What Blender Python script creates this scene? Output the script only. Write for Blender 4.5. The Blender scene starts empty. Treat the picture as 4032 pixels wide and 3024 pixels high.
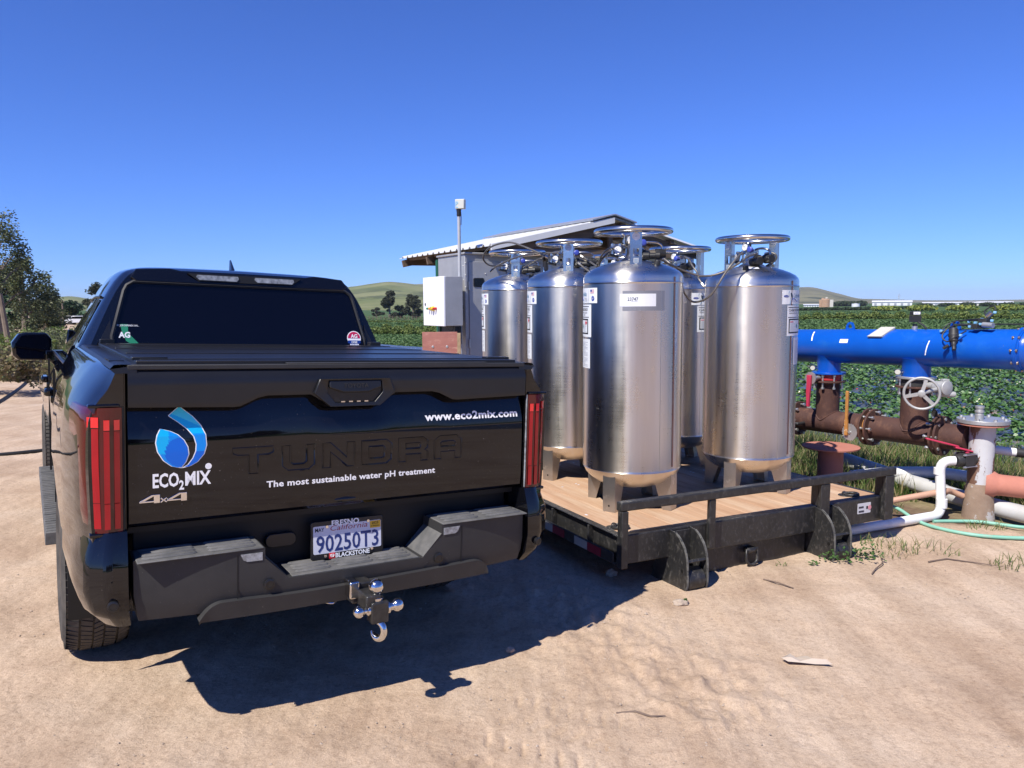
import bpy, bmesh, math, random
import numpy as np
from mathutils import Vector, Matrix, noise
random.seed(7); rng = np.random.default_rng(7)
sc = bpy.context.scene; COL = sc.collection
rad = math.radians

# ---------------------------------------------------------------- camera, sky, sun, exposure
FPX = 3030.0
PITCH, ROLL, CAMH = rad(5.9), rad(0.42), 1.62
_f = Vector((0, math.cos(PITCH), -math.sin(PITCH))); _u = Vector((0, math.sin(PITCH), math.cos(PITCH))); _r = Vector((1, 0, 0))
_c, _s = math.cos(ROLL), math.sin(ROLL)
CR, CU = _r * _c - _u * _s, _u * _c + _r * _s
cam = bpy.data.cameras.new('camera'); cam.sensor_width = 36; cam.sensor_fit = 'HORIZONTAL'
cam.lens = 36 * FPX / 4032; cam.clip_start = .05; cam.clip_end = 20000
co = bpy.data.objects.new('camera', cam); COL.objects.link(co)
co.matrix_world = Matrix(((CR.x, CU.x, -_f.x, 0), (CR.y, CU.y, -_f.y, 0), (CR.z, CU.z, -_f.z, CAMH), (0, 0, 0, 1)))
sc.camera = co
SUN_B, SUN_E = 218.0, 51.0
w = bpy.data.worlds.new('World'); sc.world = w; w.use_nodes = True
nt = w.node_tree; bgn = nt.nodes['Background']
sky = nt.nodes.new('ShaderNodeTexSky'); sky.sky_type = 'NISHITA'; sky.sun_disc = False
sky.sun_elevation = rad(SUN_E); sky.sun_rotation = rad(SUN_B); sky.altitude = 1500; sky.air_density = 1.0; sky.dust_density = .02; sky.ozone_density = 3
hs = nt.nodes.new('ShaderNodeMix'); hs.data_type = 'RGBA'; hs.blend_type = 'MULTIPLY'; hs.inputs[0].default_value = 1; hs.inputs[7].default_value = (.45, .71, 1.44, 1)
nt.links.new(sky.outputs[0], hs.inputs[6]); nt.links.new(hs.outputs[2], bgn.inputs[0]); bgn.inputs[1].default_value = .085
sun = bpy.data.lights.new('sun', 'SUN'); sun.energy = 4.9; sun.angle = rad(.53); sun.color = (1, .95, .87)
so = bpy.data.objects.new('sun', sun); COL.objects.link(so)
SD = Vector((math.sin(rad(SUN_B)) * math.cos(rad(SUN_E)), math.cos(rad(SUN_B)) * math.cos(rad(SUN_E)), math.sin(rad(SUN_E))))
so.rotation_euler = SD.to_track_quat('Z', 'Y').to_euler(); so.location = SD * 40
vs = sc.view_settings; vs.view_transform = 'Standard'; vs.look = 'None'; vs.exposure = .45; vs.gamma = 1; vs.use_curve_mapping = False
sc.cycles.max_bounces = 8; sc.cycles.transparent_max_bounces = 12; sc.cycles.caustics_reflective = False; sc.cycles.caustics_refractive = False
sc.cycles.use_denoising = True

# ---------------------------------------------------------------- materials
MATS = {}
def mat(name, col, rough=.5, metal=0, col2=None, vs=6, bump=0, bs=40, coat=0, spec=.5, stain=None, sscale=3, sth=(.5, .62), sr=None, stretch=None, aniso=0, emit=0, trans=0):
    """procedural principled material: two-tone noise colour, optional hard-edged stain, noise bump (object coordinates)"""
    m = bpy.data.materials.new(name); m.use_nodes = True; t = m.node_tree; b = t.nodes['Principled BSDF']; L = t.links.new
    b.inputs['Roughness'].default_value = rough; b.inputs['Metallic'].default_value = metal; b.inputs['Specular IOR Level'].default_value = spec
    b.inputs['Coat Weight'].default_value = coat; b.inputs['Coat Roughness'].default_value = .03
    b.inputs['Anisotropic'].default_value = aniso
    if trans: b.inputs['Transmission Weight'].default_value = trans
    if emit: b.inputs['Emission Color'].default_value = (*col, 1); b.inputs['Emission Strength'].default_value = emit
    tc = t.nodes.new('ShaderNodeTexCoord'); mp = t.nodes.new('ShaderNodeMapping'); L(tc.outputs['Object'], mp.inputs[0])
    if stretch: mp.inputs['Scale'].default_value = stretch
    out = None
    if col2 is None: col2 = tuple(c * .86 for c in col)
    n = t.nodes.new('ShaderNodeTexNoise'); n.inputs['Scale'].default_value = vs; n.inputs['Detail'].default_value = 6; n.inputs['Roughness'].default_value = .65
    L(mp.outputs[0], n.inputs['Vector'])
    r = t.nodes.new('ShaderNodeValToRGB'); r.color_ramp.elements[0].position = .35; r.color_ramp.elements[1].position = .68
    r.color_ramp.elements[0].color = (*col, 1); r.color_ramp.elements[1].color = (*col2, 1)
    L(n.outputs[0], r.inputs[0]); out = r.outputs[0]
    if stain:
        n2 = t.nodes.new('ShaderNodeTexNoise'); n2.inputs['Scale'].default_value = sscale; n2.inputs['Detail'].default_value = 8; n2.inputs['Roughness'].default_value = .7
        L(mp.outputs[0], n2.inputs['Vector'])
        r2 = t.nodes.new('ShaderNodeValToRGB'); r2.color_ramp.elements[0].position = sth[0]; r2.color_ramp.elements[1].position = sth[1]
        L(n2.outputs[0], r2.inputs[0])
        mx = t.nodes.new('ShaderNodeMix'); mx.data_type = 'RGBA'; L(r2.outputs[0], mx.inputs[0]); L(out, mx.inputs[6]); mx.inputs[7].default_value = (*stain, 1); out = mx.outputs[2]
        if sr is not None:
            mr = t.nodes.new('ShaderNodeMix'); L(r2.outputs[0], mr.inputs[0]); mr.inputs[2].default_value = rough; mr.inputs[3].default_value = sr; L(mr.outputs[0], b.inputs['Roughness'])
            if metal:
                mm = t.nodes.new('ShaderNodeMix'); L(r2.outputs[0], mm.inputs[0]); mm.inputs[2].default_value = metal; mm.inputs[3].default_value = 0; L(mm.outputs[0], b.inputs['Metallic'])
    L(out, b.inputs['Base Color'])
    if bump:
        n3 = t.nodes.new('ShaderNodeTexNoise'); n3.inputs['Scale'].default_value = bs; n3.inputs['Detail'].default_value = 5; L(mp.outputs[0], n3.inputs['Vector'])
        bp = t.nodes.new('ShaderNodeBump'); bp.inputs['Strength'].default_value = bump; bp.inputs['Distance'].default_value = .02; L(n3.outputs[0], bp.inputs['Height']); L(bp.outputs[0], b.inputs['Normal'])
    MATS[name] = m; return m

# ---------------------------------------------------------------- mesh helpers
class MB:
    def __init__(s): s.v = []; s.f = []; s.m = []
    def add(s, verts, faces, mi=0):
        k = len(s.v); s.v += [tuple(p) for p in verts]; s.f += [tuple(i + k for i in f) for f in faces]; s.m += [mi] * len(faces); return s
    def box(s, c, d, R=None, mi=0, taper=1):
        x, y, z = [q / 2 for q in d]; P = []
        for sz in (-1, 1):
            k = taper if sz > 0 else 1
            for sx, sy in ((-1, -1), (1, -1), (1, 1), (-1, 1)): P.append(Vector((sx * x * k, sy * y * k, sz * z)))
        if R is not None: P = [R @ p for p in P]
        P = [p + Vector(c) for p in P]
        return s.add(P, [(3, 2, 1, 0), (4, 5, 6, 7), (0, 1, 5, 4), (1, 2, 6, 5), (2, 3, 7, 6), (3, 0, 4, 7)], mi)
    def ring(s, c, ax, r, n, ref=None):
        ax = Vector(ax).normalized(); a = Vector(ref) if ref else (Vector((0, 0, 1)) if abs(ax.z) < .9 else Vector((1, 0, 0)))
        e1 = ax.cross(a).normalized(); e2 = ax.cross(e1)
        return [Vector(c) + e1 * r * math.cos(2 * math.pi * i / n) + e2 * r * math.sin(2 * math.pi * i / n) for i in range(n)]
    def lathe(s, c, ax, prof, n=32, mi=0, cap0=True, cap1=True, ref=None):
        """prof: (radius, distance along ax)"""
        ax = Vector(ax).normalized(); V = []; F = []
        for r, h in prof: V += s.ring(Vector(c) + ax * h, ax, max(r, 1e-5), n, ref)
        for k in range(len(prof) - 1):
            for i in range(n):
                j = (i + 1) % n; F.append((k * n + j, k * n + i, (k + 1) * n + i, (k + 1) * n + j))
        if cap0: F.append(tuple(range(n)))
        if cap1: F.append(tuple(reversed(range((len(prof) - 1) * n, len(prof) * n))))
        return s.add(V, F, mi)
    def cyl(s, p0, p1, r, n=16, mi=0, r1=None):
        d = Vector(p1) - Vector(p0); return s.lathe(p0, d, [(r, 0), (r if r1 is None else r1, d.length)], n, mi)
    def tube(s, pts, r, n=8, mi=0, closed=False, caps=True):
        P = [Vector(p) for p in pts]; N = len(P); V = []; F = []
        e = None
        for i in range(N):
            a = P[i - 1] if (i or closed) else P[0]; b = P[(i + 1) % N] if (i < N - 1 or closed) else P[-1]
            t = (b - a).normalized()
            if e is None: e = t.orthogonal().normalized()
            e = (e - t * e.dot(t)).normalized(); g = t.cross(e)
            rr = r[i] if isinstance(r, (list, tuple)) else r
            V += [P[i] + (e * math.cos(2 * math.pi * k / n) + g * math.sin(2 * math.pi * k / n)) * rr for k in range(n)]
        for i in range(N if closed else N - 1):
            j = (i + 1) % N
            for k in range(n):
                l = (k + 1) % n; F.append((i * n + k, i * n + l, j * n + l, j * n + k))
        if not closed and caps: F += [tuple(reversed(range(n))), tuple(range((N - 1) * n, N * n))]
        return s.add(V, F, mi)
    def prism(s, poly, fn0, fn1, mi=0, mi_side=None):
        """poly 2d ccw; fn0/fn1 map 2d to 3d for the two faces"""
        n = len(poly); V = [fn0(*p) for p in poly] + [fn1(*p) for p in poly]
        s.add(V, [tuple(range(n)), tuple(reversed(range(n, 2 * n)))], mi)
        k = len(s.v) - 2 * n
        for i in range(n):
            j = (i + 1) % n; s.f.append((k + j, k + i, k + n + i, k + n + j)); s.m.append(mi if mi_side is None else mi_side)
        return s
    def grid(s, fn, us, vs_, mi=0, flip=False):
        nu, nv = len(us), len(vs_); V = [fn(u, v) for v in vs_ for u in us]; F = []
        for j in range(nv - 1):
            for i in range(nu - 1):
                a = j * nu + i; q = (a, a + 1, a + nu + 1, a + nu); F.append(tuple(reversed(q)) if flip else q)
        return s.add(V, F, mi)
    def text(s, body, fn, h, w=None, mi=0, off=0., align='L', sp=1.):
        """flat lettering: cap height h, optional total width w, fn maps text x,y to 3d"""
        V, F = text_shape(body, off, sp); k = h / .7
        xs = [v[0] for v in V]; x0, x1 = min(xs), max(xs); kx = k if w is None else w / (x1 - x0)
        o = {'L': x0, 'C': (x0 + x1) / 2, 'R': x1}[align]
        return s.add([fn((v[0] - o) * kx, v[1] * k) for v in V], F, mi)
    def build(s, name, mats, parent=None, smooth=40, bevel=0, bseg=2):
        me = bpy.data.meshes.new(name); me.from_pydata(s.v, [], s.f)
        mats = mats if isinstance(mats, (list, tuple)) else [mats]
        for m in mats: me.materials.append(MATS[m])
        me.polygons.foreach_set('material_index', s.m)
        bm = bmesh.new(); bm.from_mesh(me)
        bmesh.ops.recalc_face_normals(bm, faces=bm.faces) if not getattr(s, 'keep', False) else None
        bm.to_mesh(me); bm.free()
        if smooth:
            me.polygons.foreach_set('use_smooth', [True] * len(me.polygons)); me.set_sharp_from_angle(angle=rad(smooth))
        o = bpy.data.objects.new(name, me); COL.objects.link(o)
        if parent: o.parent = parent
        if bevel:
            b = o.modifiers.new('bevel', 'BEVEL'); b.width = bevel; b.segments = bseg; b.limit_method = 'ANGLE'; b.angle_limit = rad(40); b.harden_normals = False
        return o
_tx = {}
def text_shape(body, off, sp):
    key = (body, off, sp)
    if key not in _tx:
        c = bpy.data.curves.new('lettering', 'FONT'); c.body = body; c.size = 1; c.offset = off; c.resolution_u = 2; c.space_character = sp
        o = bpy.data.objects.new('lettering', c); m = bpy.data.meshes.new_from_object(o)
        _tx[key] = ([tuple(v.co) for v in m.vertices], [tuple(p.vertices) for p in m.polygons])
        bpy.data.objects.remove(o); bpy.data.meshes.remove(m); bpy.data.curves.remove(c)
    return _tx[key]
def tag(o, label=None, cat=None, group=None, kind=None):
    if label: o['label'] = label
    if cat: o['category'] = cat
    if group: o['group'] = group
    if kind: o['kind'] = kind
    return o
def thing(name, label, cat, M=None, group=None):
    o = bpy.data.objects.new(name, None); o.empty_display_size = .2; COL.objects.link(o)
    if M is not None: o.matrix_world = M
    return tag(o, label, cat, group)
def frame(o, bearing_x):
    """matrix with origin o whose local x points along compass bearing (0 = +Y, 90 = +X) and z up"""
    b = rad(bearing_x); x = Vector((math.sin(b), math.cos(b), 0)); z = Vector((0, 0, 1)); y = z.cross(x)
    return Matrix(((x.x, y.x, 0, o[0]), (x.y, y.y, 0, o[1]), (0, 0, 1, o[2]), (0, 0, 0, 1)))
def copy_tree(o, parent=None):
    c = o.copy(); COL.objects.link(c)
    if parent is not None: c.parent = parent
    for ch in o.children: copy_tree(ch, c)
    return c
def np_mesh(name, V, F, mats, mi=None, smooth=False, parent=None, attr=None):
    V = np.asarray(V, np.float32).reshape(-1, 3); F = np.asarray(F, np.int32); k = F.shape[1]
    me = bpy.data.meshes.new(name); me.vertices.add(len(V)); me.vertices.foreach_set('co', V.ravel())
    me.loops.add(F.size); me.loops.foreach_set('vertex_index', F.ravel()); me.polygons.add(len(F))
    me.polygons.foreach_set('loop_start', np.arange(0, F.size, k, dtype=np.int32))
    for m in mats: me.materials.append(MATS[m])
    if mi is not None: me.polygons.foreach_set('material_index', np.asarray(mi, np.int32))
    if smooth: me.polygons.foreach_set('use_smooth', [True] * len(F))
    if attr is not None:
        for nm, a in attr.items():
            at = me.attributes.new(nm, 'FLOAT', 'POINT'); at.data.foreach_set('value', np.asarray(a, np.float32))
    me.update(calc_edges=True); me.validate()
    o = bpy.data.objects.new(name, me); COL.objects.link(o)
    if parent: o.parent = parent
    return o
def arc(c, r, a0, a1, n, ex, ey):
    c, ex, ey = Vector(c), Vector(ex), Vector(ey)
    return [c + ex * r * math.cos(rad(a0 + (a1 - a0) * i / n)) + ey * r * math.sin(rad(a0 + (a1 - a0) * i / n)) for i in range(n + 1)]
def spline(P, n=8):
    """Catmull-Rom through the points"""
    P = [Vector(p) for p in P]; Q = [2 * P[0] - P[1]] + P + [2 * P[-1] - P[-2]]; out = []
    for i in range(1, len(Q) - 2):
        a, b, c, d = Q[i - 1:i + 3]
        for k in range(n):
            t = k / n; out.append(.5 * ((2 * b) + (c - a) * t + (2 * a - 5 * b + 4 * c - d) * t * t + (3 * b - a - 3 * c + d) * t ** 3))
    return out + [P[-1]]
def rrect(x0, y0, x1, y1, r, n=4):
    P = []
    for cx, cy, a in ((x1 - r, y0 + r, -90), (x1 - r, y1 - r, 0), (x0 + r, y1 - r, 90), (x0 + r, y0 + r, 180)):
        for k in range(n + 1): P.append((cx + r * math.cos(rad(a + 90 * k / n)), cy + r * math.sin(rad(a + 90 * k / n))))
    return P
TY = rad(32.19); OX, OY = -.6943, 3.0951
def sdist(x, y): return (x - OX) * math.cos(TY) + (y - OY) * math.sin(TY)
def terr(x, y):
    """height of the land (numpy)"""
    x = np.asarray(x, float); y = np.asarray(y, float); s = sdist(x, y)
    z = np.interp(s, [-40, -7, -1.5, -.8, .8, 1.6, 3.5, 6, 9, 40], [.2, .05, .012, 0, -.068, -.085, -.10, -.12, -.16, -.16])
    d = np.hypot(x, y); b = np.degrees(np.arctan2(x, y))
    K = np.interp(b, [-180, -90, -60, -36, -26, -8, 0, 22, 60, 100, 180], [0, 0, .3, .5, 2.0, 3.6, 3.6, 1.9, 1.5, 0, 0])
    return z - K * (1 - np.exp(-np.maximum(0, d - 9) / 130))
def tz(x, y): return float(terr(x, y))
# ---------------------------------------------------------------- setting: ground, field, hills
def ground_mat():
    m = bpy.data.materials.new('dirt'); m.use_nodes = True; t = m.node_tree; b = t.nodes['Principled BSDF']; L = t.links.new
    b.inputs['Roughness'].default_value = .95; b.inputs['Specular IOR Level'].default_value = .15
    tc = t.nodes.new('ShaderNodeTexCoord')
    def nz(scale, det=6, ro=.6, stretch=None):
        n = t.nodes.new('ShaderNodeTexNoise'); n.inputs['Scale'].default_value = scale; n.inputs['Detail'].default_value = det; n.inputs['Roughness'].default_value = ro
        if stretch:
            mp = t.nodes.new('ShaderNodeMapping'); mp.inputs['Rotation'].default_value = (0, 0, -TY); mp.inputs['Scale'].default_value = stretch; L(tc.outputs['Object'], mp.inputs[0]); L(mp.outputs[0], n.inputs['Vector'])
        else: L(tc.outputs['Object'], n.inputs['Vector'])
        return n.outputs[0]
    def ramp(v, stops):
        r = t.nodes.new('ShaderNodeValToRGB'); e = r.color_ramp.elements
        while len(e) < len(stops): e.new(.5)
        for i, (p, c) in enumerate(stops): e[i].position = p; e[i].color = (*c, 1)
        L(v, r.inputs[0]); return r.outputs[0]
    def mix(f, a, c, mode='MIX'):
        x = t.nodes.new('ShaderNodeMix'); x.data_type = 'RGBA'; x.blend_type = mode
        (L(f, x.inputs[0]) if not isinstance(f, float) else setattr(x.inputs[0], 'default_value', f))
        L(a, x.inputs[6]); (L(c, x.inputs[7]) if not isinstance(c, tuple) else setattr(x.inputs[7], 'default_value', (*c, 1))); return x.outputs[2]
    base = ramp(nz(1.1, 8, .62), [(.3, (.45, .32, .22)), (.5, (.56, .42, .30)), (.7, (.61, .48, .36))])
    streak = ramp(nz(1.0, 6, .65, (5, .45, 1)), [(.38, (.62, .58, .55)), (.58, (1, 1, 1))])
    c = mix(.45, base, streak, 'MULTIPLY')
    c = mix(.55, c, ramp(nz(170, 6, .8), [(.36, (.55, .50, .47)), (.5, (1, 1, 1)), (.72, (1.15, 1.14, 1.12))]), 'MULTIPLY')
    fine = ramp(nz(38, 8, .75), [(.33, (.58, .53, .5)), (.52, (1, 1, 1)), (.75, (1.12, 1.12, 1.1))])
    c = mix(.6, c, fine, 'MULTIPLY')
    vo = t.nodes.new('ShaderNodeTexVoronoi'); vo.inputs['Scale'].default_value = 26; L(tc.outputs['Object'], vo.inputs['Vector'])
    peb = ramp(vo.outputs['Distance'], [(.06, (1, 1, 1)), (.13, (0, 0, 0))]); sel = ramp(nz(7, 3), [(.55, (0, 0, 0)), (.62, (1, 1, 1))])
    pm = t.nodes.new('ShaderNodeMath'); pm.operation = 'MULTIPLY'; L(peb, pm.inputs[0]); L(sel, pm.inputs[1])
    c = mix(pm.outputs[0], c, (.30, .25, .21))
    for nm, col, col2 in (('damp', (.13, .085, .055), (.20, .135, .09)), ('verge', (.20, .17, .09), (.30, .24, .14)), ('green', (.035, .075, .02), (.075, .12, .035))):
        at = t.nodes.new('ShaderNodeAttribute'); at.attribute_name = nm
        ad = t.nodes.new('ShaderNodeMath'); ad.operation = 'MULTIPLY_ADD'; ad.inputs[1].default_value = .7; L(nz(5, 6, .7), ad.inputs[0]); 
        sb = t.nodes.new('ShaderNodeMath'); sb.operation = 'ADD'; L(ad.outputs[0], sb.inputs[0]); L(at.outputs['Fac'], sb.inputs[1]); ad.inputs[2].default_value = -.35
        f = ramp(sb.outputs[0], [(.35, (0, 0, 0)), (.6, (1, 1, 1))])
        c = mix(f, c, ramp(nz(9, 5), [(.35, col), (.65, col2)]))
    L(c, b.inputs['Base Color'])
    bp = t.nodes.new('ShaderNodeBump'); bp.inputs['Strength'].default_value = .7; bp.inputs['Distance'].default_value = .012
    s1 = t.nodes.new('ShaderNodeMath'); s1.operation = 'ADD'; L(nz(55, 8, .75), s1.inputs[0]); L(nz(9, 6, .6), s1.inputs[1])
    L(s1.outputs[0], bp.inputs['Height']); L(bp.outputs[0], b.inputs['Normal']); MATS['dirt'] = m
ground_mat()
_tr = Matrix.Rotation(TY, 3, 'Z')
def truck_xy(x, y):
    dx, dy = x - OX, y - OY; return dx * math.cos(TY) + dy * math.sin(TY), -dx * math.sin(TY) + dy * math.cos(TY)
def make_ground():
    B = np.concatenate([np.arange(-180, -44, 4.), np.arange(-44, 44, .16), np.arange(44, 180, 4.)])
    r1 = [.25]; 
    while r1[-1] < 1.4: r1.append(r1[-1] * 1.25)
    while r1[-1] < 13: r1.append(r1[-1] * 1.0085)
    while r1[-1] < 6800: r1.append(r1[-1] * 1.075)
    Rr = np.array(r1); bb, rr = np.meshgrid(np.radians(B), Rr); X = rr * np.sin(bb); Y = rr * np.cos(bb); Z = terr(X, Y)
    s = sdist(X, Y); q = -(X - OX) * math.sin(TY) + (Y - OY) * math.cos(TY)
    zz = Z.ravel(); xs, ys, rf, sf, qf = X.ravel(), Y.ravel(), rr.ravel(), s.ravel(), q.ravel(); bf = np.degrees(bb).ravel()
    near = (rf < 30) & (np.abs(bf) < 46)
    # ridges pressed by tyres, cleat prints and clods
    for i in np.nonzero(near)[0]:
        x, y, r = xs[i], ys[i], rf[i]
        p = Vector((x, y, 0))
        h = .016 * noise.noise(p * 1.3) + .008 * noise.noise(p * 4.7)
        if r < 13:
            h += .0045 * noise.noise(p * 15) + .0028 * noise.noise(p * 37)
            t1 = noise.noise(p * 2.2 + Vector((9, 4, 0)))
            if t1 > .15: h += .012 * (t1 - .15) * abs(noise.noise(p * 22))
            cl = math.exp(-((sf[i] - 1.35) / .38) ** 2) * (1 if -1 < qf[i] < 3.4 else 0) # loose clods between truck and platform
            if cl > .05: h += cl * (.045 * max(0, noise.noise(p * 9)) + .03 * max(0, noise.noise(p * 21)))
        zz[i] += h
    # cleat track of a tyre in front of the tow hitch
    ty0, dirv = np.array([.02, 2.62]), np.array([-.42, -.91]); nv = np.array([.91, -.42])
    al = (xs - ty0[0]) * dirv[0] + (ys - ty0[1]) * dirv[1]; ac = (xs - ty0[0]) * nv[0] + (ys - ty0[1]) * nv[1]
    k = (al > -.75) & (al < .5) & (np.abs(ac) < .24)
    acw = ac + .02 * np.sin(al * 22)
    zz[k] -= (.011 * np.exp(-((np.mod(acw[k] + .24, .075) - .0375) / .011) ** 2)) * np.clip(1.3 - np.abs(al[k] + .12) * 1.6, 0, 1) * np.clip(.6 + np.sin(al[k] * 37), 0, 1)
    gm = lambda v, a, b_: np.clip((v - a) / (b_ - a), 0, 1)
    green = gm(sf, 7.2, 7.8) * ((np.degrees(np.arctan2(xs, ys)) > -30) | (rf > 40)) * (ys > 0)
    green = np.maximum(green, gm(rf, 35, 60) * gm(np.abs(sf), 8, 12) * (ys > 0))
    green = np.maximum(green, (ys < -25) * .8)
    verge = gm(sf, 4.6, 5.4) * gm(7.6 - sf, 0, .5) * (ys > 4) * .62
    verge = np.maximum(verge, gm(-sf, 3.9, 5.0) * (ys > 0) * .7)
    dmp = np.exp(-(((xs - 3.6) / .9) ** 2 + ((ys - 6.25) / .5) ** 2) ** 2) * .95
    n = len(B); I = np.arange(len(Rr) - 1)[:, None] * n; J = np.arange(n)[None, :]; J2 = (J + 1) % n
    F = np.stack([I + J, I + J2, I + n + J2, I + n + J], -1).reshape(-1, 4)[:, ::-1]
    V = np.stack([xs, ys, zz], -1)
    # close the middle
    V = np.vstack([V, [[0, 0, tz(0, 0)]]]); zero = lambda a: np.append(a, 0)
    o = np_mesh('ground', V, F, ['dirt'], smooth=True, attr={'green': zero(green), 'verge': zero(verge), 'damp': zero(dmp)})
    tag(o, kind='structure')
make_ground()

mat('plastic_film', (.045, .06, .085), .26, col2=(.10, .115, .14), vs=8, bump=.6, bs=14, spec=.6, stain=(.28, .20, .13), sscale=5, sth=(.56, .72), sr=.9)
def make_beds():
    mb = MB(); q = np.arange(-22, 46, .5); sk = np.arange(7.75, 19, 1.32)
    for s0 in sk:
        prof = [(-.44, -.02), (-.36, .22), (-.2, .27), (0, .25), (.2, .27), (.36, .22), (.44, -.02)]
        def fn(u, v, s0=s0):
            p = prof[int(v)]; s = s0 + p[0]; x = OX + s * math.cos(TY) - u * math.sin(TY); y = OY + s * math.sin(TY) + u * math.cos(TY)
            return (x, y, tz(x, y) + p[1] * .8 + .015 * noise.noise(Vector((x * 2, y * 2, v))))
        mb.grid(fn, list(q), list(range(7)))
    tag(mb.build('field', ['plastic_film']), kind='structure')
make_beds()

def hill_mat(name, g1, g2, oak, sc_):
    m = bpy.data.materials.new(name); m.use_nodes = True; t = m.node_tree; b = t.nodes['Principled BSDF']; L = t.links.new
    b.inputs['Roughness'].default_value = 1; b.inputs['Specular IOR Level'].default_value = 0
    tc = t.nodes.new('ShaderNodeTexCoord'); out = []
    for s, d, st in ((sc_, 8, ((.4, g1), (.62, g2))), (sc_ * 2.2, 9, ((.5, (0, 0, 0)), (.57, (1, 1, 1)))), (sc_ * .5, 5, ((.52, (0, 0, 0)), (.6, (1, 1, 1))))):
        n = t.nodes.new('ShaderNodeTexNoise'); n.inputs['Scale'].default_value = s; n.inputs['Detail'].default_value = d; n.inputs['Roughness'].default_value = .62
        L(tc.outputs['Object'], n.inputs['Vector']); r = t.nodes.new('ShaderNodeValToRGB')
        for i, (p, c) in enumerate(st): r.color_ramp.elements[i].position = p; r.color_ramp.elements[i].color = (*c, 1)
        L(n.outputs[0], r.inputs[0]); out.append(r.outputs[0])
    x = t.nodes.new('ShaderNodeMath'); x.operation = 'MULTIPLY'; L(out[1], x.inputs[0]); L(out[2], x.inputs[1])
    at = t.nodes.new('ShaderNodeAttribute'); at.attribute_name = 'gully'
    y = t.nodes.new('ShaderNodeMath'); y.operation = 'MULTIPLY'; L(out[1], y.inputs[0]); L(at.outputs['Fac'], y.inputs[1])
    z = t.nodes.new('ShaderNodeMath'); z.operation = 'MAXIMUM'; L(x.outputs[0], z.inputs[0]); L(y.outputs[0], z.inputs[1])
    mx = t.nodes.new('ShaderNodeMix'); mx.data_type = 'RGBA'; L(z.outputs[0], mx.inputs[0]); L(out[0], mx.inputs[6]); mx.inputs[7].default_value = (*oak, 1)
    L(mx.outputs[2], b.inputs['Base Color']); MATS[name] = m
hill_mat('hill_grass', (.125, .15, .06), (.20, .205, .10), (.030, .042, .026), .006)
hill_mat('hill_far', (.13, .125, .085), (.19, .18, .11), (.06, .07, .05), .004)
def hill(crest, D0, D1, mname, seed, z0=-5):
    """crest: (bearing deg, elevation angle deg of skyline); foot at distance D0, crest at D1"""
    b = np.arange(crest[0][0], crest[-1][0] + .001, .12); e = np.interp(b, [c[0] for c in crest], [c[1] for c in crest])
    e = np.convolve(np.pad(e, 4, mode='edge'), np.ones(9) / 9, 'valid')
    T = np.linspace(0, 1.5, 40); V = []; G = []
    for t in T:
        for bi, ei in zip(b, e):
            d = D0 + (D1 - D0) * t; top = CAMH + D1 * math.tan(rad(ei)); x, y = d * math.sin(rad(bi)), d * math.cos(rad(bi))
            f = math.sin(min(t, 1) * math.pi / 2) ** 1.3 if t < 1 else 1 - (t - 1) * 1.2
            p = Vector((x, y, seed * 100)) / (D1 * .16)
            g = noise.ridged_multi_fractal if False else noise.noise
            rr_ = 1 - abs(g(p)) * 2; w_ = math.sin(min(t, 1) * math.pi)
            z = z0 + (top - z0) * f - (top - z0) * .16 * w_ * max(0, rr_) - (top - z0) * .06 * w_ * abs(g(p * 3))
            V.append((x, y, z)); G.append(max(0, rr_ - .25) * w_)
    n = len(b); I = np.arange(len(T) - 1)[:, None] * n; J = np.arange(n - 1)[None, :]
    F = np.stack([I + J, I + J + 1, I + n + J + 1, I + n + J], -1).reshape(-1, 4)
    return tag(np_mesh('hills', V, F, [mname], smooth=True, attr={'gully': G}), kind='structure')
# ---------------------------------------------------------------- pickup truck
mat('black_paint', (.0035, .0037, .0055), .03, col2=(.0035, .0035, .005), vs=3, coat=.15, spec=.5, stain=(.16, .135, .11), sscale=150, sth=(.665, .70), sr=.8)
mat('tailgate_paint', (.0035, .0037, .0058), .04, col2=(.004, .004, .0055), vs=3, coat=.1, spec=.45, stain=(.20, .17, .14), sscale=120, sth=(.66, .70), sr=.85)
mat('satin_black', (.009, .009, .010), .34, col2=(.012, .012, .013), vs=5, spec=.5, bump=.06, bs=600)
mat('gap_black', (.002, .002, .002), .6)
mat('bumper_plastic', (.026, .026, .027), .55, col2=(.036, .035, .035), vs=7, bump=.12, bs=420, spec=.4, stain=(.30, .27, .24), sscale=90, sth=(.66, .72), sr=.9)
mat('step_plastic', (.085, .085, .085), .7, col2=(.15, .145, .14), vs=14, bump=.15, bs=300, spec=.3)
mat('tint_glass', (.002, .0022, .006), .02, col2=(.0022, .0025, .0065), spec=.3)
mat('rubber', (.018, .018, .018), .75, col2=(.045, .042, .038), vs=8, bump=.1, bs=120, spec=.3)
mat('tyre_dusty', (.04, .038, .036), .85, col2=(.10, .09, .078), vs=9, spec=.25)
mat('lens_red', (.34, .003, .010), .12, col2=(.25, .002, .008), spec=.4, coat=.3)
mat('lens_dark', (.085, .0015, .004), .04, col2=(.06, .001, .003), spec=.5, coat=.3)
mat('lens_bright', (.75, .012, .018), .08, col2=(.66, .01, .015), coat=1)
mat('lens_clear', (.34, .36, .38), .12, col2=(.12, .125, .13), vs=45, coat=.5)
mat('chrome', (.78, .78, .78), .06, metal=1, col2=(.70, .69, .68), vs=12)
mat('worn_chrome', (.74, .73, .71), .13, metal=1, col2=(.55, .53, .51), vs=25, stain=(.10, .06, .035), sscale=22, sth=(.66, .74), sr=.7)
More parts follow.
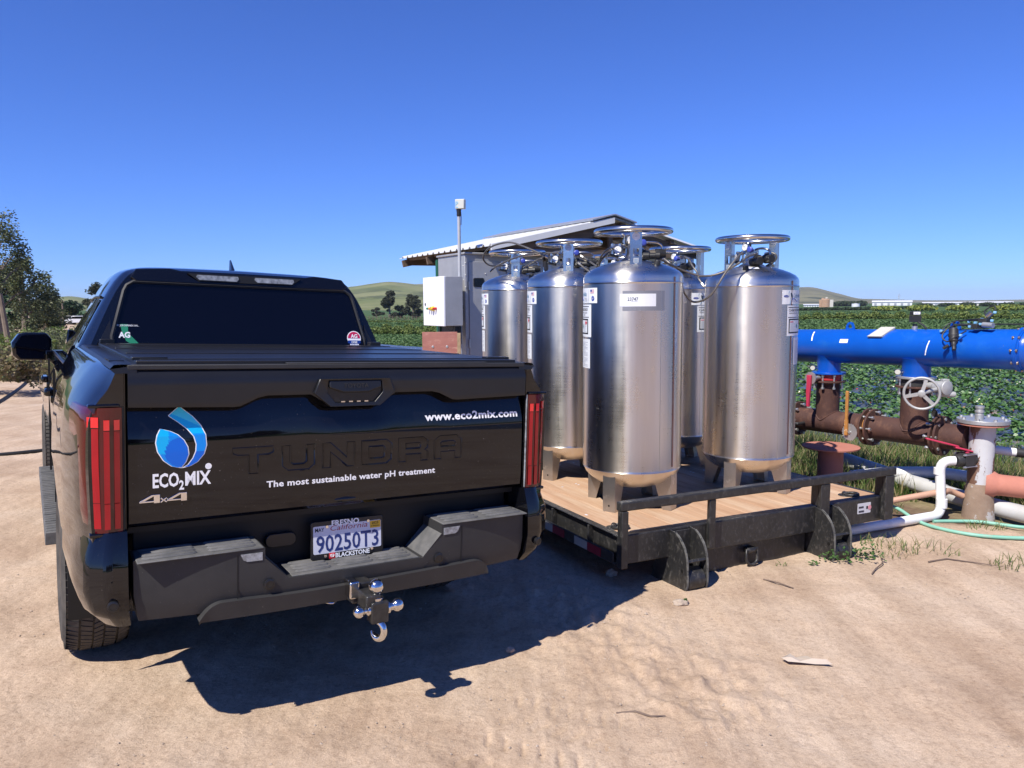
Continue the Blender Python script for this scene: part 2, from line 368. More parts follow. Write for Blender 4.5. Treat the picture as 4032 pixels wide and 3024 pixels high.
mat('black_steel', (.014, .014, .014), .35, col2=(.04, .038, .036), vs=30, stain=(.11, .06, .035), sscale=30, sth=(.62, .7), sr=.8)
mat('exhaust_steel', (.5, .42, .34), .35, metal=1, col2=(.40, .31, .24), vs=10)
mat('vinyl_white', (.93, .93, .92), .45, col2=(.91, .91, .90))
mat('logo_cyan', (.06, .66, .86), .4, col2=(.06, .64, .85)); mat('logo_sky', (.0, .45, .85), .4, col2=(.0, .44, .84))
mat('logo_blue', (.0, .27, .80), .4, col2=(.0, .26, .79)); mat('logo_deep', (.0, .14, .66), .4, col2=(.0, .135, .65))
mat('plate_white', (.62, .64, .72), .35, col2=(.60, .62, .70)); mat('plate_blue', (.01, .03, .16), .4); mat('plate_red', (.35, .02, .04), .4)
mat('sticker_yellow', (.72, .42, .02), .4); mat('sticker_green', (.02, .26, .13), .5, col2=(.02, .25, .125)); mat('sticker_red', (.62, .015, .09), .4); mat('sticker_navy', (.008, .04, .26), .4)
mat('brand_red', (.70, .02, .03), .4)
TM = Matrix.Translation((OX, OY, -.0344)) @ Matrix.Rotation(TY, 4, 'Z') @ Matrix.Rotation(rad(2.426), 4, 'Y')
truck = thing('pickup_truck', 'black crew cab pickup truck parked with its tailgate and towing balls towards us', 'pickup truck', TM)
def mirror(P): return P + [(-x, z) for x, z in reversed(P)]
# lower body: half sections (x, z) from rail top down, along y
ST = {
 0.00: [(.842, 1.408), (.856, 1.408), (.868, 1.392), (.892, 1.335), (.928, 1.285), (.95, 1.23), (.955, 1.10), (.952, .95), (.945, .80), (.93, .66), (.86, .60)],
 0.10: [(.842, 1.408), (.862, 1.408), (.885, 1.392), (.918, 1.338), (.955, 1.285), (.978, 1.23), (.984, 1.10), (.982, .95), (.975, .80), (.955, .66), (.88, .60)],
 0.35: [(.842, 1.41), (.872, 1.41), (.905, 1.395), (.948, 1.34), (.985, 1.28), (1.010, 1.22), (1.018, 1.10), (1.018, .95), (1.01, .80), (.99, .66), (.92, .60)],
 0.70: [(.842, 1.41), (.876, 1.41), (.912, 1.395), (.955, 1.34), (.99, 1.28), (1.014, 1.22), (1.028, 1.12), (1.03, .98), (1.028, .82), (1.01, .66), (.94, .58)],
 1.15: [(.842, 1.41), (.876, 1.41), (.914, 1.395), (.955, 1.34), (.988, 1.28), (1.012, 1.22), (1.03, 1.12), (1.036, .98), (1.034, .84), (1.02, .66), (.95, .56)],
 1.60: [(.842, 1.41), (.876, 1.41), (.914, 1.395), (.952, 1.34), (.982, 1.28), (1.002, 1.22), (1.012, 1.12), (1.014, .98), (1.01, .82), (.99, .64), (.92, .52)],
 1.745: [(.842, 1.41), (.876, 1.41), (.914, 1.395), (.95, 1.34), (.98, 1.28), (.998, 1.22), (1.006, 1.12), (1.006, .98), (1.0, .80), (.98, .62), (.90, .50)]}
def bed_sec(y):
    ks = sorted(ST); 
    for a, b in zip(ks, ks[1:]):
        if a <= y <= b:
            t = (y - a) / (b - a); P = [(p[0] + (q[0] - p[0]) * t, p[1] + (q[1] - p[1]) * t) for p, q in zip(ST[a], ST[b])]; break
    d = abs(y - 1.15)
    if d < .515:
        za = .40 + math.sqrt(.515 ** 2 - d * d); P = [(x, max(z, za + .002 * (10 - i))) for i, (x, z) in enumerate(P)]
    return P
def dense(P, k=3):
    """rounded section: resample through the points"""
    return [(v.x, v.y) for v in spline([(x, z, 0) for x, z in P], k)]
ys = sorted(set([0, .012, .03, .06, .1, .2, .35, .5] + [.62 + .053 * i for i in range(21)] + [1.745]))
for sd in (-1, 1):
    mb = MB(); S = [dense(bed_sec(y)) for y in ys]; n = len(S[0])
    mb.grid(lambda u, v: (sd * S[int(v)][int(u)][0], ys[int(v)], S[int(v)][int(u)][1]), list(range(n)), list(range(len(ys))))
    # rear return face and inner wall
    P = S[0]; V = [(sd * x, 0, z) for x, z in P] + [(sd * min(x, .838), .004, z) for x, z in P]
    mb.add(V, [(i, i + 1, n + i + 1, n + i) for i in range(n - 1)])
    mb.add([(sd * .842, 0, 1.408), (sd * .842, 1.745, 1.41), (sd * .842, 1.745, .80), (sd * .842, 0, .80)], [(0, 1, 2, 3)])
    # dark wheel well behind the arch
    mb2 = MB(); A = [(1.15 + .53 * math.cos(rad(a)), .40 + .53 * math.sin(rad(a))) for a in range(-10, 191, 10)]
    mb2.grid(lambda u, v: (sd * (1.0 - .4 * v), A[int(u)][0], A[int(u)][1]), list(range(len(A))), [0, 1])
    sidep = mb.build('bed_side', ['black_paint'], truck, smooth=35)
    mb2.build('wheel_liner', ['gap_black'], sidep)
    rc = MB()   # cap on the rail
    rc.grid(lambda u, v: (sd * (.80 + .085 * u + .0), .0 + 1.735 * v, 1.418 + .004 * math.sin(u * math.pi) - .012 * (u > .95)), [0, .3, .6, .85, 1], [0, .25, .5, .75, 1])
    rc.add([(sd * .80, 0, 1.418), (sd * .885, 0, 1.405), (sd * .87, -.002, 1.39), (sd * .80, -.002, 1.39)], [(0, 1, 2, 3)])
    for k in range(4): rc.box((sd * .845, .25 + .1 * k + .9 * (k > 1), 1.4225), (.05, .08, .003))
    rc.build('rail_cap', ['satin_black'], sidep)
MB().box((0, .97, .72), (1.7, 1.5, .06)).box((0, 1.74, 1.08), (1.66, .03, .62)).build('bed_floor', ['gap_black'], truck)
# bed cover
mb = MB(); mb.box((0, .86, 1.418), (1.60, 1.66, .03)); [mb.box((0, .10 + .45 * k, 1.434), (1.56, .012, .006)) for k in range(4)]
for sx in (-1, 1): mb.box((sx * .745, .12, 1.437), (.12, .05, .012)).box((sx * .76, 1.66, 1.44), (.07, .06, .03))
mb.build('bed_cover', ['satin_black'], truck, bevel=.004)
# tailgate --------------------------------------------------------------
CX_ = [-.84, -.83, -.475, -.45, -.385, -.35, -.18, -.105, .105, .18, .35, .385, .45, .475, .83, .84]
CZ_ = [1.270, 1.270, 1.260, 1.262, 1.292, 1.300, 1.300, 1.254, 1.254, 1.300, 1.300, 1.292, 1.262, 1.260, 1.270, 1.270]
def crease(x): return float(np.interp(x, CX_, CZ_))
def tg_y(x, z):
    """surface of the tailgate main panel (towards us is -y)"""
    c = crease(x)
    if z > c: return float(np.interp(z, [c, c + .004, 1.362, 1.388, 1.404], [-.004, -.014, -.015, -.004, .010]))
    return float(np.interp(z, [.835, .85, .90, 1.10, 1.16, c - .004, c], [.02, .004, .0, .001, .004, .026, .028])) + .006 * abs(x) ** 2
xs_ = sorted(set([round(-.83 + 1.66 * i / 64, 4) for i in range(65)] + CX_[1:-1]))
def zrow(x, k):
    c = crease(x); Z = [.835, .85, .87, .90, .95, 1.0, 1.05, 1.10, 1.13, 1.16, 1.19, 1.22, c - .006, c, c + .0008, c + .005, c + .02, 1.345, 1.362, 1.375, 1.388, 1.404]
    Z = [min(z, c - .006 - .001 * (12 - i)) if i < 12 else z for i, z in enumerate(Z)]; return Z[k]
mb = MB(); mb.grid(lambda x, k: (x, tg_y(x, zrow(x, int(k))) if int(k) != 14 else -.013, zrow(x, int(k))), xs_, list(range(22)))
for sx in (-1, 1): mb.add([(sx * .83, tg_y(.83, zrow(.83, k)), zrow(.83, k)) for k in range(22)] + [(sx * .83, .06, zrow(.83, k)) for k in range(22)], [(k, k + 1, 23 + k, 22 + k) for k in range(21)])
mb.add([(-.83, .02, .835), (.83, .02, .835), (.83, .07, .84), (-.83, .07, .84)], [(0, 1, 2, 3)])
mb.m = [1 if (sum(mb.v[i][2] for i in f) / len(f) > crease(sum(mb.v[i][0] for i in f) / len(f)) + .0006) else 0 for f in mb.f]; tg = mb.build('tailgate', ['tailgate_paint', 'satin_black'], truck, smooth=30)
MB().box((0, .028, 1.411), (1.66, .06, .018)).box((.18, .02, 1.4225), (.9, .04, .006)).build('tailgate_cap', ['bumper_plastic'], tg, bevel=.004)
MB().box((0, .075, 1.1), (1.672, .01, .60)).build('tailgate_gap', ['gap_black'], tg)
HO = [(-.172, 1.305), (-.106, 1.250), (.106, 1.250), (.172, 1.305), (.150, 1.362), (-.150, 1.362)]
HI = [(-.118, 1.306), (-.082, 1.265), (.082, 1.265), (.118, 1.306), (.112, 1.356), (-.112, 1.356)]
mb = MB(); V = [(x, -.030, z) for x, z in HO] + [(x, -.026, z) for x, z in HI] + [(x, .0, z) for x, z in HO] + [(x, .012, z) for x, z in HI]
mb.add(V, [q for i in range(6) for j in [(i + 1) % 6] for q in ((i, j, 6 + j, 6 + i), (12 + i, 12 + j, j, i), (6 + i, 6 + j, 18 + j, 18 + i))] + [(18, 19, 20, 21, 22, 23)])
hb = mb.build('tailgate_handle', ['satin_black'], tg, bevel=.003)
GP = [(-.112, 1.356), (-.112, 1.326), (-.07, 1.312), (-.055, 1.306), (.055, 1.306), (.07, 1.312), (.112, 1.326), (.112, 1.356)]
mb = MB(); mb.prism([(x * .985, z) for x, z in GP], lambda x, z: (x, -.031 + .006 * (z > 1.35), z), lambda x, z: (x, 0, z)); mb.build('grip', ['satin_black'], hb, bevel=.005)
mb = MB(); mb.text('TOYOTA', lambda x, z: (x, -.0325, 1.326 + z), .018, .104, align='C', off=.012); mb.build('lettering', ['bumper_plastic'], hb)
mb = MB(); [mb.box((-.05 + .033 * i, -.012, 1.2685), (.016, .012, .005)) for i in range(4)]; mb.build('handle_teeth', ['worn_chrome'], hb)
# pressed capitals: outlines raised round each letter
LT = {'T': [[(0, 1), (1, 1), (1, .80), (.88, .72), (.62, .72), (.62, 0), (.38, 0), (.38, .72), (.12, .72), (0, .80)]],
 'U': [[(0, 1), (.25, 1), (.25, .34), (.34, .25), (.66, .25), (.75, .34), (.75, 1), (1, 1), (1, .20), (.82, 0), (.18, 0), (0, .20)]],
 'N': [[(0, 0), (0, 1), (.24, 1), (.76, .38), (.76, 1), (1, 1), (1, 0), (.78, 0), (.24, .62), (.24, 0)]],
 'D': [[(0, 0), (0, 1), (.82, 1), (1, .82), (1, .18), (.82, 0)], [(.24, .25), (.24, .75), (.70, .75), (.76, .68), (.76, .32), (.70, .25)]],
 'R': [[(0, 0), (0, 1), (.84, 1), (1, .84), (1, .56), (.9, .46), (1, .36), (1, 0), (.76, 0), (.76, .30), (.24, .30), (.24, 0)], [(.24, .55), (.24, .76), (.72, .76), (.76, .72), (.76, .59), (.72, .55)]],
 'A': [[(0, 0), (0, .82), (.18, 1), (.82, 1), (1, .82), (1, 0), (.76, 0), (.76, .30), (.24, .30), (.24, 0)], [(.24, .54), (.24, .70), (.30, .76), (.70, .76), (.76, .70), (.76, .54)]]}
mb = MB(); x0 = -.475
for ch, wl_ in zip('TUNDRA', (.152, .130, .132, .132, .136, .132)):
    for loop in LT[ch]:
        P = [(x0 + a * wl_, 1.0 + b * .10) for a, b in loop]
        mb.tube([(x, tg_y(x, z) + .0008, z) for x, z in P], .0042, 6, closed=True)
    x0 += wl_ + .0335
mb.build('pressed_lettering', ['tailgate_paint'], tg)
# vinyl lettering and drop logo
on = lambda x0, z0, d=.0015, sh=0.: (lambda x, z: (x0 + x + sh * z, tg_y(x0 + x, z0 + z) - d, z0 + z))
mb = MB(); mb.text('www.eco2mix.com', on(.327, 1.171, .0018), .033, .478, off=.030, sp=1.06); mb.build('web_address', ['vinyl_white'], tg)
mb = MB(); mb.text('The most sustainable water pH treatment', on(-.349, .941), .024, .727, off=.026, sp=1.04); mb.build('slogan', ['vinyl_white'], tg)
mb = MB(); mb.text('ECO', on(-.752, .976), .049, .088, off=.028); mb.text('2', on(-.664, .962), .033, .017, off=.03); mb.text('MIX', on(-.643, .976), .049, .090, off=.028)
mb.lathe((-.562, tg_y(-.56, 1.04) - .0016, 1.041), (0, -1, 0), [(.0115, 0), (.0115, .0005)], 24); mb.build('logo_lettering', ['vinyl_white'], tg)
def strip(mb, L_, R_, d, mfun, zs=None, inset=0):
    lz, lx = zip(*sorted((z, x) for x, z in L_)); rz, rx = zip(*sorted((z, x) for x, z in R_))
    z0, z1 = max(lz[0], rz[0]) + inset, min(lz[-1], rz[-1]) - inset; N = 80
    for k in range(N):
        za, zb = z0 + (z1 - z0) * k / N, z0 + (z1 - z0) * (k + 1) / N
        xa = [np.interp(za, lz, lx) + inset, np.interp(za, rz, rx) - inset]; xb = [np.interp(zb, lz, lx) + inset, np.interp(zb, rz, rx) - inset]
        if xa[1] < xa[0]: xa = [sum(xa) / 2] * 2
        if xb[1] < xb[0]: xb = [sum(xb) / 2] * 2
        H = 14
        for i in range(H):
            q = [(xa[0] + (xa[1] - xa[0]) * i / H, za), (xa[0] + (xa[1] - xa[0]) * (i + 1) / H, za), (xb[0] + (xb[1] - xb[0]) * (i + 1) / H, zb), (xb[0] + (xb[1] - xb[0]) * i / H, zb)]
            cx = sum(a for a, _ in q) / 4; cz = (za + zb) / 2
            mb.add([(a, tg_y(a, b) - d, b) for a, b in q], [(0, 1, 2, 3)], mfun(cx, cz))
CL = [(-.656, 1.041), (-.635, 1.052), (-.618, 1.075), (-.608, 1.10), (-.606, 1.125), (-.614, 1.155), (-.635, 1.182), (-.665, 1.208), (-.698, 1.233), (-.658, 1.268)]
CRr = [(-.656, 1.040), (-.625, 1.045), (-.598, 1.060), (-.575, 1.088), (-.566, 1.12), (-.569, 1.16), (-.585, 1.195), (-.612, 1.228), (-.640, 1.252), (-.658, 1.268)]
LL = [(-.656, 1.040), (-.690, 1.049), (-.718, 1.072), (-.737, 1.105), (-.743, 1.138), (-.738, 1.165), (-.726, 1.189)]
LR = [(-.655, 1.041), (-.638, 1.062), (-.628, 1.09), (-.631, 1.118), (-.644, 1.144), (-.665, 1.165), (-.69, 1.178), (-.726, 1.189)]
mb = MB(); strip(mb, CL, CRr, .0012, lambda x, z: 0); strip(mb, LL, LR, .0012, lambda x, z: 0)
strip(mb, CL, CRr, .0020, lambda x, z: 1 if z > 1.222 - (x + .65) * .5 else 2 if z > 1.165 else 3 if z > 1.10 else 4, inset=.0035)
def leafm(x, z):
    if (x + .655) > -.062 + .9 * max(0, 1.07 - z) and ((x + .655) ** 2 + (z - 1.10) ** 2) < .0030: return 4
    return 3 if z < 1.095 or x > -.697 else 2
strip(mb, LL, LR, .0020, leafm, inset=.0035)
mb.build('drop_logo', ['vinyl_white', 'logo_cyan', 'logo_sky', 'logo_blue', 'logo_deep'], tg, smooth=0)
mb = MB()
F4 = [[(0, .30), (.60, 1), (.86, 1), (.30, .36), (.30, .30)], [(0, .30), (1, .30), (1, .12), (0, .12)], [(.66, 1), (1, 1), (1, 0), (.70, 0), (.70, .8)]]
for x0, w_ in ((-.797, .068), (-.706, .068)): [mb.prism([(x0 + a * w_, .920 + b * .031) for a, b in q], lambda x, z: (x, tg_y(x, z) - .006, z), lambda x, z: (x, tg_y(x, z), z)) for q in F4]
for a in (-1, 1): mb.box((-.7165, tg_y(-.7, .93) - .003, .929), (.026, .005, .005), Matrix.Rotation(rad(38 * a), 3, 'Y'))
mb.build('four_by_four_badge', ['chrome'], tg, bevel=.001)
# keyhole/camera bulge under the panel
MB().lathe((-.03, .012, .862), (1, 0, 0), [(.004, -.06), (.012, -.04), (.016, 0), (.012, .04), (.004, .06)], 12).build('reversing_camera', ['black_paint'], tg)
# tail lamps ----------------------------------------------------------------
def lamp(sd):
    P = [(.850, -.004), (.885, -.010), (.920, -.006), (.948, .010), (.966, .035), (.978, .075), (.99, .16), (1.0, .24)]
    Z = [.832, .838, .855, .90, 1.0, 1.1, 1.2, 1.245, 1.262, 1.272]
    def fn(u, k, off=0):
        z = Z[k]; p = P[u]; zt = (z - .832) / .44; inn = .0
        sx = p[0] - .022 * max(0, (.86 - z) / .03) * (u > 3) - .012 * max(0, (z - 1.245) / .03) * (u > 3) - .012 * max(0, .5 - zt) * (u > 2)
        return Vector((sd * (sx + off), p[1] - off - .006, z))
    mb = MB(); mb.grid(lambda u, k: fn(int(u), int(k)), list(range(8)), list(range(10)))
    for k in (0, 9): mb.add([fn(u, k) for u in range(8)] + [(sd * .86, .05, Z[k]), (sd * .86, .24, Z[k])], [tuple(range(8)) + (9, 8)])
    o = mb.build('tail_lamp', ['lens_dark'], truck, smooth=50)
    def curve(x):
        us = [sd * p[0] for p in P]; return float(np.interp(x, [p[0] for p in P], [p[1] for p in P]))
    for nm, a, b, z0, z1, m in (('light_bar', .858, .876, .845, 1.23, 'lens_red'), ('light_bar', .890, .908, .845, 1.23, 'lens_red'), ('light_bar', .924, .957, .848, 1.24, 'lens_red')):
        mb = MB(); xs2 = [a, (a + b) / 2, b]
        for (q0, q1, mi) in ((z0, z0 + .09, 0), (z0 + .092, z1 - .04, 0), (z1 - .036, z1, 1)):
            mb.grid(lambda x, z: (sd * (x - .012 * max(0, .5 - (z - .832) / .44) * (x > .915)), curve(x) - .0095 - (.0015 if mi else 0) - (.002 if q0 == z0 and a < .92 else 0), z), xs2, [q0, (q0 + q1) / 2, q1], mi)
        mb.build(nm, [m, 'lens_bright'], o, smooth=50)
    for bz, bh in ((1.2775, .012), (.824, .014)): MB().box((sd * .905, .012, bz), (.10, .045, bh)).build('lamp_bezel', ['black_paint'], o, bevel=.004)
    mb = MB(); mb.tube([(sd * (.8455 if sd > 0 else .846), -.006, z) for z in (.835, 1.0, 1.15, 1.272)], .004, 6); mb.build('lamp_edge', ['lens_clear' if sd > 0 else 'gap_black'], o)
lamp(-1); lamp(1)
# painted rear corners of the bumper ------------------------------------------
for sd in (-1, 1):
    prof = [(.838, .832, -.018), (.840, .735, -.052), (.840, .62, -.058), (.836, .535, -.045), (.828, .484, -.005)]
    side = [(.940, .832, .010), (.970, .735, -.012), (.972, .63, -.016), (.950, .545, .004), (.905, .487, .04)]
    mb = MB()
    def fc(u, k):
        a, b = prof[k], side[k]
        pts = [a, ((a[0] + b[0]) / 2, (a[1] + b[1]) / 2, a[2] - .006), b, (b[0] + .022, b[1], b[2] + .07), (b[0] + .035, b[1], b[2] + .22), (b[0] + .045, b[1] - .0, .62)]
        p = pts[u]; return (sd * p[0], p[2], p[1])
    mb.grid(lambda u, k: fc(int(u), int(k)), list(range(6)), list(range(5)))
    mb.add([fc(u, 0) for u in range(6)] + [(sd * .84, .6, .82), (sd * .82, .1, .82)], [tuple(range(8))])
    mb.add([fc(0, k) for k in range(5)] + [(sd * .82, .12, .50), (sd * .82, .12, .83)], [tuple(range(7))])
    o = mb.build('bumper_corner', ['black_paint'], truck, smooth=25)
    bv_ = o.modifiers.new('bevel', 'BEVEL'); bv_.width = .016; bv_.segments = 3; bv_.angle_limit = rad(22)
    MB().lathe((sd * .888, -.062, .585), (sd * .2, -1, 0), [(.019, 0), (.019, .012), (.013, .014), (.013, .012)], 20).build('parking_sensor', ['satin_black'], o)
# step bumper -----------------------------------------------------------------
BF = [(-.822, .728), (-.375, .728), (-.372, .685), (-.285, .598), (.285, .598), (.372, .685), (.375, .728), (.822, .728), (.822, .60), (.805, .50), (.56, .495), (-.56, .495), (-.805, .50), (-.822, .60)]
def by(x, z): return -.088 + .05 * (abs(x) / .82) ** 3 + .02 * max(0, (.56 - z) / .07)
bxs = [-.822, -.815, -.805, -.70, -.60, -.48, -.3752, -.3748, -.372, -.33, -.285, -.15, 0, .15, .285, .33, .372, .3748, .3752, .48, .60, .70, .805, .815, .822]
bt = lambda x: float(np.interp(abs(x), [0, .285, .372, .375, .3752, .83], [.598, .598, .685, .685, .728, .728])); bb = lambda x: float(np.interp(abs(x), [0, .805, .815, .822], [.497, .502, .55, .60]))
mb = MB(); RW = [0, .12, .35, .65, 1]
mb.grid(lambda x, t: (x, by(x, bb(x) + (bt(x) - bb(x)) * t), bb(x) + (bt(x) - bb(x)) * t), bxs, RW); mb.grid(lambda x, t: (x, .10, bb(x) + (bt(x) - bb(x)) * t), bxs, RW)
for q in (bt, bb): mb.grid(lambda x, t: (x, by(x, q(x)) * (1 - t) + .10 * t, q(x)), bxs, [0, 1])
for x in (-.822, .822): mb.grid(lambda y, t: (x, by(x, .6) * (1 - y) + .10 * y, .60 + .128 * t), [0, 1], [0, 1])
bumper = mb.build('bumper', ['bumper_plastic'], truck, smooth=25)
bmx = bmesh.new(); bmx.from_mesh(bumper.data); bmesh.ops.remove_doubles(bmx, verts=bmx.verts, dist=.0012); bmesh.ops.recalc_face_normals(bmx, faces=bmx.faces); bmx.to_mesh(bumper.data); bmx.free(); bumper.data.polygons.foreach_set('use_smooth', [True] * len(bumper.data.polygons)); bumper.data.set_sharp_from_angle(angle=rad(25))
for (px0, px1, pz, py0, py1), ribs in (((-.815, -.38, .729, -.085, .085), ((-.80, -.61), (-.575, -.40))), ((.38, .815, .729, -.085, .085), ((.40, .575), (.61, .80))), ((-.27, .27, .599, -.078, .095), ((-.25, -.10), (-.08, .08), (.10, .25)))):
    o = MB().box(((px0 + px1) / 2, (py0 + py1) / 2, pz), (px1 - px0, py1 - py0, .006)).build('step_pad', ['step_plastic'], bumper, bevel=.003)
    mb = MB(); z = pz + .004; y0, y1 = py0 + .02, py1 - .01
    for x0, x1 in ribs:
        for k in range(4):
            yy = y0 + (y1 - y0) * (k + .5) / 4; a = .014
            mb.add([(x0, yy, z), (x0 + a, yy - .013, z), (x1 - a, yy - .013, z), (x1, yy, z), (x1 - a, yy + .013, z), (x0 + a, yy + .013, z)] + [(x0 + .006, yy, z + .006), (x0 + a, yy - .006, z + .006), (x1 - a, yy - .006, z + .006), (x1 - .006, yy, z + .006), (x1 - a, yy + .006, z + .006), (x0 + a, yy + .006, z + .006)], [(6, 7, 8, 9, 10, 11)] + [(i, (i + 1) % 6, 6 + (i + 1) % 6, 6 + i) for i in range(6)])
    mb.build('tread_ribs', ['step_plastic'], o)
# sloping sides of the middle step
for sd in (-1, 1): MB().add([(sd * .373, -.086, .690), (sd * .287, -.086, .6005), (sd * .287, .095, .6005), (sd * .373, .095, .690)], [(0, 1, 2, 3)]).build('step_flank', ['step_plastic'], bumper)
AR = [(-.612, .484), (-.585, .520), (-.555, .540), (-.50, .546), (-.25, .540), (0, .542), (.25, .546), (.50, .55), (.56, .546), (.60, .524), (.614, .492)]
lip = spline([(x, 0, z) for x, z in AR], 4)
mb = MB(); n = len(lip); V = []
for p in lip: V += [(p.x, by(p.x, p.z) + .002, p.z), (p.x, by(p.x, .56) - .016, p.z - .003), (p.x, by(p.x, .56) - .014, p.z - .016), (p.x * .985, by(p.x, .56) - .006, min(.474, p.z - .006)), (p.x * .985, .04, min(.470, p.z - .008))]
mb.add(V, [(i * 5 + k, i * 5 + k + 1, i * 5 + k + 6, i * 5 + k + 5) for i in range(n - 1) for k in range(4)])
mb.build('bumper_valance', ['bumper_plastic'], bumper, smooth=50)
[MB().box((sd * .475, by(.475, .6) - .0008, .6), (.003, .002, .22)).build('bumper_seam', ['gap_black'], bumper) for sd in (-1, 1)]
for sd in (-1, 1):
    MB().prism([(sd * a, z) for a, z in ((.385, .712), (.465, .712), (.455, .69), (.44, .682), (.385, .682))], lambda x, z: (x, by(x, z) - .003, z), lambda x, z: (x, by(x, z) + .004, z)).build('marker_lens', ['lens_clear'], bumper)
    MB().lathe((sd * .36, by(.36, .58) - .001, .586), (0, -1, 0), [(.021, 0), (.021, .008), (.014, .010), (.014, .008)], 20).build('parking_sensor', ['satin_black'], bumper)
# recess behind the bumper with plate and socket
mb = MB(); mb.box((0, .13, .70), (1.62, .04, .40)); rec = mb.build('rear_valance', ['gap_black'], truck, bevel=.006)
MB().prism(rrect(-.33, .672, -.205, .728, .026, 5), lambda x, z: (x, .085, z), lambda x, z: (x, .11, z)).build('trailer_socket', ['satin_black'], truck, bevel=.003)
RP = Matrix.Translation((0, .052, .687)) @ Matrix.Rotation(rad(-4), 4, 'X')
pf = lambda d: (lambda x, z: RP @ Vector((x, -d, z)))
mb = MB(); mb.prism(rrect(-.158, -.079, .158, .079, .01), pf(.006), pf(-.006)); plate = mb.build('licence_plate', ['satin_black'], truck, bevel=.002)
mb = MB(); mb.prism(rrect(-.148, -.055, .148, .060, .006), pf(.0072), pf(.0061)); wf = mb.build('plate_face', ['plate_white'], plate)
mb = MB(); mb.text('90250T3', lambda x, z: pf(.0082)(x, z - .048), .068, .272, align='C', off=.012); mb.build('plate_number', ['plate_blue'], plate)
mb = MB(); mb.text('California', lambda x, z: pf(.0082)(x + .004 + z * .25, z + .036), .022, .165, align='C', off=-.004); mb.build('plate_state', ['plate_red'], plate)
mb = MB(); mb.text('MAY', lambda x, z: pf(.0082)(x - .140, z + .037), .016, .038, off=.01); mb.build('month_sticker', ['gap_black'], plate)
mb = MB(); mb.prism(rrect(.098, .028, .146, .058, .002), pf(.0082), pf(.0074), 0); mb.text('2025', lambda x, z: pf(.0088)(x + .106, z + .044), .010, .030, 1, off=.01); mb.text('A 843D845', lambda x, z: pf(.0088)(x + .102, z + .033), .006, .038, 1); mb.build('year_sticker', ['sticker_yellow', 'gap_black'], plate)
mb = MB(); mb.text('FRESNO', lambda x, z: pf(.0078)(x - .01, z + .056), .022, .120, align='C', off=.03); mb.build('frame_lettering', ['vinyl_white'], plate)
mb = MB(); mb.text('BLACKSTONE', lambda x, z: pf(.0078)(x + .02, z - .0765), .018, .150, align='C', off=.03); mb.build('frame_lettering', ['vinyl_white'], plate)
mb = MB(); mb.prism(rrect(-.082, -.079, -.056, -.055, .001), pf(.0076), pf(.006), 0)
for rx, rz in ((.009, .006), (.004, .006), (.009, .003)): mb.tube([pf(.0082)(-.069 + rx * math.cos(rad(a)), -.067 + (.0 if rz > .004 else .003) + rz * math.sin(rad(a))) for a in range(0, 360, 30)], .0008, 4, 1, closed=True)
mb.build('brand_mark', ['brand_red', 'vinyl_white'], plate)
mb = MB(); [mb.lathe(pf(.007)(x, z), RP.to_3x3() @ Vector((0, -1, 0)), [(.007, 0), (.006, .003)], 10) for x, z in ((-.09, .055), (.09, .06), (-.098, -.066), (.105, -.06))]; mb.build('plate_screws', ['worn_chrome'], plate)
# three ball hitch --------------------------------------------------------------
mb = MB(); mb.box((-.01, .02, .513), (.085, .34, .085)); hitch = mb.build('receiver_tube', ['black_steel'], truck, bevel=.008)
mb = MB(); mb.box((.0, -.14, .50), (.062, .22, .062)); mb.box((.022, -.235, .462), (.072, .055, .085)); mb.build('ball_mount', ['black_steel'], hitch, bevel=.006)
mb = MB(); mb.box((-.045, -.10, .53), (.04, .12, .07)); mb.cyl((-.10, -.02, .505), (-.04, -.02, .505), .014, 12); mb.build('hitch_bracket', ['worn_chrome'], hitch, bevel=.006)
for c, ax, r in (((.018, -.225, .505), (0, 0, 1), .030), ((-.015, -.235, .470), (-1, 0, 0), .0235), ((.058, -.235, .470), (1, 0, .05), .0265)):
    mb = MB(); pr = [(r * .95, 0), (r * .95, r * .35), (r * .62, r * .55), (r * .62, r * .95)] + [(r * math.cos(rad(a)), r * 1.75 + r * math.sin(rad(a))) for a in range(-50, 86, 9)] + [(.2 * r, r * 2.74), (.001, r * 2.74)]
    mb.lathe(c, ax, pr, 28); mb.build('tow_ball', ['worn_chrome'], hitch, smooth=50)
hk = arc((.022, -.235, .385), .03, 60, -170, 14, (0, -.35, 0), (0, 0, 1))
hk = [Vector((.022, -.235, .425))] + [Vector((.022 + .030 * math.cos(rad(a)) * .5, -.235 - .028 * math.cos(rad(a)), .385 + .034 * math.sin(rad(a)))) for a in range(75, -165, -14)]
mb = MB(); mb.tube(hk, [.014] * (len(hk) - 4) + [.012, .010, .007, .004], 12); mb.build('tow_hook', ['worn_chrome'], hitch, smooth=60)
mb = MB(); mb.tube(spline([(-.12, -.03, .50), (-.15, -.06, .478), (-.11, -.09, .468), (-.07, -.06, .475)], 6), .0035, 6); mb.build('safety_clip', ['worn_chrome'], hitch)
MB().lathe((-.835, .42, .425), (-.55, -.8, -.22), [(.034, -.3), (.034, 0), (.038, .06), (.034, .06), (.033, -.02)], 24, cap1=False).build('exhaust_tip', ['exhaust_steel'], truck)
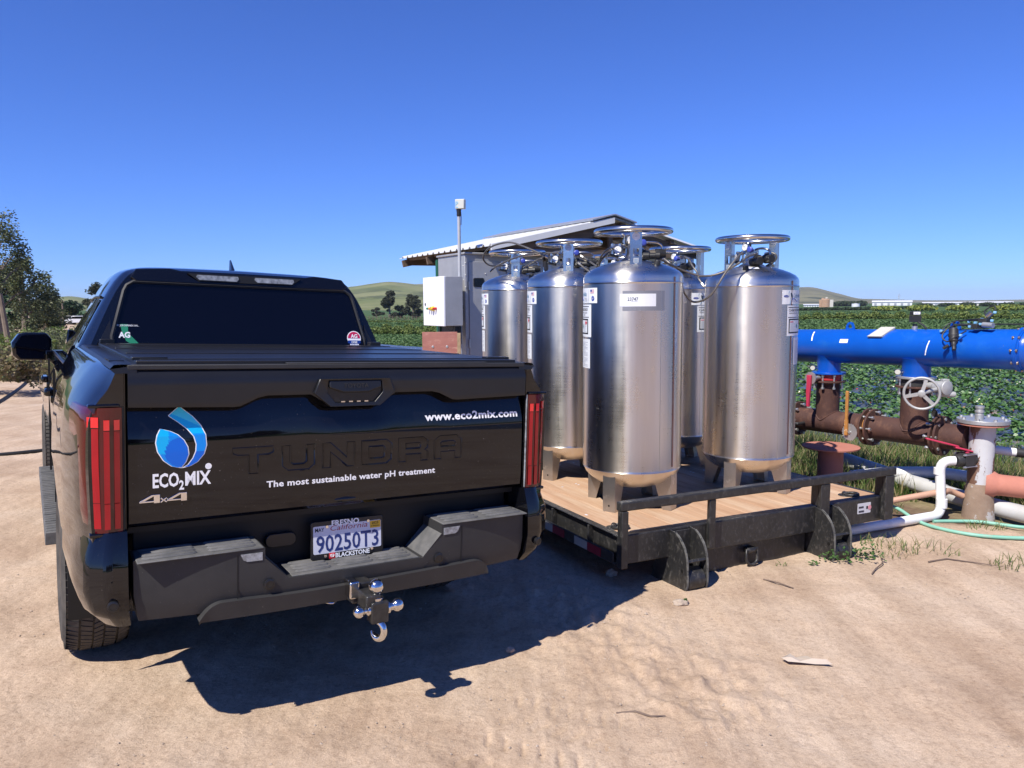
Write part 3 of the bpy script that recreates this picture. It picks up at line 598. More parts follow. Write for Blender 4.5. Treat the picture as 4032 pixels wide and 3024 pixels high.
# wheels ---------------------------------------------------------------------
def wheel(xc, yc):
    sd = 1 if xc > 0 else -1; R_ = .412; W_ = .285
    t = bpy.data.objects.new('wheel', None); COL.objects.link(t); t.parent = truck; t.location = (xc, yc, R_)
    mb = MB(); prof = [(.255, -W_ / 2 + .02), (.30, -W_ / 2), (.352, -W_ / 2 + .004), (.388, -W_ / 2 + .022), (.402, -W_ / 2 + .045), (.404, -.06), (.405, 0), (.404, .06), (.402, W_ / 2 - .045), (.388, W_ / 2 - .022), (.352, W_ / 2 - .004), (.30, W_ / 2), (.255, W_ / 2 - .02)]
    mb.lathe((0, 0, 0), (1, 0, 0), prof, 64, 0, False, False)
    N = 78
    for r0, r1, wv, lean in ((-.128, -.080, .9, .25), (-.070, -.026, .8, .5), (-.018, .018, .78, -.5), (.026, .070, .8, .5), (.080, .128, .9, -.25)):
        for k in range(N):
            a0 = 2 * math.pi * k / N; da = 2 * math.pi / N * wv; V = []
            for x, sh in ((r0, 0), (r1, lean * 2 * math.pi / N)):
                rb = .4145 - (.022 if abs(x) > .12 else .003 if abs(x) > .07 else 0)
                for q in (0, da): V += [(x, rb * math.cos(a0 + sh + q), rb * math.sin(a0 + sh + q)), (x, .398 * math.cos(a0 + sh + q), .398 * math.sin(a0 + sh + q))]
            mb.add(V, [(0, 2, 6, 4), (0, 1, 3, 2), (4, 6, 7, 5), (0, 4, 5, 1), (2, 3, 7, 6)])
    tyre = mb.build('tyre', ['tyre_dusty'], t, smooth=30)
    mb = MB(); mb.lathe((0, 0, 0), (sd, 0, 0), [(.258, .11), (.25, .125), (.235, .10), (.20, .07), (.09, .085), (.075, .10), (.001, .10)], 40)
    for k in range(6):
        R2 = Matrix.Rotation(rad(60 * k), 3, 'X'); mb.box(R2 @ Vector((sd * .105, 0, .16)), (.02, .06, .18), R2)
    mb.lathe((0, 0, 0), (1, 0, 0), [(.256, -.13), (.256, .12)], 40, 0, True, False); mb.build('rim', ['satin_black'], t)
for x in (-.875, .875):
    for y in (1.15, 4.85): wheel(x, y)
MB().cyl((-.8, 1.15, .41), (.8, 1.15, .41), .05, 12).box((0, 2.4, .52), (.9, 3.9, .16)).build('axle', ['gap_black'], truck)
# cab, doors, bonnet: lofted shells --------------------------------------------
GH = {1.75: [(.862, 1.34), (.845, 1.385), (.727, 1.664), (.655, 1.785), (.592, 1.832), (.45, 1.846), (0, 1.850)],
 1.86: [(.915, 1.33), (.885, 1.40), (.752, 1.675), (.675, 1.800), (.605, 1.846), (.45, 1.862), (0, 1.868)],
 2.2: [(.925, 1.315), (.893, 1.40), (.765, 1.675), (.688, 1.806), (.612, 1.856), (.45, 1.880), (0, 1.888)],
 3.0: [(.912, 1.30), (.882, 1.38), (.722, 1.68), (.662, 1.80), (.595, 1.860), (.43, 1.890), (0, 1.900)],
 3.5: [(.905, 1.29), (.872, 1.37), (.715, 1.66), (.655, 1.775), (.59, 1.830), (.42, 1.868), (0, 1.88)],
 4.0: [(.895, 1.28), (.865, 1.34), (.76, 1.52), (.71, 1.58), (.65, 1.62), (.4, 1.66), (0, 1.68)],
 4.4: [(.885, 1.27), (.86, 1.29), (.83, 1.30), (.78, 1.31), (.70, 1.32), (.4, 1.34), (0, 1.35)]}
def gsec(y):
    ks = sorted(GH)
    for a, b in zip(ks, ks[1:]):
        if a <= y <= b: t = (y - a) / (b - a); return [(p[0] + (q[0] - p[0]) * t, p[1] + (q[1] - p[1]) * t) for p, q in zip(GH[a], GH[b])]
yrear = lambda y, z: y - .015 + .10 * max(0, z - 1.36) / .5 * max(0, 1 - (y - 1.75) / .3)
gy = [1.75, 1.78, 1.82, 1.86, 1.95, 2.2, 2.6, 3.0, 3.3, 3.5, 3.7, 4.0, 4.2, 4.4]
mb = MB(); S = [mirror(dense(gsec(y), 3)[:-1] + [(0, gsec(y)[-1][1])])[:-0 or None] for y in gy]
S = [[p for i, p in enumerate(s_) if i == 0 or p != s_[i - 1]] for s_ in S]; n = min(len(s_) for s_ in S)
mb.grid(lambda u, v: (S[int(v)][int(u)][0], yrear(gy[int(v)], S[int(v)][int(u)][1]), S[int(v)][int(u)][1]), list(range(n)), list(range(len(gy))))
P = S[0]; mb.add([(x, yrear(1.75, z), z) for x, z in P[:n]], [tuple(range(n))])
LB = {1.76: [(.862, 1.34), (.93, 1.315), (.965, 1.27), (.992, 1.18), (1.0, 1.05), (.992, .85), (.975, .65), (.94, .50), (.85, .44)],
 2.2: [(.925, 1.32), (.955, 1.305), (.985, 1.26), (1.004, 1.17), (1.008, 1.05), (1.0, .85), (.985, .65), (.95, .50), (.85, .44)],
 3.6: [(.908, 1.295), (.945, 1.285), (.978, 1.24), (1.0, 1.16), (1.006, 1.05), (1.0, .85), (.985, .65), (.95, .50), (.85, .44)],
 4.35: [(.885, 1.27), (.93, 1.26), (.97, 1.22), (1.0, 1.15), (1.012, 1.05), (1.01, .85), (.99, .68), (.95, .54), (.85, .46)],
 4.85: [(.82, 1.24), (.90, 1.235), (.96, 1.20), (1.0, 1.13), (1.03, 1.03), (1.035, .90), (1.03, .80), (1.0, .60), (.9, .50)],
 5.6: [(.76, 1.20), (.86, 1.19), (.92, 1.15), (.96, 1.08), (.98, .98), (.98, .85), (.96, .65), (.92, .50), (.8, .42)],
 5.75: [(.70, 1.12), (.78, 1.11), (.84, 1.08), (.88, 1.02), (.90, .95), (.90, .85), (.88, .65), (.84, .50), (.7, .42)]}
def lsec(y):
    ks = sorted(LB)
    for a, b in zip(ks, ks[1:]):
        if a <= y <= b: t = (y - a) / (b - a); P = [(p[0] + (q[0] - p[0]) * t, p[1] + (q[1] - p[1]) * t) for p, q in zip(LB[a], LB[b])]; break
    d = abs(y - 4.85)
    if d < .52: za = .40 + math.sqrt(.52 ** 2 - d * d); P = [(x, max(z, za + .002 * (8 - i))) for i, (x, z) in enumerate(P)]
    return dense(P, 2)
ly = [1.76, 1.9, 2.2, 2.6, 3.0, 3.3, 3.6, 3.9, 4.2] + [4.31 + .06 * i for i in range(19)] + [5.5, 5.6, 5.68, 5.75]
for sd in (-1, 1):
    S2 = [lsec(y) for y in ly]; mb.grid(lambda u, v: (sd * S2[int(v)][int(u)][0], ly[int(v)], S2[int(v)][int(u)][1]), list(range(len(S2[0]))), list(range(len(ly))))
    V = [(sd * x, 1.757, z) for x, z in S2[0]]; mb.add(V + [(sd * .6, 1.757, .44), (sd * .6, 1.757, 1.34)], [tuple(range(len(V) + 2))])
mb.grid(lambda u, v: (u * lsec(v)[0][0], v, lsec(v)[0][1] + .06 * (1 - u * u) * min(1, (5.76 - v) * 3)), [-1, -.8, -.5, 0, .5, .8, 1], [4.36, 4.6, 4.85, 5.1, 5.4, 5.6, 5.75])
mb.add([(-.7, 5.75, 1.12), (.7, 5.75, 1.12), (.7, 5.75, .42), (-.7, 5.75, .42)], [(0, 1, 2, 3)])
mb.add([(-.86, 1.757, 1.40), (.86, 1.757, 1.40), (.86, 1.757, .44), (-.86, 1.757, .44)], [(0, 1, 2, 3)])
cab = mb.build('cab', ['black_paint'], truck, smooth=38)
# side glass and door details
def gpt(y, t, off):
    P = gsec(y); a, b = P[1], P[2]; x, z = a[0] + (b[0] - a[0]) * t, a[1] + (b[1] - a[1]) * t; return (x + off * .9, z + off * .4)
for sd in (-1, 1):
    for ya, yb, sl in ((1.98, 2.72, 0), (2.82, 3.70, 1)):
        mb = MB(); mb.grid(lambda y, t: (sd * gpt(y, t, .004)[0], y - (.35 * t if sl and y > 3.4 else 0), gpt(y, t, .004)[1]), [ya, (ya + yb) / 2, yb], [.08, .5, .97]); mb.build('side_window', ['tint_glass'], cab)
    mb = MB(); mb.tube([(sd * .95, y, 1.312 - .012 * (y - 1.9)) for y in (1.85, 2.5, 3.2, 3.8)], .009, 6); mb.build('belt_trim', ['satin_black'], cab)
    mb = MB(); mb.tube([(sd * gpt(y, 1.02, .008)[0], y, gpt(y, 1.02, .008)[1]) for y in (1.98, 2.4, 2.8, 3.2, 3.45)], .008, 6); mb.build('rain_strip', ['satin_black'], cab)
    for yh in (2.15, 3.10):
        mb = MB(); mb.box((sd * 1.022, yh, 1.135), (.045, .17, .042)); mb.box((sd * 1.0, yh, 1.10), (.03, .14, .06)); mb.build('door_handle', ['black_paint'], cab, bevel=.012, bseg=3)
    mb = MB(); [mb.box((sd * 1.004, yy, .93), (.012, .006, .72)) for yy in (1.765, 2.75)]; mb.build('door_seam', ['gap_black'], cab)
    mb = MB(); mb.box((sd * .98, 2.78, .375), (.16, 2.05, .07))
    [mb.box((sd * 1.0, 1.80 + .055 * k, .412), (.11, .026, .008)) for k in range(36)]
    mb.build('running_board', ['step_plastic'], truck, bevel=.015, bseg=2)
    # door mirror
    mc = Vector((sd * 1.085, 3.68, 1.325)); e1, e2 = Vector((sd, -.18, 0)).normalized(), Vector((0, 0, 1)); e3 = Vector((sd * .18, 1, 0)).normalized()
    O8 = [(-.125, -.10), (.09, -.098), (.125, -.06), (.13, .03), (.085, .095), (.04, .104), (-.09, .104), (-.125, .06)]
    mb = MB(); V = []
    for k, d in ((.90, -.012), (1, .0), (1, .05), (.88, .10), (.55, .135)): V += [mc + e1 * a * k + e2 * b * k + e3 * d for a, b in O8]
    mb.add(V, [(i * 8 + j, i * 8 + (j + 1) % 8, i * 8 + 8 + (j + 1) % 8, i * 8 + 8 + j) for i in range(4) for j in range(8)] + [tuple(range(8)), tuple(range(32, 40))])
    mb.box(mc + Vector((-sd * .16, .0, -.058)), (.16, .07, .07)); mb.box(mc + Vector((-sd * .235, .06, .03)), (.04, .14, .2), Matrix.Rotation(rad(sd * -8), 3, 'Y'))
    dm = mb.build('door_mirror', ['black_paint'], truck, bevel=.012, bseg=3)
    mb = MB(); mb.prism([(a * .84 - .0, b * .86) for a, b in O8], lambda a, b: mc + e1 * a + e2 * b - e3 * .0145, lambda a, b: mc + e1 * a + e2 * b - e3 * .010); mb.build('mirror_glass', ['tint_glass'], dm, smooth=0)
# rear window -----------------------------------------------------------------
ry = lambda z, d=0: yrear(1.75, z) - d
WP = [(-.722, 1.372), (.722, 1.372), (.720, 1.47), (.655, 1.715), (.640, 1.745), (.605, 1.768), (-.605, 1.768), (-.640, 1.745), (-.655, 1.715), (-.720, 1.47)]
mb = MB(); mb.prism(WP, lambda x, z: (x, ry(z, .008), z), lambda x, z: (x, ry(z, -.01), z)); rw = mb.build('rear_window', ['tint_glass'], cab, smooth=0)
mb = MB(); L_ = [(x * 1.012, z + .006 * (z > 1.5)) for x, z in WP]; mb.tube([(x, ry(z, .010), z) for x, z in L_], .011, 6, closed=True); mb.box((0, ry(1.385, .016), 1.385), (1.43, .012, .026)); mb.build('window_seal', ['bumper_plastic'], rw)
mb = MB()
for sd in (-1, 1): mb.prism([(sd * .735, 1.372), (sd * .82, 1.372), (sd * .733, 1.56)], lambda x, z: (x, ry(z, .006), z), lambda x, z: (x, ry(z, -.01), z))
mb.build('pillar_trim', ['satin_black'], cab)
SPp = [(-.60, 1.775), (.60, 1.775), (.63, 1.80), (.60, 1.845), (.42, 1.858), (.34, 1.842), (-.34, 1.842), (-.42, 1.858), (-.60, 1.845), (-.63, 1.80)]
mb = MB(); mb.prism(SPp, lambda x, z: (x, ry(z, .022 - .01 * (z > 1.8)), z), lambda x, z: (x, ry(z, -.05), z)); mb.build('roof_spoiler', ['black_paint'], cab, bevel=.006)
mb = MB(); mb.prism([(-.33, 1.836), (.33, 1.836), (.27, 1.792), (-.27, 1.792)], lambda x, z: (x, ry(z, .026), z), lambda x, z: (x, ry(z, 0), z)); hl = mb.build('high_lamp_housing', ['gap_black'], cab)
for a, b in ((-.285, -.045), (.045, .285)):
    mb = MB(); mb.prism([(a + .018, 1.800), (b - .012, 1.800), (b, 1.814), (b - .005, 1.829), (a + .006, 1.829), (a, 1.815)], lambda x, z: (x, ry(z, .031), z), lambda x, z: (x, ry(z, .02), z)); mb.build('high_lamp_lens', ['lens_clear'], hl)
mb = MB(); mb.grid(lambda u, v: (.012 * (1 - u * .85) * math.cos(v) + .02, 2.28 + .075 * (1 - u * .7) * math.sin(v) + .05 * u, 1.885 + .075 * u), [0, .3, .6, .85, 1], [i * math.pi / 6 for i in range(13)])
mb.build('roof_antenna', ['black_paint'], cab, smooth=60)
# window stickers
sf = lambda x0, z0, d=.010: (lambda x, z: (x0 + x, ry(z0 + z, d), z0 + z))
CA = [(-.685, 1.535), (-.648, 1.535), (-.648, 1.487), (-.592, 1.425), (-.592, 1.41), (-.622, 1.408), (-.632, 1.425), (-.660, 1.444), (-.668, 1.472), (-.680, 1.50)]
mb = MB(); mb.prism(CA, sf(0, 0, .0095), sf(0, 0, .0085)); mb.text('MY JOB DEPENDS ON...', sf(-.705, 1.524, .0105), .009, .112, 1, off=.01); mb.text('AG', sf(-.696, 1.462, .0105), .030, .058, 1, off=.04); mb.build('state_sticker', ['sticker_green', 'vinyl_white'], rw, smooth=0)
mb = MB(); cir = lambda r, cx=.66, cz=1.475: [(cx + r * math.cos(rad(a)), cz + r * math.sin(rad(a))) for a in range(0, 360, 15)]
mb.prism(cir(.046), sf(0, 0, .0095), sf(0, 0, .0085), 0); mb.prism([(.632, 1.44), (.690, 1.44), (.688, 1.408), (.634, 1.408)], sf(0, 0, .0096), sf(0, 0, .0085), 0)
mb.prism([p for p in cir(.041) if p[1] > 1.466], sf(0, 0, .0105), sf(0, 0, .009), 1); mb.prism([(.619, 1.461), (.701, 1.461), (.703, 1.445), (.69, 1.44), (.63, 1.44), (.617, 1.445)], sf(0, 0, .0106), sf(0, 0, .009), 2)
mb.text('AG', sf(.66, 1.477, .0115), .024, .044, 0, off=.03, align='C'); mb.text('ONE', sf(.66, 1.4435, .0115), .014, .040, 0, off=.02, align='C'); mb.text('FRESNO', sf(.66, 1.426, .0112), .010, .048, 2, align='C'); mb.text('STATE', sf(.66, 1.412, .0112), .010, .036, 2, align='C')
mb.build('round_sticker', ['vinyl_white', 'sticker_red', 'sticker_navy'], rw, smooth=0)
# ---------------------------------------------------------------- steel platform with timber deck
mat('frame_black', (.014, .014, .0145), .42, col2=(.028, .027, .026), vs=9, stain=(.115, .105, .092), sscale=42, sth=(.52, .80), sr=.9, stretch=(1, 1, .6), bump=.05, bs=90)
mat('worn_edge', (.16, .155, .14), .8, col2=(.06, .058, .055), vs=18, stain=(.03, .03, .03), sscale=20, sth=(.5, .6))
mat('deck_timber', (.52, .33, .205), .8, col2=(.40, .235, .14), vs=2.2, stretch=(9, .9, 1), stain=(.56, .40, .27), sscale=1.2, sth=(.45, .65), bump=.18, bs=18, spec=.2)
mat('tape_red', (.25, .012, .03), .4); mat('tape_white', (.45, .44, .41), .4, col2=(.36, .35, .33))
mat('id_plate', (.62, .62, .64), .4, col2=(.58, .58, .60)); mat('tag_pink', (.70, .30, .33), .6); mat('print_dark', (.02, .02, .024), .5)
SO = Vector((.9645, 4.5519, 0))
SM = frame(SO, 63) @ Matrix.Rotation(rad(.93), 4, 'Y')
skid = thing('flatbed_platform', 'low black steel flatbed platform with timber deck and front rail, carrying steel tanks', 'flatbed', SM)
XL, XR, YB = -.39, 1.985, 3.35
mb = MB()
for i in range(11):
    x0 = -.335 + .207 * i; mb.box((x0 + .1025, 1.69, .235), (.2035, 3.30, .035))
deck = mb.build('deck', ['deck_timber'], skid, bevel=.002)
mb = MB()
for i in range(11):
    for y in (.5, .52, 1.25, 1.27, 2.0, 2.02, 2.7): mb.lathe((-.335 + .207 * i + .05 + .06 * (i % 2), y + .05 * random.random(), .2525), (0, 0, 1), [(.009, 0), (.007, .0012)], 8)
mb.build('deck_screws', ['id_plate'], deck)
mb = MB()
mb.box((.80, .028, .166), (2.37, .012, .172)); mb.box((.80, .052, .250), (2.37, .055, .010)); mb.box((.80, .05, .083), (2.37, .055, .010))
mb.box((.80, YB, .166), (2.37, .05, .172)); mb.box((XR - .02, 1.69, .166), (.04, 3.30, .172))
mb.box((XL + .052, 1.69, .167), (.010, 3.28, .160)); mb.box((XL + .035, 1.69, .252), (.05, 3.28, .008)); mb.box((XL + .028, 1.69, .086), (.06, 3.28, .008))
mb.box((XL + .004, 1.69, .112), (.010, 3.26, .066))
for y in (.35, .8, 1.3, 1.8, 2.3, 2.8): mb.box((XL + .03, y, .167), (.05, .012, .15))
mb.box((.75, .10, -.01), (.93, .05, .18)); mb.box((.76, 1.9, .0), (.1, 2.9, .14)); mb.box((-.1, 1.9, .03), (.08, 2.9, .10)); mb.box((1.6, 1.9, .03), (.08, 2.9, .10))
fr = mb.build('frame', ['frame_black'], skid, bevel=.004)
mb = MB()
for k, (y0, y1) in enumerate(((.19, .34), (.62, .77), (1.05, 1.2), (1.48, 1.63))):
    mb = MB(); mb.box((XL - .0025, (y0 + y1) / 2 + .0, .110), (.003, y1 - y0, .052), mi=0); mb.box((XL - .0025, (y0 + y1) / 2 + .1505, .110), (.003, y1 - y0 + .001, .052), mi=1)
    mb.build('reflective_tape', ['tape_red', 'tape_white'], fr)
mb = MB(); mb.box((.80, .0, .440), (2.40, .055, .055)); rail = mb.build('rail', ['frame_black'], skid, bevel=.009, bseg=3)
for x, wx, dy, z0 in ((-.372, .046, .085, .072), (.295, .05, .05, .10), (1.285, .085, .06, .075), (1.935, .09, .07, .09)):
    mb = MB(); mb.box((x, .012 - .02, (.412 + z0) / 2), (wx, dy * .55, .412 - z0))
    if x > 1: mb.box((x - wx / 2 + .005, .03, (.412 + .26) / 2), (.010, .07, .412 - .26))
    mb.build('rail_post', ['frame_black'], skid, bevel=.004)
def foot(x0, x1):
    pl = [(.02, .25), (-.03, .243), (-.075, .215), (-.115, .17), (-.14, .11), (-.148, .04), (-.15, -.045), (-.135, -.085), (-.10, -.105), (.20, -.10), (.13, .08), (.02, .08)]
    mb = MB()
    for x in (x0, x1): mb.prism(pl, lambda y, z: (x - .006, y, z), lambda y, z: (x + .006, y, z))
    mb.box(((x0 + x1) / 2, .012, .10), (x1 - x0, .012, .28))
    o = mb.build('foot_bracket', ['frame_black'], skid, bevel=.003)
    mb = MB()
    for x in (x0, x1): mb.tube([(x, y - .001, z) for y, z in spline2(pl[1:9])], .0068, 4)
    mb.build('worn_edges', ['worn_edge'], o)
    MB().box(((x0 + x1) / 2, -.118, .085), (x1 - x0, .045, .02), Matrix.Rotation(rad(-20), 3, 'X')).build('cross_bar', ['frame_black'], o, bevel=.005)
    mb = MB(); mb.lathe((x0 + .012, -.085, -.035), (1, 0, 0), [(.03, 0), (.066, .0), (.072, .006), (.072, x1 - x0 - .03), (.066, x1 - x0 - .024), (.03, x1 - x0 - .024)], 28); mb.build('roller', ['frame_black'], o)
    mb = MB()
    for x in (x0, x1): mb.lathe((x - .0075, -.105, .028), (1, 0, 0), [(.0115, 0), (.0115, .015)], 14)
    mb.build('pin_hole', ['gap_black'], o)
def spline2(P): return [(p.x, p.y) for p in spline([(a, b, 0) for a, b in P], 4)]
foot(.0, .152); foot(1.245, 1.40)
mb = MB(); mb.lathe((.685, .045, .02), (1, 0, 0), [(.02, -.035), (.022, -.03), (.022, .03), (.02, .035)], 14); mb.box((.685, .06, .02), (.06, .03, .04))
o = mb.build('lashing_lug', ['frame_black'], skid, bevel=.003)
def dring(c, w_, h, e1, e2, parent):
    mb = MB(); c, e1, e2 = Vector(c), Vector(e1), Vector(e2); P = [c - e1 * w_ + e2 * .0, c - e1 * w_ - e2 * h * .5] + [c + e1 * w_ * math.cos(rad(a)) - e2 * (h * .5 - w_ * .9 * math.sin(rad(a))) for a in range(200, 341, 20)][::1] + [c + e1 * w_ - e2 * h * .5, c + e1 * w_]
    mb.tube(P, .0105, 8, closed=True); return mb.build('lashing_ring', ['frame_black'], parent, smooth=60)
dring((.685, .035, .028), .048, .115, (1, 0, 0), (0, .1, 1), o)
for c, e1, e2 in (((-.30, .19, .262), (.6, .8, 0), (-.8, .6, -.06)), ((1.70, .16, .262), (.6, .8, 0), (-.8, .6, -.06))):
    mb = MB(); mb.lathe(Vector(c) - Vector(e1) * .03, e1, [(.018, 0), (.018, .06)], 12); mb.lathe((c[0], c[1], .253), (0, 0, 1), [(.05, 0), (.045, .006)], 20); lg = mb.build('lashing_lug', ['frame_black'], skid, bevel=.002); dring(c, .042, .10, e1, e2, lg)
mb = MB(); mb.prism(rrect(1.665, .150, 1.80, .225, .004), lambda x, z: (x, .0205, z), lambda x, z: (x, .0225, z), 0)
for k, (z, wv) in enumerate(((.200, .05), (.193, .05), (.170, .055), (.163, .055))): mb.box((1.70 + .004 * (k > 1), .0195, z), (wv, .001, .005), mi=1)
mb.box((1.762, .0195, .190), (.018, .001, .02), mi=1); mb.lathe((1.788, .0195, .188), (0, -1, 0), [(.017, 0), (.017, .001)], 16, 2); mb.build('identification_plate', ['id_plate', 'print_dark', 'tag_pink'], fr)

# ---------------------------------------------------------------- stainless gas tanks
def steel(name, c, rough, spots=True):
    m = bpy.data.materials.new(name); m.use_nodes = True; t = m.node_tree; b = t.nodes['Principled BSDF']; L = t.links.new
    b.inputs['Metallic'].default_value = 1
    tc = t.nodes.new('ShaderNodeTexCoord')
    def nz(s, st, det=5, ro=.6):
        mp = t.nodes.new('ShaderNodeMapping'); mp.inputs['Scale'].default_value = st; L(tc.outputs['Object'], mp.inputs[0])
        n = t.nodes.new('ShaderNodeTexNoise'); n.inputs['Scale'].default_value = s; n.inputs['Detail'].default_value = det; n.inputs['Roughness'].default_value = ro; L(mp.outputs[0], n.inputs['Vector']); return n.outputs[0]
    def mr(v, a, b_, c_, d): 
        x = t.nodes.new('ShaderNodeMapRange'); L(v, x.inputs[0]); x.inputs[1].default_value = a; x.inputs[2].default_value = b_; x.inputs[3].default_value = c_; x.inputs[4].default_value = d; return x.outputs[0]
    streak = nz(16, (1, 1, .045)); hatch = nz(2.2, (1, 1, 60), 3); grime = nz(3, (1, 1, .5), 7)
    s = t.nodes.new('ShaderNodeMath'); s.operation = 'ADD'; L(mr(streak, .3, .7, 0, .06), s.inputs[0]); L(mr(hatch, .3, .7, 0, .03), s.inputs[1])
    s2 = t.nodes.new('ShaderNodeMath'); s2.operation = 'ADD'; L(s.outputs[0], s2.inputs[0]); L(mr(grime, .35, .7, rough, rough + .10), s2.inputs[1])
    sp = mr(nz(85, (1, 1, .8), 2), .72, .75, 0, 1); sel = mr(nz(2.6, (1, 1, 1), 3), .48, .60, 0, 1)
    sm = t.nodes.new('ShaderNodeMath'); sm.operation = 'MULTIPLY'; L(sp, sm.inputs[0]); L(sel, sm.inputs[1])
    ro = t.nodes.new('ShaderNodeMix'); L(sm.outputs[0], ro.inputs[0]); L(s2.outputs[0], ro.inputs[2]); ro.inputs[3].default_value = .9; L(ro.outputs[0], b.inputs['Roughness'])
    me = t.nodes.new('ShaderNodeMath'); me.operation = 'SUBTRACT'; me.inputs[0].default_value = 1; L(sm.outputs[0], me.inputs[1]); L(me.outputs[0], b.inputs['Metallic'])
    r = t.nodes.new('ShaderNodeValToRGB'); r.color_ramp.elements[0].color = (*[q * .88 for q in c], 1); r.color_ramp.elements[1].color = (*c, 1); r.color_ramp.elements[0].position = .3; r.color_ramp.elements[1].position = .7; L(streak, r.inputs[0])
    cm = t.nodes.new('ShaderNodeMix'); cm.data_type = 'RGBA'; L(sm.outputs[0], cm.inputs[0]); L(r.outputs[0], cm.inputs[6]); cm.inputs[7].default_value = (.42, .41, .39, 1); L(cm.outputs[2], b.inputs['Base Color'])
    tg_ = t.nodes.new('ShaderNodeTangent'); tg_.direction_type = 'RADIAL'; tg_.axis = 'Z'; L(tg_.outputs[0], b.inputs['Tangent']); b.inputs['Anisotropic'].default_value = .78; b.inputs['Anisotropic Rotation'].default_value = AROT
    MATS[name] = m
AROT = .25
steel('stainless', (.74, .705, .645), .22)

mat('steel_bright', (.66, .65, .63), .2, metal=1, col2=(.56, .55, .53), vs=14)
mat('steel_plate', (.52, .51, .50), .42, metal=1, col2=(.44, .43, .42), vs=10, stain=(.62, .61, .59), sscale=14, sth=(.6, .66))
mat('fitting_steel', (.55, .54, .52), .25, metal=1, col2=(.38, .36, .33), vs=40); mat('brass', (.62, .44, .20), .3, metal=1, col2=(.5, .34, .15), vs=30)
mat('reg_black', (.012, .012, .012), .45, col2=(.022, .021, .02), vs=20); mat('reg_bronze', (.20, .17, .13), .4, metal=.6, col2=(.14, .12, .09), vs=20); mat('knob_blue', (.05, .08, .42), .4)
mat('hose_grey', (.20, .185, .165), .42, metal=.5, col2=(.13, .12, .11), vs=60); mat('gauge_face', (.75, .75, .75), .3)
mat('label_white', (.78, .79, .80), .35, col2=(.75, .76, .77)); mat('label_ink', (.03, .05, .09), .5); mat('label_blue', (.02, .05, .32), .4); mat('label_cyan', (.10, .26, .42), .5); mat('label_pink', (.62, .22, .27), .5); mat('label_red', (.6, .03, .05), .5); mat('label_green', (.01, .22, .16), .5); mat('label_grey', (.42, .44, .48), .5)
mat('painted_reflection', (.26, .12, .085), .55, metal=.5, col2=(.30, .20, .16), vs=9); mat('residue', (.36, .36, .37), .5, metal=.75, col2=(.32, .32, .33))  # first: reddish tone that paints a reflected red line onto the tank steel
TR_ = .332
PROF = [(.002, .136), (.10, .138), (.18, .150), (.24, .172), (.285, .203), (.315, .235), (.328, .262), (.3315, .268), (.3335, .272), (.3315, .276), (.332, .29), (.332, 1.495), (.3325, 1.500), (.3355, 1.505), (.3325, 1.510), (.3315, 1.52), (.331, 1.545), (.324, 1.563), (.305, 1.582), (.27, 1.602), (.22, 1.622), (.16, 1.640), (.10, 1.652), (.05, 1.656), (.002, 1.657)]
def brg(b, r, z): return Vector((r * math.sin(rad(b)), r * math.cos(rad(b)), z))
def patch(mb, b0, b1, z0, z1, mi=0, off=.0016, r=TR_, n=10):
    bs = [b0 + (b1 - b0) * i / n for i in range(n + 1)]; return mb.grid(lambda b, z: brg(b, r + off, z), bs, [z0, z1], mi)
def wrap(bl, zl, off=.0024, r=TR_): return lambda x, z: brg(bl - math.degrees(x / r), r + off, zl + z)
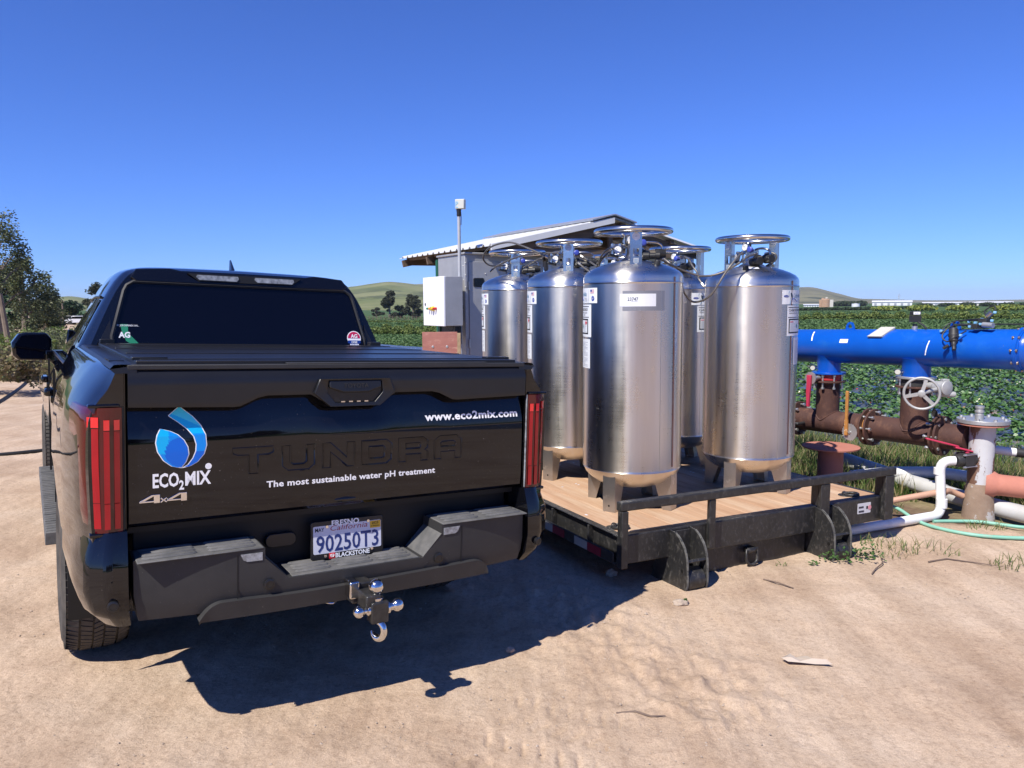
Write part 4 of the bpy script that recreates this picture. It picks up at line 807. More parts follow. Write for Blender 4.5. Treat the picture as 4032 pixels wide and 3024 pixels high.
def tank(name, label, pos, post_b, leg_b, lab_b, extra=None):
    t = thing(name, label, 'gas tank', Matrix.Translation(pos), 'stainless gas tanks on the timber deck')
    mb = MB(); mb.lathe((0, 0, 0), (0, 0, 1), PROF, 96); mb.tube([brg(leg_b - 60, TR_ + .0005, z) for z in (.28, 1.49)], .0022, 5); v = mb.build('vessel', ['stainless'], t, smooth=30)
    for k in range(4):
        a = leg_b + 90 * k; R_ = Matrix.Rotation(-rad(a), 3, 'Z'); mb = MB()
        f = lambda x, y, z: R_ @ Vector((x, y, z))
        mb.prism([(-.045, 0), (.045, 0), (.045, .258), (-.045, .258)], lambda x, z: f(x, .316, z), lambda x, z: f(x, .309, z))
        for sx in (-1, 1): mb.prism([(.309, 0), (.255, 0), (.19, .20), (.22, .225), (.309, .25)], lambda y, z: f(sx * .045, y, z), lambda y, z: f(sx * .040, y, z))
        lg = mb.build('leg', ['steel_plate'], t, smooth=0)
        if k == 0: MB().lathe(f(0, .3155, .045), R_ @ Vector((0, 1, 0)), [(.007, 0), (.007, .0012)], 10).build('leg_hole', ['gap_black'], lg)
    mb = MB(); mb.tube([brg(i * 7.5, .246, 1.848) for i in range(48)], .0185, 14, closed=True); rg = mb.build('ring_handle', ['steel_bright'], t, smooth=60)
    for s_ in (0, 180):
        R_ = Matrix.Rotation(-rad(post_b + s_), 3, 'Z'); f = lambda x, y, z: R_ @ Vector((x, y, z)); mb = MB(); y0 = .215
        for sx in (-1, 1): mb.prism([(sx * .038, 1.598), (sx * .018, 1.598), (sx * .018, 1.832), (sx * .038, 1.832)], lambda x, z: f(x, y0, z), lambda x, z: f(x, y0 - .006, z)); mb.prism([(y0 - .001, 1.60), (y0 - .03, 1.625), (y0 - .03, 1.828), (y0 - .001, 1.832)], lambda y, z: f(sx * .038, y, z), lambda y, z: f(sx * .033, y, z))
        for za, zb in ((1.598, 1.672), (1.722, 1.832)): mb.prism([(-.018, za), (.018, za), (.018, zb), (-.018, zb)], lambda x, z: f(x, y0, z), lambda x, z: f(x, y0 - .006, z))
        p = mb.build('handle_post', ['steel_bright'], rg, smooth=0)
        if s_ == 0:
            mb = MB(); mb.lathe(f(0, y0 + .0005, 1.80), R_ @ Vector((0, 1, 0)), [(.026, 0), (.026, .0012)], 20); mb.text('NFS', lambda x, z: f(-x, y0 + .0024, 1.797 + z), .006, .014, 1, align='C'); mb.build('round_sticker', ['label_white', 'label_ink'], p)
            mb = MB(); mb.prism([(-.017, 1.662), (.017, 1.662), (.017, 1.635), (0, 1.618), (-.017, 1.635)], lambda x, z: f(x, y0 + .0012, z), lambda x, z: f(x, y0 + .0002, z)); [mb.prism([(-.011, 1.652 - .009 * q), (.011, 1.655 - .009 * q), (.011, 1.652 - .009 * q), (-.011, 1.649 - .009 * q)], lambda x, z: f(x, y0 + .0018, z), lambda x, z: f(x, y0 + .0011, z), 1) for q in range(3)]; mb.build('shield_emblem', ['label_grey', 'label_cyan'], p)
    # neck and valve gear, local x to the right when the sticker post faces you
    R_ = Matrix.Rotation(-rad(post_b) + math.pi, 3, 'Z'); f = lambda x, y, z: R_ @ Vector((x, y, z))
    mb = MB(); mb.lathe((0, 0, 0), (0, 0, 1), [(.10, 1.648), (.085, 1.662), (.062, 1.675), (.052, 1.70), (.052, 1.735), (.040, 1.738)], 28); mb.box(f(0, 0, 1.745), (.075, .06, .05), R_); nk = mb.build('neck', ['fitting_steel'], t)
    mb = MB(); mb.lathe(f(.03, .0, 1.700), R_ @ Vector((1, 0, 0)), [(.02, 0), (.02, .02), (.033, .02), (.033, .05), (.024, .052), (.024, .115), (.034, .117), (.034, .16), (.028, .175), (.028, .185)], 20)
    mb.lathe(f(.05, -.05, 1.683), R_ @ Vector((1, -.1, 0)), [(.012, 0), (.026, .01), (.026, .05), (.020, .055), (.020, .09), (.028, .092), (.028, .12)], 16); rgl = mb.build('regulator', ['reg_black'], t)
    MB().lathe(f(.082, 0, 1.700), R_ @ Vector((1, 0, 0)), [(.0255, 0), (.0255, .062)], 20).build('regulator_sleeve', ['reg_bronze'], rgl)
    MB().lathe(f(.055, -.055, 1.768), R_ @ Vector((.25, -.95, .1)), [(.013, -.02), (.013, 0), (.021, .004), (.022, .022), (.017, .026), (.010, .027)], 12).build('valve_knob', ['knob_blue'], t)
    mb = MB(); mb.tube(spline([f(.06, -.02, 1.77), f(.10, -.02, 1.775), f(.15, -.015, 1.772), f(.185, 0, 1.755), f(.195, .0, 1.725), f(.197, 0, 1.70)], 5), .0085, 8)
    mb.tube([f(-.02, 0, 1.75), f(-.07, -.01, 1.757), f(-.15, -.02, 1.757)], .009, 8); mb.tube([f(-.135, -.02, 1.757), f(-.135, -.02, 1.69)], .008, 8); mb.tube([f(-.085, -.015, 1.757), f(-.085, -.015, 1.685), f(-.04, 0, 1.685)], .008, 8)
    for q in ((-.135, -.02, 1.757), (-.085, -.015, 1.757), (-.135, -.02, 1.705), (-.085, -.015, 1.70), (.197, 0, 1.715)): mb.lathe(f(*q) - Vector((0, 0, .012)), (0, 0, 1), [(.014, 0), (.014, .024)], 6)
    mb.tube(spline([f(-.055, .01, 1.74), f(-.055, .01, 1.80), f(-.058, .01, 1.825), f(-.072, .01, 1.828), f(-.076, .01, 1.812)], 4), .009, 8); mb.lathe(f(-.055, .01, 1.775), (0, 0, 1), [(.016, 0), (.016, .02), (.011, .022)], 10)
    mb.build('pipework', ['fitting_steel'], t)
    mb = MB(); mb.box(f(-.135, -.035, 1.688), (.075, .016, .02), R_ @ Matrix.Rotation(rad(12), 3, 'Y')); mb.build('valve_lever', ['reg_black'], t, bevel=.005); MB().box(f(-.03, -.01, 1.79), (.035, .03, .06), R_).build('valve_block', ['reg_black'], t, bevel=.005)
    for gx, gy_, gz, dx in ((-.105, -.055, 1.725, -.4), (-.022, -.045, 1.792, .2)):
        ax = R_ @ Vector((dx, -1, .15)); mb = MB(); mb.lathe(f(gx, gy_, gz), ax, [(.027, -.02), (.029, -.016), (.029, .006), (.026, .009), (.026, .005)], 20); g = mb.build('pressure_gauge', ['fitting_steel'], t)
        mb = MB(); mb.lathe(f(gx, gy_, gz) + ax.normalized() * .0055, ax, [(.025, 0), (.025, .001)], 20, 0); e = ax.cross(Vector((0, 0, 1))).normalized(); mb.tube([f(gx, gy_, gz) + ax.normalized() * .0075, f(gx, gy_, gz) + ax.normalized() * .0075 + e * .012 + Vector((0, 0, .012))], .0014, 4, 1); mb.build('dial', ['gauge_face', 'label_ink'], g)
    MB().lathe(brg(post_b - 40, .215, 1.617), brg(post_b - 40, .35, 1), [(.028, -.01), (.022, .004), (.020, .03), (.0175, .034)], 18).build('vent_plug', ['reg_black'], t)
    # printed labels wrapped on the shell; lab_b = compass bearing of their middle
    bl = lab_b + 33
    lab = MB(); patch(lab, bl, lab_b - 33, 1.375, 1.474)
    W1 = wrap(bl, 1.375)
    el = lambda cx, cz, a, b_, n=20: [(cx + a * math.cos(2 * math.pi * i / n), cz + b_ * math.sin(2 * math.pi * i / n)) for i in range(n)]
    ov = el(.04, .056, .024, .008); lab.add([W1(x, z) for x, z in ov], [tuple(range(20))], 2); lab.text('CHART', lambda x, z: wrap(bl, 1.375, .0032)(.04 + x, .0535 + z), .005, .03, 0, align='C')
    lab.tube([W1(.075 + .012 * math.sin(z * 60), z) for z in np.linspace(.004, .095, 12)], .0012, 4, 3)
    bd = [(.085, .078), (.095, .080), (.108, .070), (.112, .05), (.105, .036), (.095, .046), (.087, .06)]; lab.add([W1(x, z) for x, z in bd], [tuple(range(7))], 1)
    lab.tube([W1(x, .030 + .010 * math.sin((x - .1) * 60)) for x in np.linspace(.10, .19, 14)], .0022, 4, 2)
    lab.text('Carbo-Max', lambda x, z: W1(.122 + x + z * .25, .046 + z), .030, .135, 3, off=.004); lab.text('750', lambda x, z: W1(.215 + x, .012 + z), .024, .052, 5)
    lab.tube([W1(.278 + .012 * math.cos((z - .05) * 28), z) for z in np.linspace(.004, .095, 12)], .0012, 4, 6)
    lab.add([W1(x, z) for x, z in ((.312, .062), (.352, .062), (.352, .088), (.312, .088))], [(0, 1, 2, 3)], 4); lab.add([wrap(bl, 1.375, .003)(x, z) for x, z in ((.312, .074), (.330, .074), (.330, .088), (.312, .088))], [(0, 1, 2, 3)], 2)
    for q in range(3): lab.add([wrap(bl, 1.375, .0028)(x, z) for x, z in ((.312, .064 + .008 * q), (.352, .064 + .008 * q), (.352, .067 + .008 * q), (.312, .067 + .008 * q))], [(0, 1, 2, 3)], 0)
    c20 = el(.340, .030, .0155, .0165); lab.add([W1(x, z) for x, z in c20], [tuple(range(20))], 2); lab.text('NSF', lambda x, z: wrap(bl, 1.375, .0032)(.340 + x, .025 + z), .011, .022, 0, align='C')
    lm = ['label_white', 'label_ink', 'label_blue', 'label_cyan', 'label_pink', 'label_grey', 'label_grey']
    lab.build('maker_label', lm, t, smooth=0)
    lab = MB(); b2 = bl - 9; wv = .27; patch(lab, b2, b2 - math.degrees(wv / TR_), 1.152, 1.366); W2 = wrap(b2, 1.152, .0022); W3 = wrap(b2, 1.152, .003)
    q4 = lambda W_, x0, z0, x1, z1, mi: lab.grid(lambda x, z: W_(x, z), [x0 + (x1 - x0) * i / 8 for i in range(9)], [z0, z1], mi)
    q4(W2, .012, .198, wv - .03, .203, 1); q4(W2, .012, .128, wv - .03, .133, 1); q4(W2, .02, .018, wv - .04, .120, 1); q4(W3, .03, .028, wv - .05, .110, 0)
    lab.text('CARBON DIOXIDE', lambda x, z: W2(.018 + x, .172 + z), .018, .205, 1, off=.012); lab.text('REFRIGERATED LIQUID', lambda x, z: W2(.022 + x, .155 + z), .009, .195, 1); lab.text('UN 2187', lambda x, z: W2(.13 + x, .140 + z), .009, .05, 1)
    dm_ = [(.118, .068), (.130, .088), (.142, .068), (.130, .048)]; lab.add([wrap(b2, 1.152, .0036)(x, z) for x, z in dm_], [(0, 1, 2, 3)], 4)
    for dx, dz in ((.006, .016), (.016, .006)): q4(wrap(b2, 1.152, .0038), .200 - dx / 1, .094 - dz, .200 + dx, .094 + dz, 3)
    q4(wrap(b2, 1.152, .0036), .034, .095, .075, .102, 3)
    for k in range(9): q4(wrap(b2, 1.152, .0036), .036, .034 + .0065 * k, .105 - .02 * (k % 3 == 0), .0362 + .0065 * k, 2)
    for k in range(7): q4(wrap(b2, 1.152, .0036), .150, .036 + .008 * k, .205 - .014 * (k % 2), .038 + .008 * k, 2)
    lab.build('warning_label', ['label_white', 'print_dark', 'label_grey', 'label_red', 'label_green'], t, smooth=0)
    lab = MB(); b3 = bl - 24; patch(lab, b3, b3 - math.degrees(.17 / TR_), .945, 1.138); W4 = wrap(b3, .945, .0024)
    for k in range(19): lab.grid(lambda x, z: W4(x, z), [.018 + (.12 - .03 * (k % 4 == 3) - .04 * (k % 5 == 2)) * i / 6 for i in range(7)], [.012 + .0088 * k, .0145 + .0088 * k], 1)
    lab.build('instruction_label', ['label_white', 'label_grey'], t, smooth=0)
    if extra: extra(t)
    return t
def deckpt(x, y, dz=0): 
    p = SM @ Vector((x, y, .2527)); return p + Vector((0, 0, dz))
def x_front(t):
    mb = MB(); patch(mb, 203, 163, 1.352, 1.432, 0, .002); mb.text('23747', wrap(194.5, 1.388, .0032), .021, .066, 1, off=.004); mb.text('stationary', wrap(190.5, 1.382, .0032), .006, .040, 2); mb.build('asset_sticker', ['label_white', 'label_ink', 'label_grey'], t, smooth=0)
    mb = MB(); patch(mb, 200, 152, 1.325, 1.450, 0, .0012); mb.build('glue_residue', ['residue'], t, smooth=0)
    mb = MB(); patch(mb, 137.5, 134.5, .30, 1.54, 0, .0012); mb.build('painted_reflection', ['painted_reflection'], t, smooth=60)  # thin red strip: a reflection painted onto the shell
def dome_strip(mb, b0, b1, r0, r1):
    pr = [(p[1], p[0]) for p in PROF[16:]]; zf = lambda r: float(np.interp(-r, [-p[0] for p in PROF[16:]], [p[1] for p in PROF[16:]]))
    mb.grid(lambda b, r: brg(b, r, zf(r) + .003), [b0 + (b1 - b0) * i / 8 for i in range(9)], [r0, (r0 + r1) / 2, r1])
def x_right(t):
    mb = MB(); dome_strip(mb, 216, 183, .215, .175); mb.build('paper_strip', ['label_white'], t, smooth=0)
    mb = MB(); patch(mb, 142.5, 139.5, .30, 1.54, 0, .0012); mb.build('painted_reflection', ['painted_reflection'], t, smooth=60)  # same painted red reflection on the right tank
G_ = (('front tank: stainless cylinder with a white number sticker, nearest the black rail', (.168, .66), 184, 216, 265, x_front),
 ('stainless tank just behind the numbered front tank, on the truck side of the deck', (.275, 1.66), 186, 216, 266, None),
 ('stainless tank farthest to the left, its foot hidden behind the truck bed', (.395, 2.78), 185, 216, 266, None),
 ('right tank: stainless cylinder standing clear beside the blue pipe', (1.24, .67), 248, 219, 126, x_right),
 ('stainless tank half hidden between the front tank and the right tank', (1.412, 1.70), 252, 219, 142, None),
 ('rear stainless tank of which little more than the ring handle shows', (1.47, 2.70), 232, 216, 150, None))
tanks = [tank('gas_tank', l, deckpt(*p), pb, lb, lab, ex) for l, p, pb, lb, lab, ex in G_]
# ---------------------------------------------------------------- irrigation pipework
mat('pipe_blue', (.002, .080, .44), .3, col2=(.003, .095, .50), vs=3, spec=.5, stain=(.015, .125, .47), sscale=7, sth=(.55, .75), bump=.03, bs=60)
mat('rusty_steel', (.088, .043, .034), .7, col2=(.060, .030, .025), vs=4, stain=(.17, .085, .055), sscale=11, sth=(.5, .75), stretch=(1, 1, .7), bump=.12, bs=70, spec=.3)
mat('red_oxide', (.48, .20, .145), .75, col2=(.40, .16, .115), vs=6, stain=(.42, .33, .26), sscale=5, sth=(.62, .66), spec=.2)
mat('peeling_white', (.52, .52, .53), .6, col2=(.44, .44, .45), vs=5, stain=(.16, .085, .055), sscale=4.2, sth=(.455, .475), stretch=(1, 1, .5), bump=.1, bs=40)
mat('dusty_base', (.24, .165, .115), .9, col2=(.32, .235, .17), vs=7, stain=(.44, .42, .40), sscale=5, sth=(.56, .58), bump=.15, bs=40)
mat('galvanised', (.55, .55, .54), .45, metal=.7, col2=(.46, .46, .45), vs=14, stain=(.34, .24, .15), sscale=9, sth=(.64, .74), sr=.8)
mat('zinc_bolt', (.62, .62, .60), .35, metal=.8); mat('wheel_grey', (.46, .46, .45), .5, metal=.3, col2=(.40, .40, .39), vs=20); mat('lever_red', (.50, .035, .085), .5, col2=(.44, .03, .07), vs=12); mat('valve_red', (.42, .025, .03), .5)
mat('pvc_white', (.78, .78, .77), .35, col2=(.72, .72, .70), vs=5, stain=(.50, .47, .42), sscale=4, sth=(.6, .8)); mat('pvc_grey', (.50, .50, .49), .5, col2=(.42, .41, .38), vs=4, stain=(.12, .11, .10), sscale=3, sth=(.66, .70))  # second: grey plastic with dark stains for the half buried pipe
mat('hose_green', (.17, .42, .31), .5, col2=(.24, .48, .37), vs=5, stain=(.42, .36, .28), sscale=9, sth=(.6, .75)); mat('hose_tan', (.50, .30, .20), .6, col2=(.44, .25, .17), vs=5); mat('hose_black', (.012, .012, .013), .55, col2=(.02, .02, .02), vs=6)
mat('panel_cream', (.52, .51, .46), .5, col2=(.47, .46, .41)); mat('dark_plastic', (.022, .022, .022), .5, col2=(.035, .034, .032), vs=15); mat('fitting_blue', (.22, .48, .75), .4)
mat('ochre_paint', (.46, .21, .05), .6, col2=(.35, .14, .03), vs=14, stain=(.62, .50, .36), sscale=30, sth=(.6, .66))
PD, PN = Vector((-.545, .839, 0)), Vector((.839, .545, 0)); PP = Vector((3.70, 6.05, 0)); Z_ = Vector((0, 0, 1))
def pw(s, z, n=0): return PP + PD * s + PN * n + Z_ * z
PM = Matrix(((PD.x, PN.x, 0, 0), (PD.y, PN.y, 0, 0), (0, 0, 1, 0), (0, 0, 0, 1)))
def hz_(s): return .519 - .013 * s
def bz_(s): return 1.245 - .024 * s
def bolts(mb, c, ax, R_, n, ln, r=.011, mi=0, a0=0):
    for p in MB().ring(c, ax, R_, n): 
        a = Vector(ax).normalized(); mb.lathe(p - a * ln / 2, ax, [(r * .6, -.012), (r * .6, 0), (r, 0), (r, ln), (r * .6, ln), (r * .6, ln + .012)][1:5] if False else [(r, -.012), (r, 0), (r * .55, 0), (r * .55, ln), (r, ln), (r, ln + .012)], 6, mi)
def flange(parent, c, ax, R_, th, m, nb=8, ln=None, name='flange'):
    ax = Vector(ax).normalized(); mb = MB(); mb.lathe(c - ax * th / 2, ax, [(R_ * .6, 0), (R_, 0), (R_, th), (R_ * .6, th)], 40); o = mb.build(name, [m], parent, bevel=.002)
    if nb:
        for p in MB().ring(c, ax, R_ * .84, nb):
            l_ = (ln or th) / 2; MB().lathe(p, ax, [(.0145, -l_ - .016), (.0145, -l_), (.008, -l_), (.008, l_), (.0145, l_), (.0145, l_ + .016)], 6).build('bolt', ['zinc_bolt'], o)
    return o
man = thing('pipe_manifold', 'rusty brown steel header pipe with two risers under the blue pipe', 'pipe manifold', Matrix.Translation(pw(.9, 0)))
_mi = Matrix.Translation(-pw(.9, 0))
class WB(MB):
    """mesh in world coordinates for a thing whose Empty stands at `at`"""
    def __init__(s, at): super().__init__(); s.at = at
    def build(s, *a, **k): s.v = [tuple(Vector(p) - s.at) for p in s.v]; return MB.build(s, *a, **k)
MA = pw(.9, 0)
def wflange(parent, at, c, *a, **k): return flange(parent, c - at, *a, **k)
mb = WB(MA); mb.cyl(pw(.93, hz_(.93)), pw(1.64, hz_(1.64)), .106, 40); mb.cyl(pw(.06, hz_(.06)), pw(.87, hz_(.87)), .106, 40); header = mb.build('header_pipe', ['rusty_steel'], man, smooth=50)
for s, z1, r in ((1.345, .905, .104), (.515, .915, .110)):
    mb = WB(MA); mb.cyl(pw(s, hz_(s)), pw(s, z1), r, 40); pts = []
    for a in range(0, 360, 9): x, y = r * 1.01 * math.cos(rad(a)), r * 1.01 * math.sin(rad(a)); yy = max(-.1055, min(.1055, y)); pts.append(pw(s + x, hz_(s) + math.sqrt(max(0, .107 ** 2 - yy * yy)) + .002, y))
    mb.tube(pts, .007, 5, closed=True); rs = mb.build('riser_pipe', ['rusty_steel'], man, smooth=50)
for s, pair in ((1.645, 1), (.925, 0), (.872, 1), (.30, 1), (.262, 0)): wflange(man, MA, pw(s, hz_(s)), PD, .165, .018, 'rusty_steel', 8 if pair else 0, .075 if pair else .02)
mb = WB(MA); mb.lathe(pw(1.66, hz_(1.66)), PD, [(.13, 0), (.13, .01)], 32); mb.cyl(pw(.872, hz_(.88)), pw(.925, hz_(.92)), .118, 32); mb.build('gasket_ring', ['ochre_paint'], header)
for s, z0 in ((1.345, .885), (.515, .905)): wflange(man, MA, pw(s, z0), Z_, .158 if s < 1 else .150, .016, 'rusty_steel', 8, .10)
# butterfly valve with lever under the left nozzle
mb = WB(MA); mb.cyl(pw(1.345, .90), pw(1.345, .955), .120, 36); bv = mb.build('butterfly_valve', ['valve_red'], man)
vd = -PN + PD * .05; hub = pw(1.345, .925) + vd * .25
mb = WB(MA); mb.cyl(pw(1.345, .925), hub, .018, 12); mb.lathe(hub, vd, [(.058, -.006), (.058, .004)], 28); mb.build('valve_dial', ['galvanised'], bv)
e_ = vd.cross(Z_).normalized(); mb = WB(MA); c0 = hub + vd.normalized() * .02
V = [(-.022, .03), (.022, .03), (.02, -.05), (.024, -.12), (.016, -.26), (-.010, -.265), (-.014, -.14), (-.022, -.05)]
mb.prism(V, lambda a, b: c0 + e_ * a + Z_ * b + vd * .012, lambda a, b: c0 + e_ * a + Z_ * b - vd * .012); mb.build('valve_lever', ['lever_red'], bv, bevel=.004)
# geared butterfly valve with hand wheel under the right nozzle
mb = WB(MA); mb.cyl(pw(.515, .915), pw(.515, .975), .132, 36); gv = mb.build('butterfly_valve', ['dark_plastic'], man)
wv = Vector((-.50, -.86, -.10)).normalized(); gb = pw(.24, .925, -.10)
mb = WB(MA); mb.cyl(pw(.515, .925), gb + PN * .02, .03, 14); mb.lathe(gb, PN * -.2 + Vector((.5, -.8, 0)), [(.03, -.08), (.05, -.06), (.052, .03), (.06, .03), (.06, .05), (.02, .06)], 20); mb.box(gb + Vector((.02, 0, .055)), (.05, .05, .03)); mb.lathe(gb - Z_ * .055 + Vector((.03, .0, 0)), (.9, -.3, 0), [(.02, -.07), (.024, -.05), (.024, .06), (.018, .075)], 14); mb.build('gear_box', ['wheel_grey'], gv, bevel=.004)
wc = pw(.295, .885, -.30); mb = WB(MA); mb.cyl(gb, wc, .016, 12)
r1 = wv.cross(Z_).normalized(); r2 = r1.cross(wv); W_ = lambda a, r, d=0: wc + (r1 * math.cos(rad(a)) + r2 * math.sin(rad(a))) * r + wv * d
mb.tube([W_(a, .128) for a in range(0, 360, 8)], .0105, 10, closed=True)
for a in (105, 225, 345): mb.add([W_(a - 38, .022, .012), W_(a + 38, .022, .012), W_(a + 6, .122, .004), W_(a - 6, .122, .004), W_(a - 38, .022, -.004), W_(a + 38, .022, -.004), W_(a + 6, .122, -.008), W_(a - 6, .122, -.008)], [(0, 1, 2, 3), (7, 6, 5, 4), (0, 4, 5, 1), (1, 5, 6, 2), (2, 6, 7, 3), (3, 7, 4, 0)])
mb.lathe(wc, wv, [(.028, -.012), (.028, .014), (.020, .018), (.010, .020)], 20); mb.build('hand_wheel', ['wheel_grey'], gv, smooth=50)
# toothed dial and ochre lever on the header flange
hc = pw(1.00, .462, -.165); hv = -PN
mb = WB(MA); T_ = [(( .078 if k % 2 else .070) * math.cos(rad(a)), (.078 if k % 2 else .070) * math.sin(rad(a))) for k, a in enumerate(range(60, 300, 8))] + [(.070 * math.cos(rad(a)), .070 * math.sin(rad(a))) for a in range(300, 420, 12)]
hx = PD * -1; mb.prism(T_, lambda a, b: hc + hx * a + Z_ * b, lambda a, b: hc + hx * a + Z_ * b - hv * .006); mb.cyl(hc - hv * .08, hc + hv * .01, .012, 10); td = mb.build('toothed_dial', ['galvanised'], man)
mb = WB(MA); l0 = hc + hv * .02 + hx * -.03; mb.prism([(-.014, -.03), (.018, -.03), (.016, .10), (.012, .12), (.014, .365), (-.012, .37), (-.012, .12), (-.016, .10)], lambda a, b: l0 + hx * a + Z_ * b, lambda a, b: l0 + hx * a + Z_ * b - hv * .02); mb.build('valve_lever', ['ochre_paint'], td, bevel=.003)
mb = WB(MA); mb.cyl(pw(.335, hz_(.3) + .10), pw(.335, .665), .010, 10); mb.lathe(pw(.335, .695), -PN + PD * .25, [(.034, -.02), (.036, -.016), (.036, .008), (.032, .012), (.032, .006)], 22); pg = mb.build('pressure_gauge', ['fitting_steel'], man)
mb = WB(MA); mb.lathe(pw(.335, .695) + (-PN + PD * .25) * .006, -PN + PD * .25, [(.031, 0), (.031, .001)], 20); mb.build('dial', ['dark_plastic'], pg)
# small ball valve on the far left flange
mb = WB(MA); p0 = pw(1.52, .475, -.10); mb.tube([p0, p0 - PN * .10, p0 - PN * .12 + PD * .10, p0 - PN * .14 + PD * .25], .016, 10, 0); mb.box(p0 - PN * .13 + PD * .14 + Z_ * .03, (.07, .07, .06), Matrix.Rotation(rad(33), 3, 'Z')); sv = mb.build('ball_valve', ['dark_plastic'], man, bevel=.006)
mb = WB(MA); mb.cyl(p0 - PN * .14 + PD * .16 + Z_ * .065, p0 - PN * .14 + PD * .16 + Z_ * .085, .034, 16, 0); mb.build('valve_cap', ['lever_red'], sv)
# blue filter pipe --------------------------------------------------------------
BA = pw(.9, bz_(.9)); blue = thing('blue_pipe', 'thick bright blue horizontal filter pipe with lifting lugs, above the rusty manifold', 'filter pipe', Matrix.Translation(BA))
mb = WB(BA); ax = pw(-.285, bz_(-.285)) - pw(2.35, bz_(2.35)); mb.lathe(pw(2.35, bz_(2.35)), ax, [(.10, -.04), (.14, -.02), (.155, 0), (.155, ax.length), (.158, ax.length), (.158, ax.length + .012), (.154, ax.length + .012), (.154, ax.length + .03), (.158, ax.length + .03), (.158, ax.length + .042)], 56); shell = mb.build('shell', ['pipe_blue'], blue, smooth=45)
for s, r, z0 in ((1.345, .104, .965), (.515, .112, .985)):
    mb = WB(BA); mb.lathe(pw(s, z0), (0, 0, 1), [(r, 0), (r, .09), (r + .012, .13), (r + .03, .16)], 36); nz_ = mb.build('nozzle', ['pipe_blue'], blue, smooth=50)
    wflange(nz_, BA, pw(s, z0 - .002), Z_, .15 if s > 1 else .158, .018, 'galvanised' if s < 1 else 'pipe_blue', 0)
    c = pw(s, z0 + .045) - PN * (r + .015) + PD * .085; d = Vector((-.62, -.75, .1)).normalized(); mb = WB(BA); mb.cyl(pw(s, z0 + .045), c, .012, 8); mb.lathe(c, d, [(.020, -.024), (.027, -.018), (.027, .010), (.023, .014), (.023, .008)], 20); g = mb.build('pressure_gauge', ['fitting_steel'], blue); mb = WB(BA); mb.lathe(c + d * .0085, d, [(.0225, 0), (.0225, .001)], 18); mb.build('dial', ['panel_cream'], g)
for s in (1.14, .21):
    mb = WB(BA); zc = bz_(s) + .153; ou = [(-.045, 0), (-.036, .04), (-.024, .062), (0, .07), (.024, .062), (.036, .04), (.045, 0)]; inn = [(-.016, .012), (-.02, .028), (-.013, .044), (0, .05), (.013, .044), (.02, .028), (.016, .012)]
    for d in (-.007, .007): mb.add([pw(s + a, zc + b, d) for a, b in ou + inn], [(i, i + 1, 8 + i, 7 + i) for i in range(6)] + [(0, 7, 13, 6)])
    for L_ in (ou, inn): mb.grid(lambda u, v: pw(s + L_[int(u)][0], zc + L_[int(u)][1], v), list(range(7)), [-.007, .007])
    mb.build('lifting_lug', ['pipe_blue'], blue)
def onb(s, a, off=0): return pw(s, bz_(s) + (.155 + off) * math.sin(rad(a)), -(.155 + off) * math.cos(rad(a)))
c4 = [onb(s - .0012 * (a - 60), a, o) for o in (.004, .026) for s, a in ((.85, 80), (.72, 80), (.72, 33), (.85, 33))]
mb2 = WB(BA); mb2.add(c4, [(3, 2, 1, 0), (4, 5, 6, 7), (0, 1, 5, 4), (1, 2, 6, 5), (2, 3, 7, 6), (3, 0, 4, 7)]); mb2.build('name_plate', ['panel_cream'], blue, bevel=.003)
mb = WB(BA); mb.grid(lambda s, a: onb(s, a, .0012), [1.145 - .02 * i for i in range(5)], [27, 18, 14]); mb.grid(lambda s, a: onb(s + .0009 * (a - 40) ** 1 * .6, a, .0012), [1.45, 1.438], [20, 30, 40, 50, 60]); mb.grid(lambda s, a: onb(s - .0006 * (a - 10), a, .0012), [.352, .343], [-20, -5, 10, 25]); mb.build('paint_marks', ['vinyl_white'], shell)
mb = WB(BA); mb.cyl(pw(.545, bz_(.5) + .15), pw(.545, bz_(.5) + .18), .022, 12); mb.build('sensor_nipple', ['galvanised'], blue)
mb = WB(BA); mb.cyl(pw(.545, bz_(.5) + .175), pw(.545, bz_(.5) + .20), .017, 10); sc0 = pw(.545, 0); mb.box((sc0.x, sc0.y, 1.475), (.075, .06, .055)); mb.box((sc0.x, sc0.y, 1.522), (.07, .055, .034)); mb.tube([pw(.52, 1.45), pw(.47, 1.42), pw(.42, 1.40, -.05)], .008, 8); sn = mb.build('flow_sensor', ['dark_plastic'], blue, bevel=.005)
mb = WB(BA); mb.box((sc0.x - .002, sc0.y - .0285, 1.523), (.056, .002, .022), mi=0); mb.text('A.R.I.', lambda x, z: (sc0.x - .002 + x, sc0.y - .030, 1.518 + z), .010, .032, 1, align='C'); mb.build('sensor_label', ['vinyl_white', 'print_dark'], sn)
mb = WB(BA); e0 = pw(-.30, bz_(-.30)); mb.lathe(e0, -PD, [(.155, -.012), (.17, -.012), (.17, .012), (.15, .02), (.15, .04), (.13, .075), (.08, .10), (.002, .108)], 48); en = mb.build('end_dome', ['pipe_blue'], blue, smooth=45)
mb = WB(BA); bolts(mb, e0, PD, .162, 10, .03, .012); mb.build('bolts', ['exhaust_steel'], en)
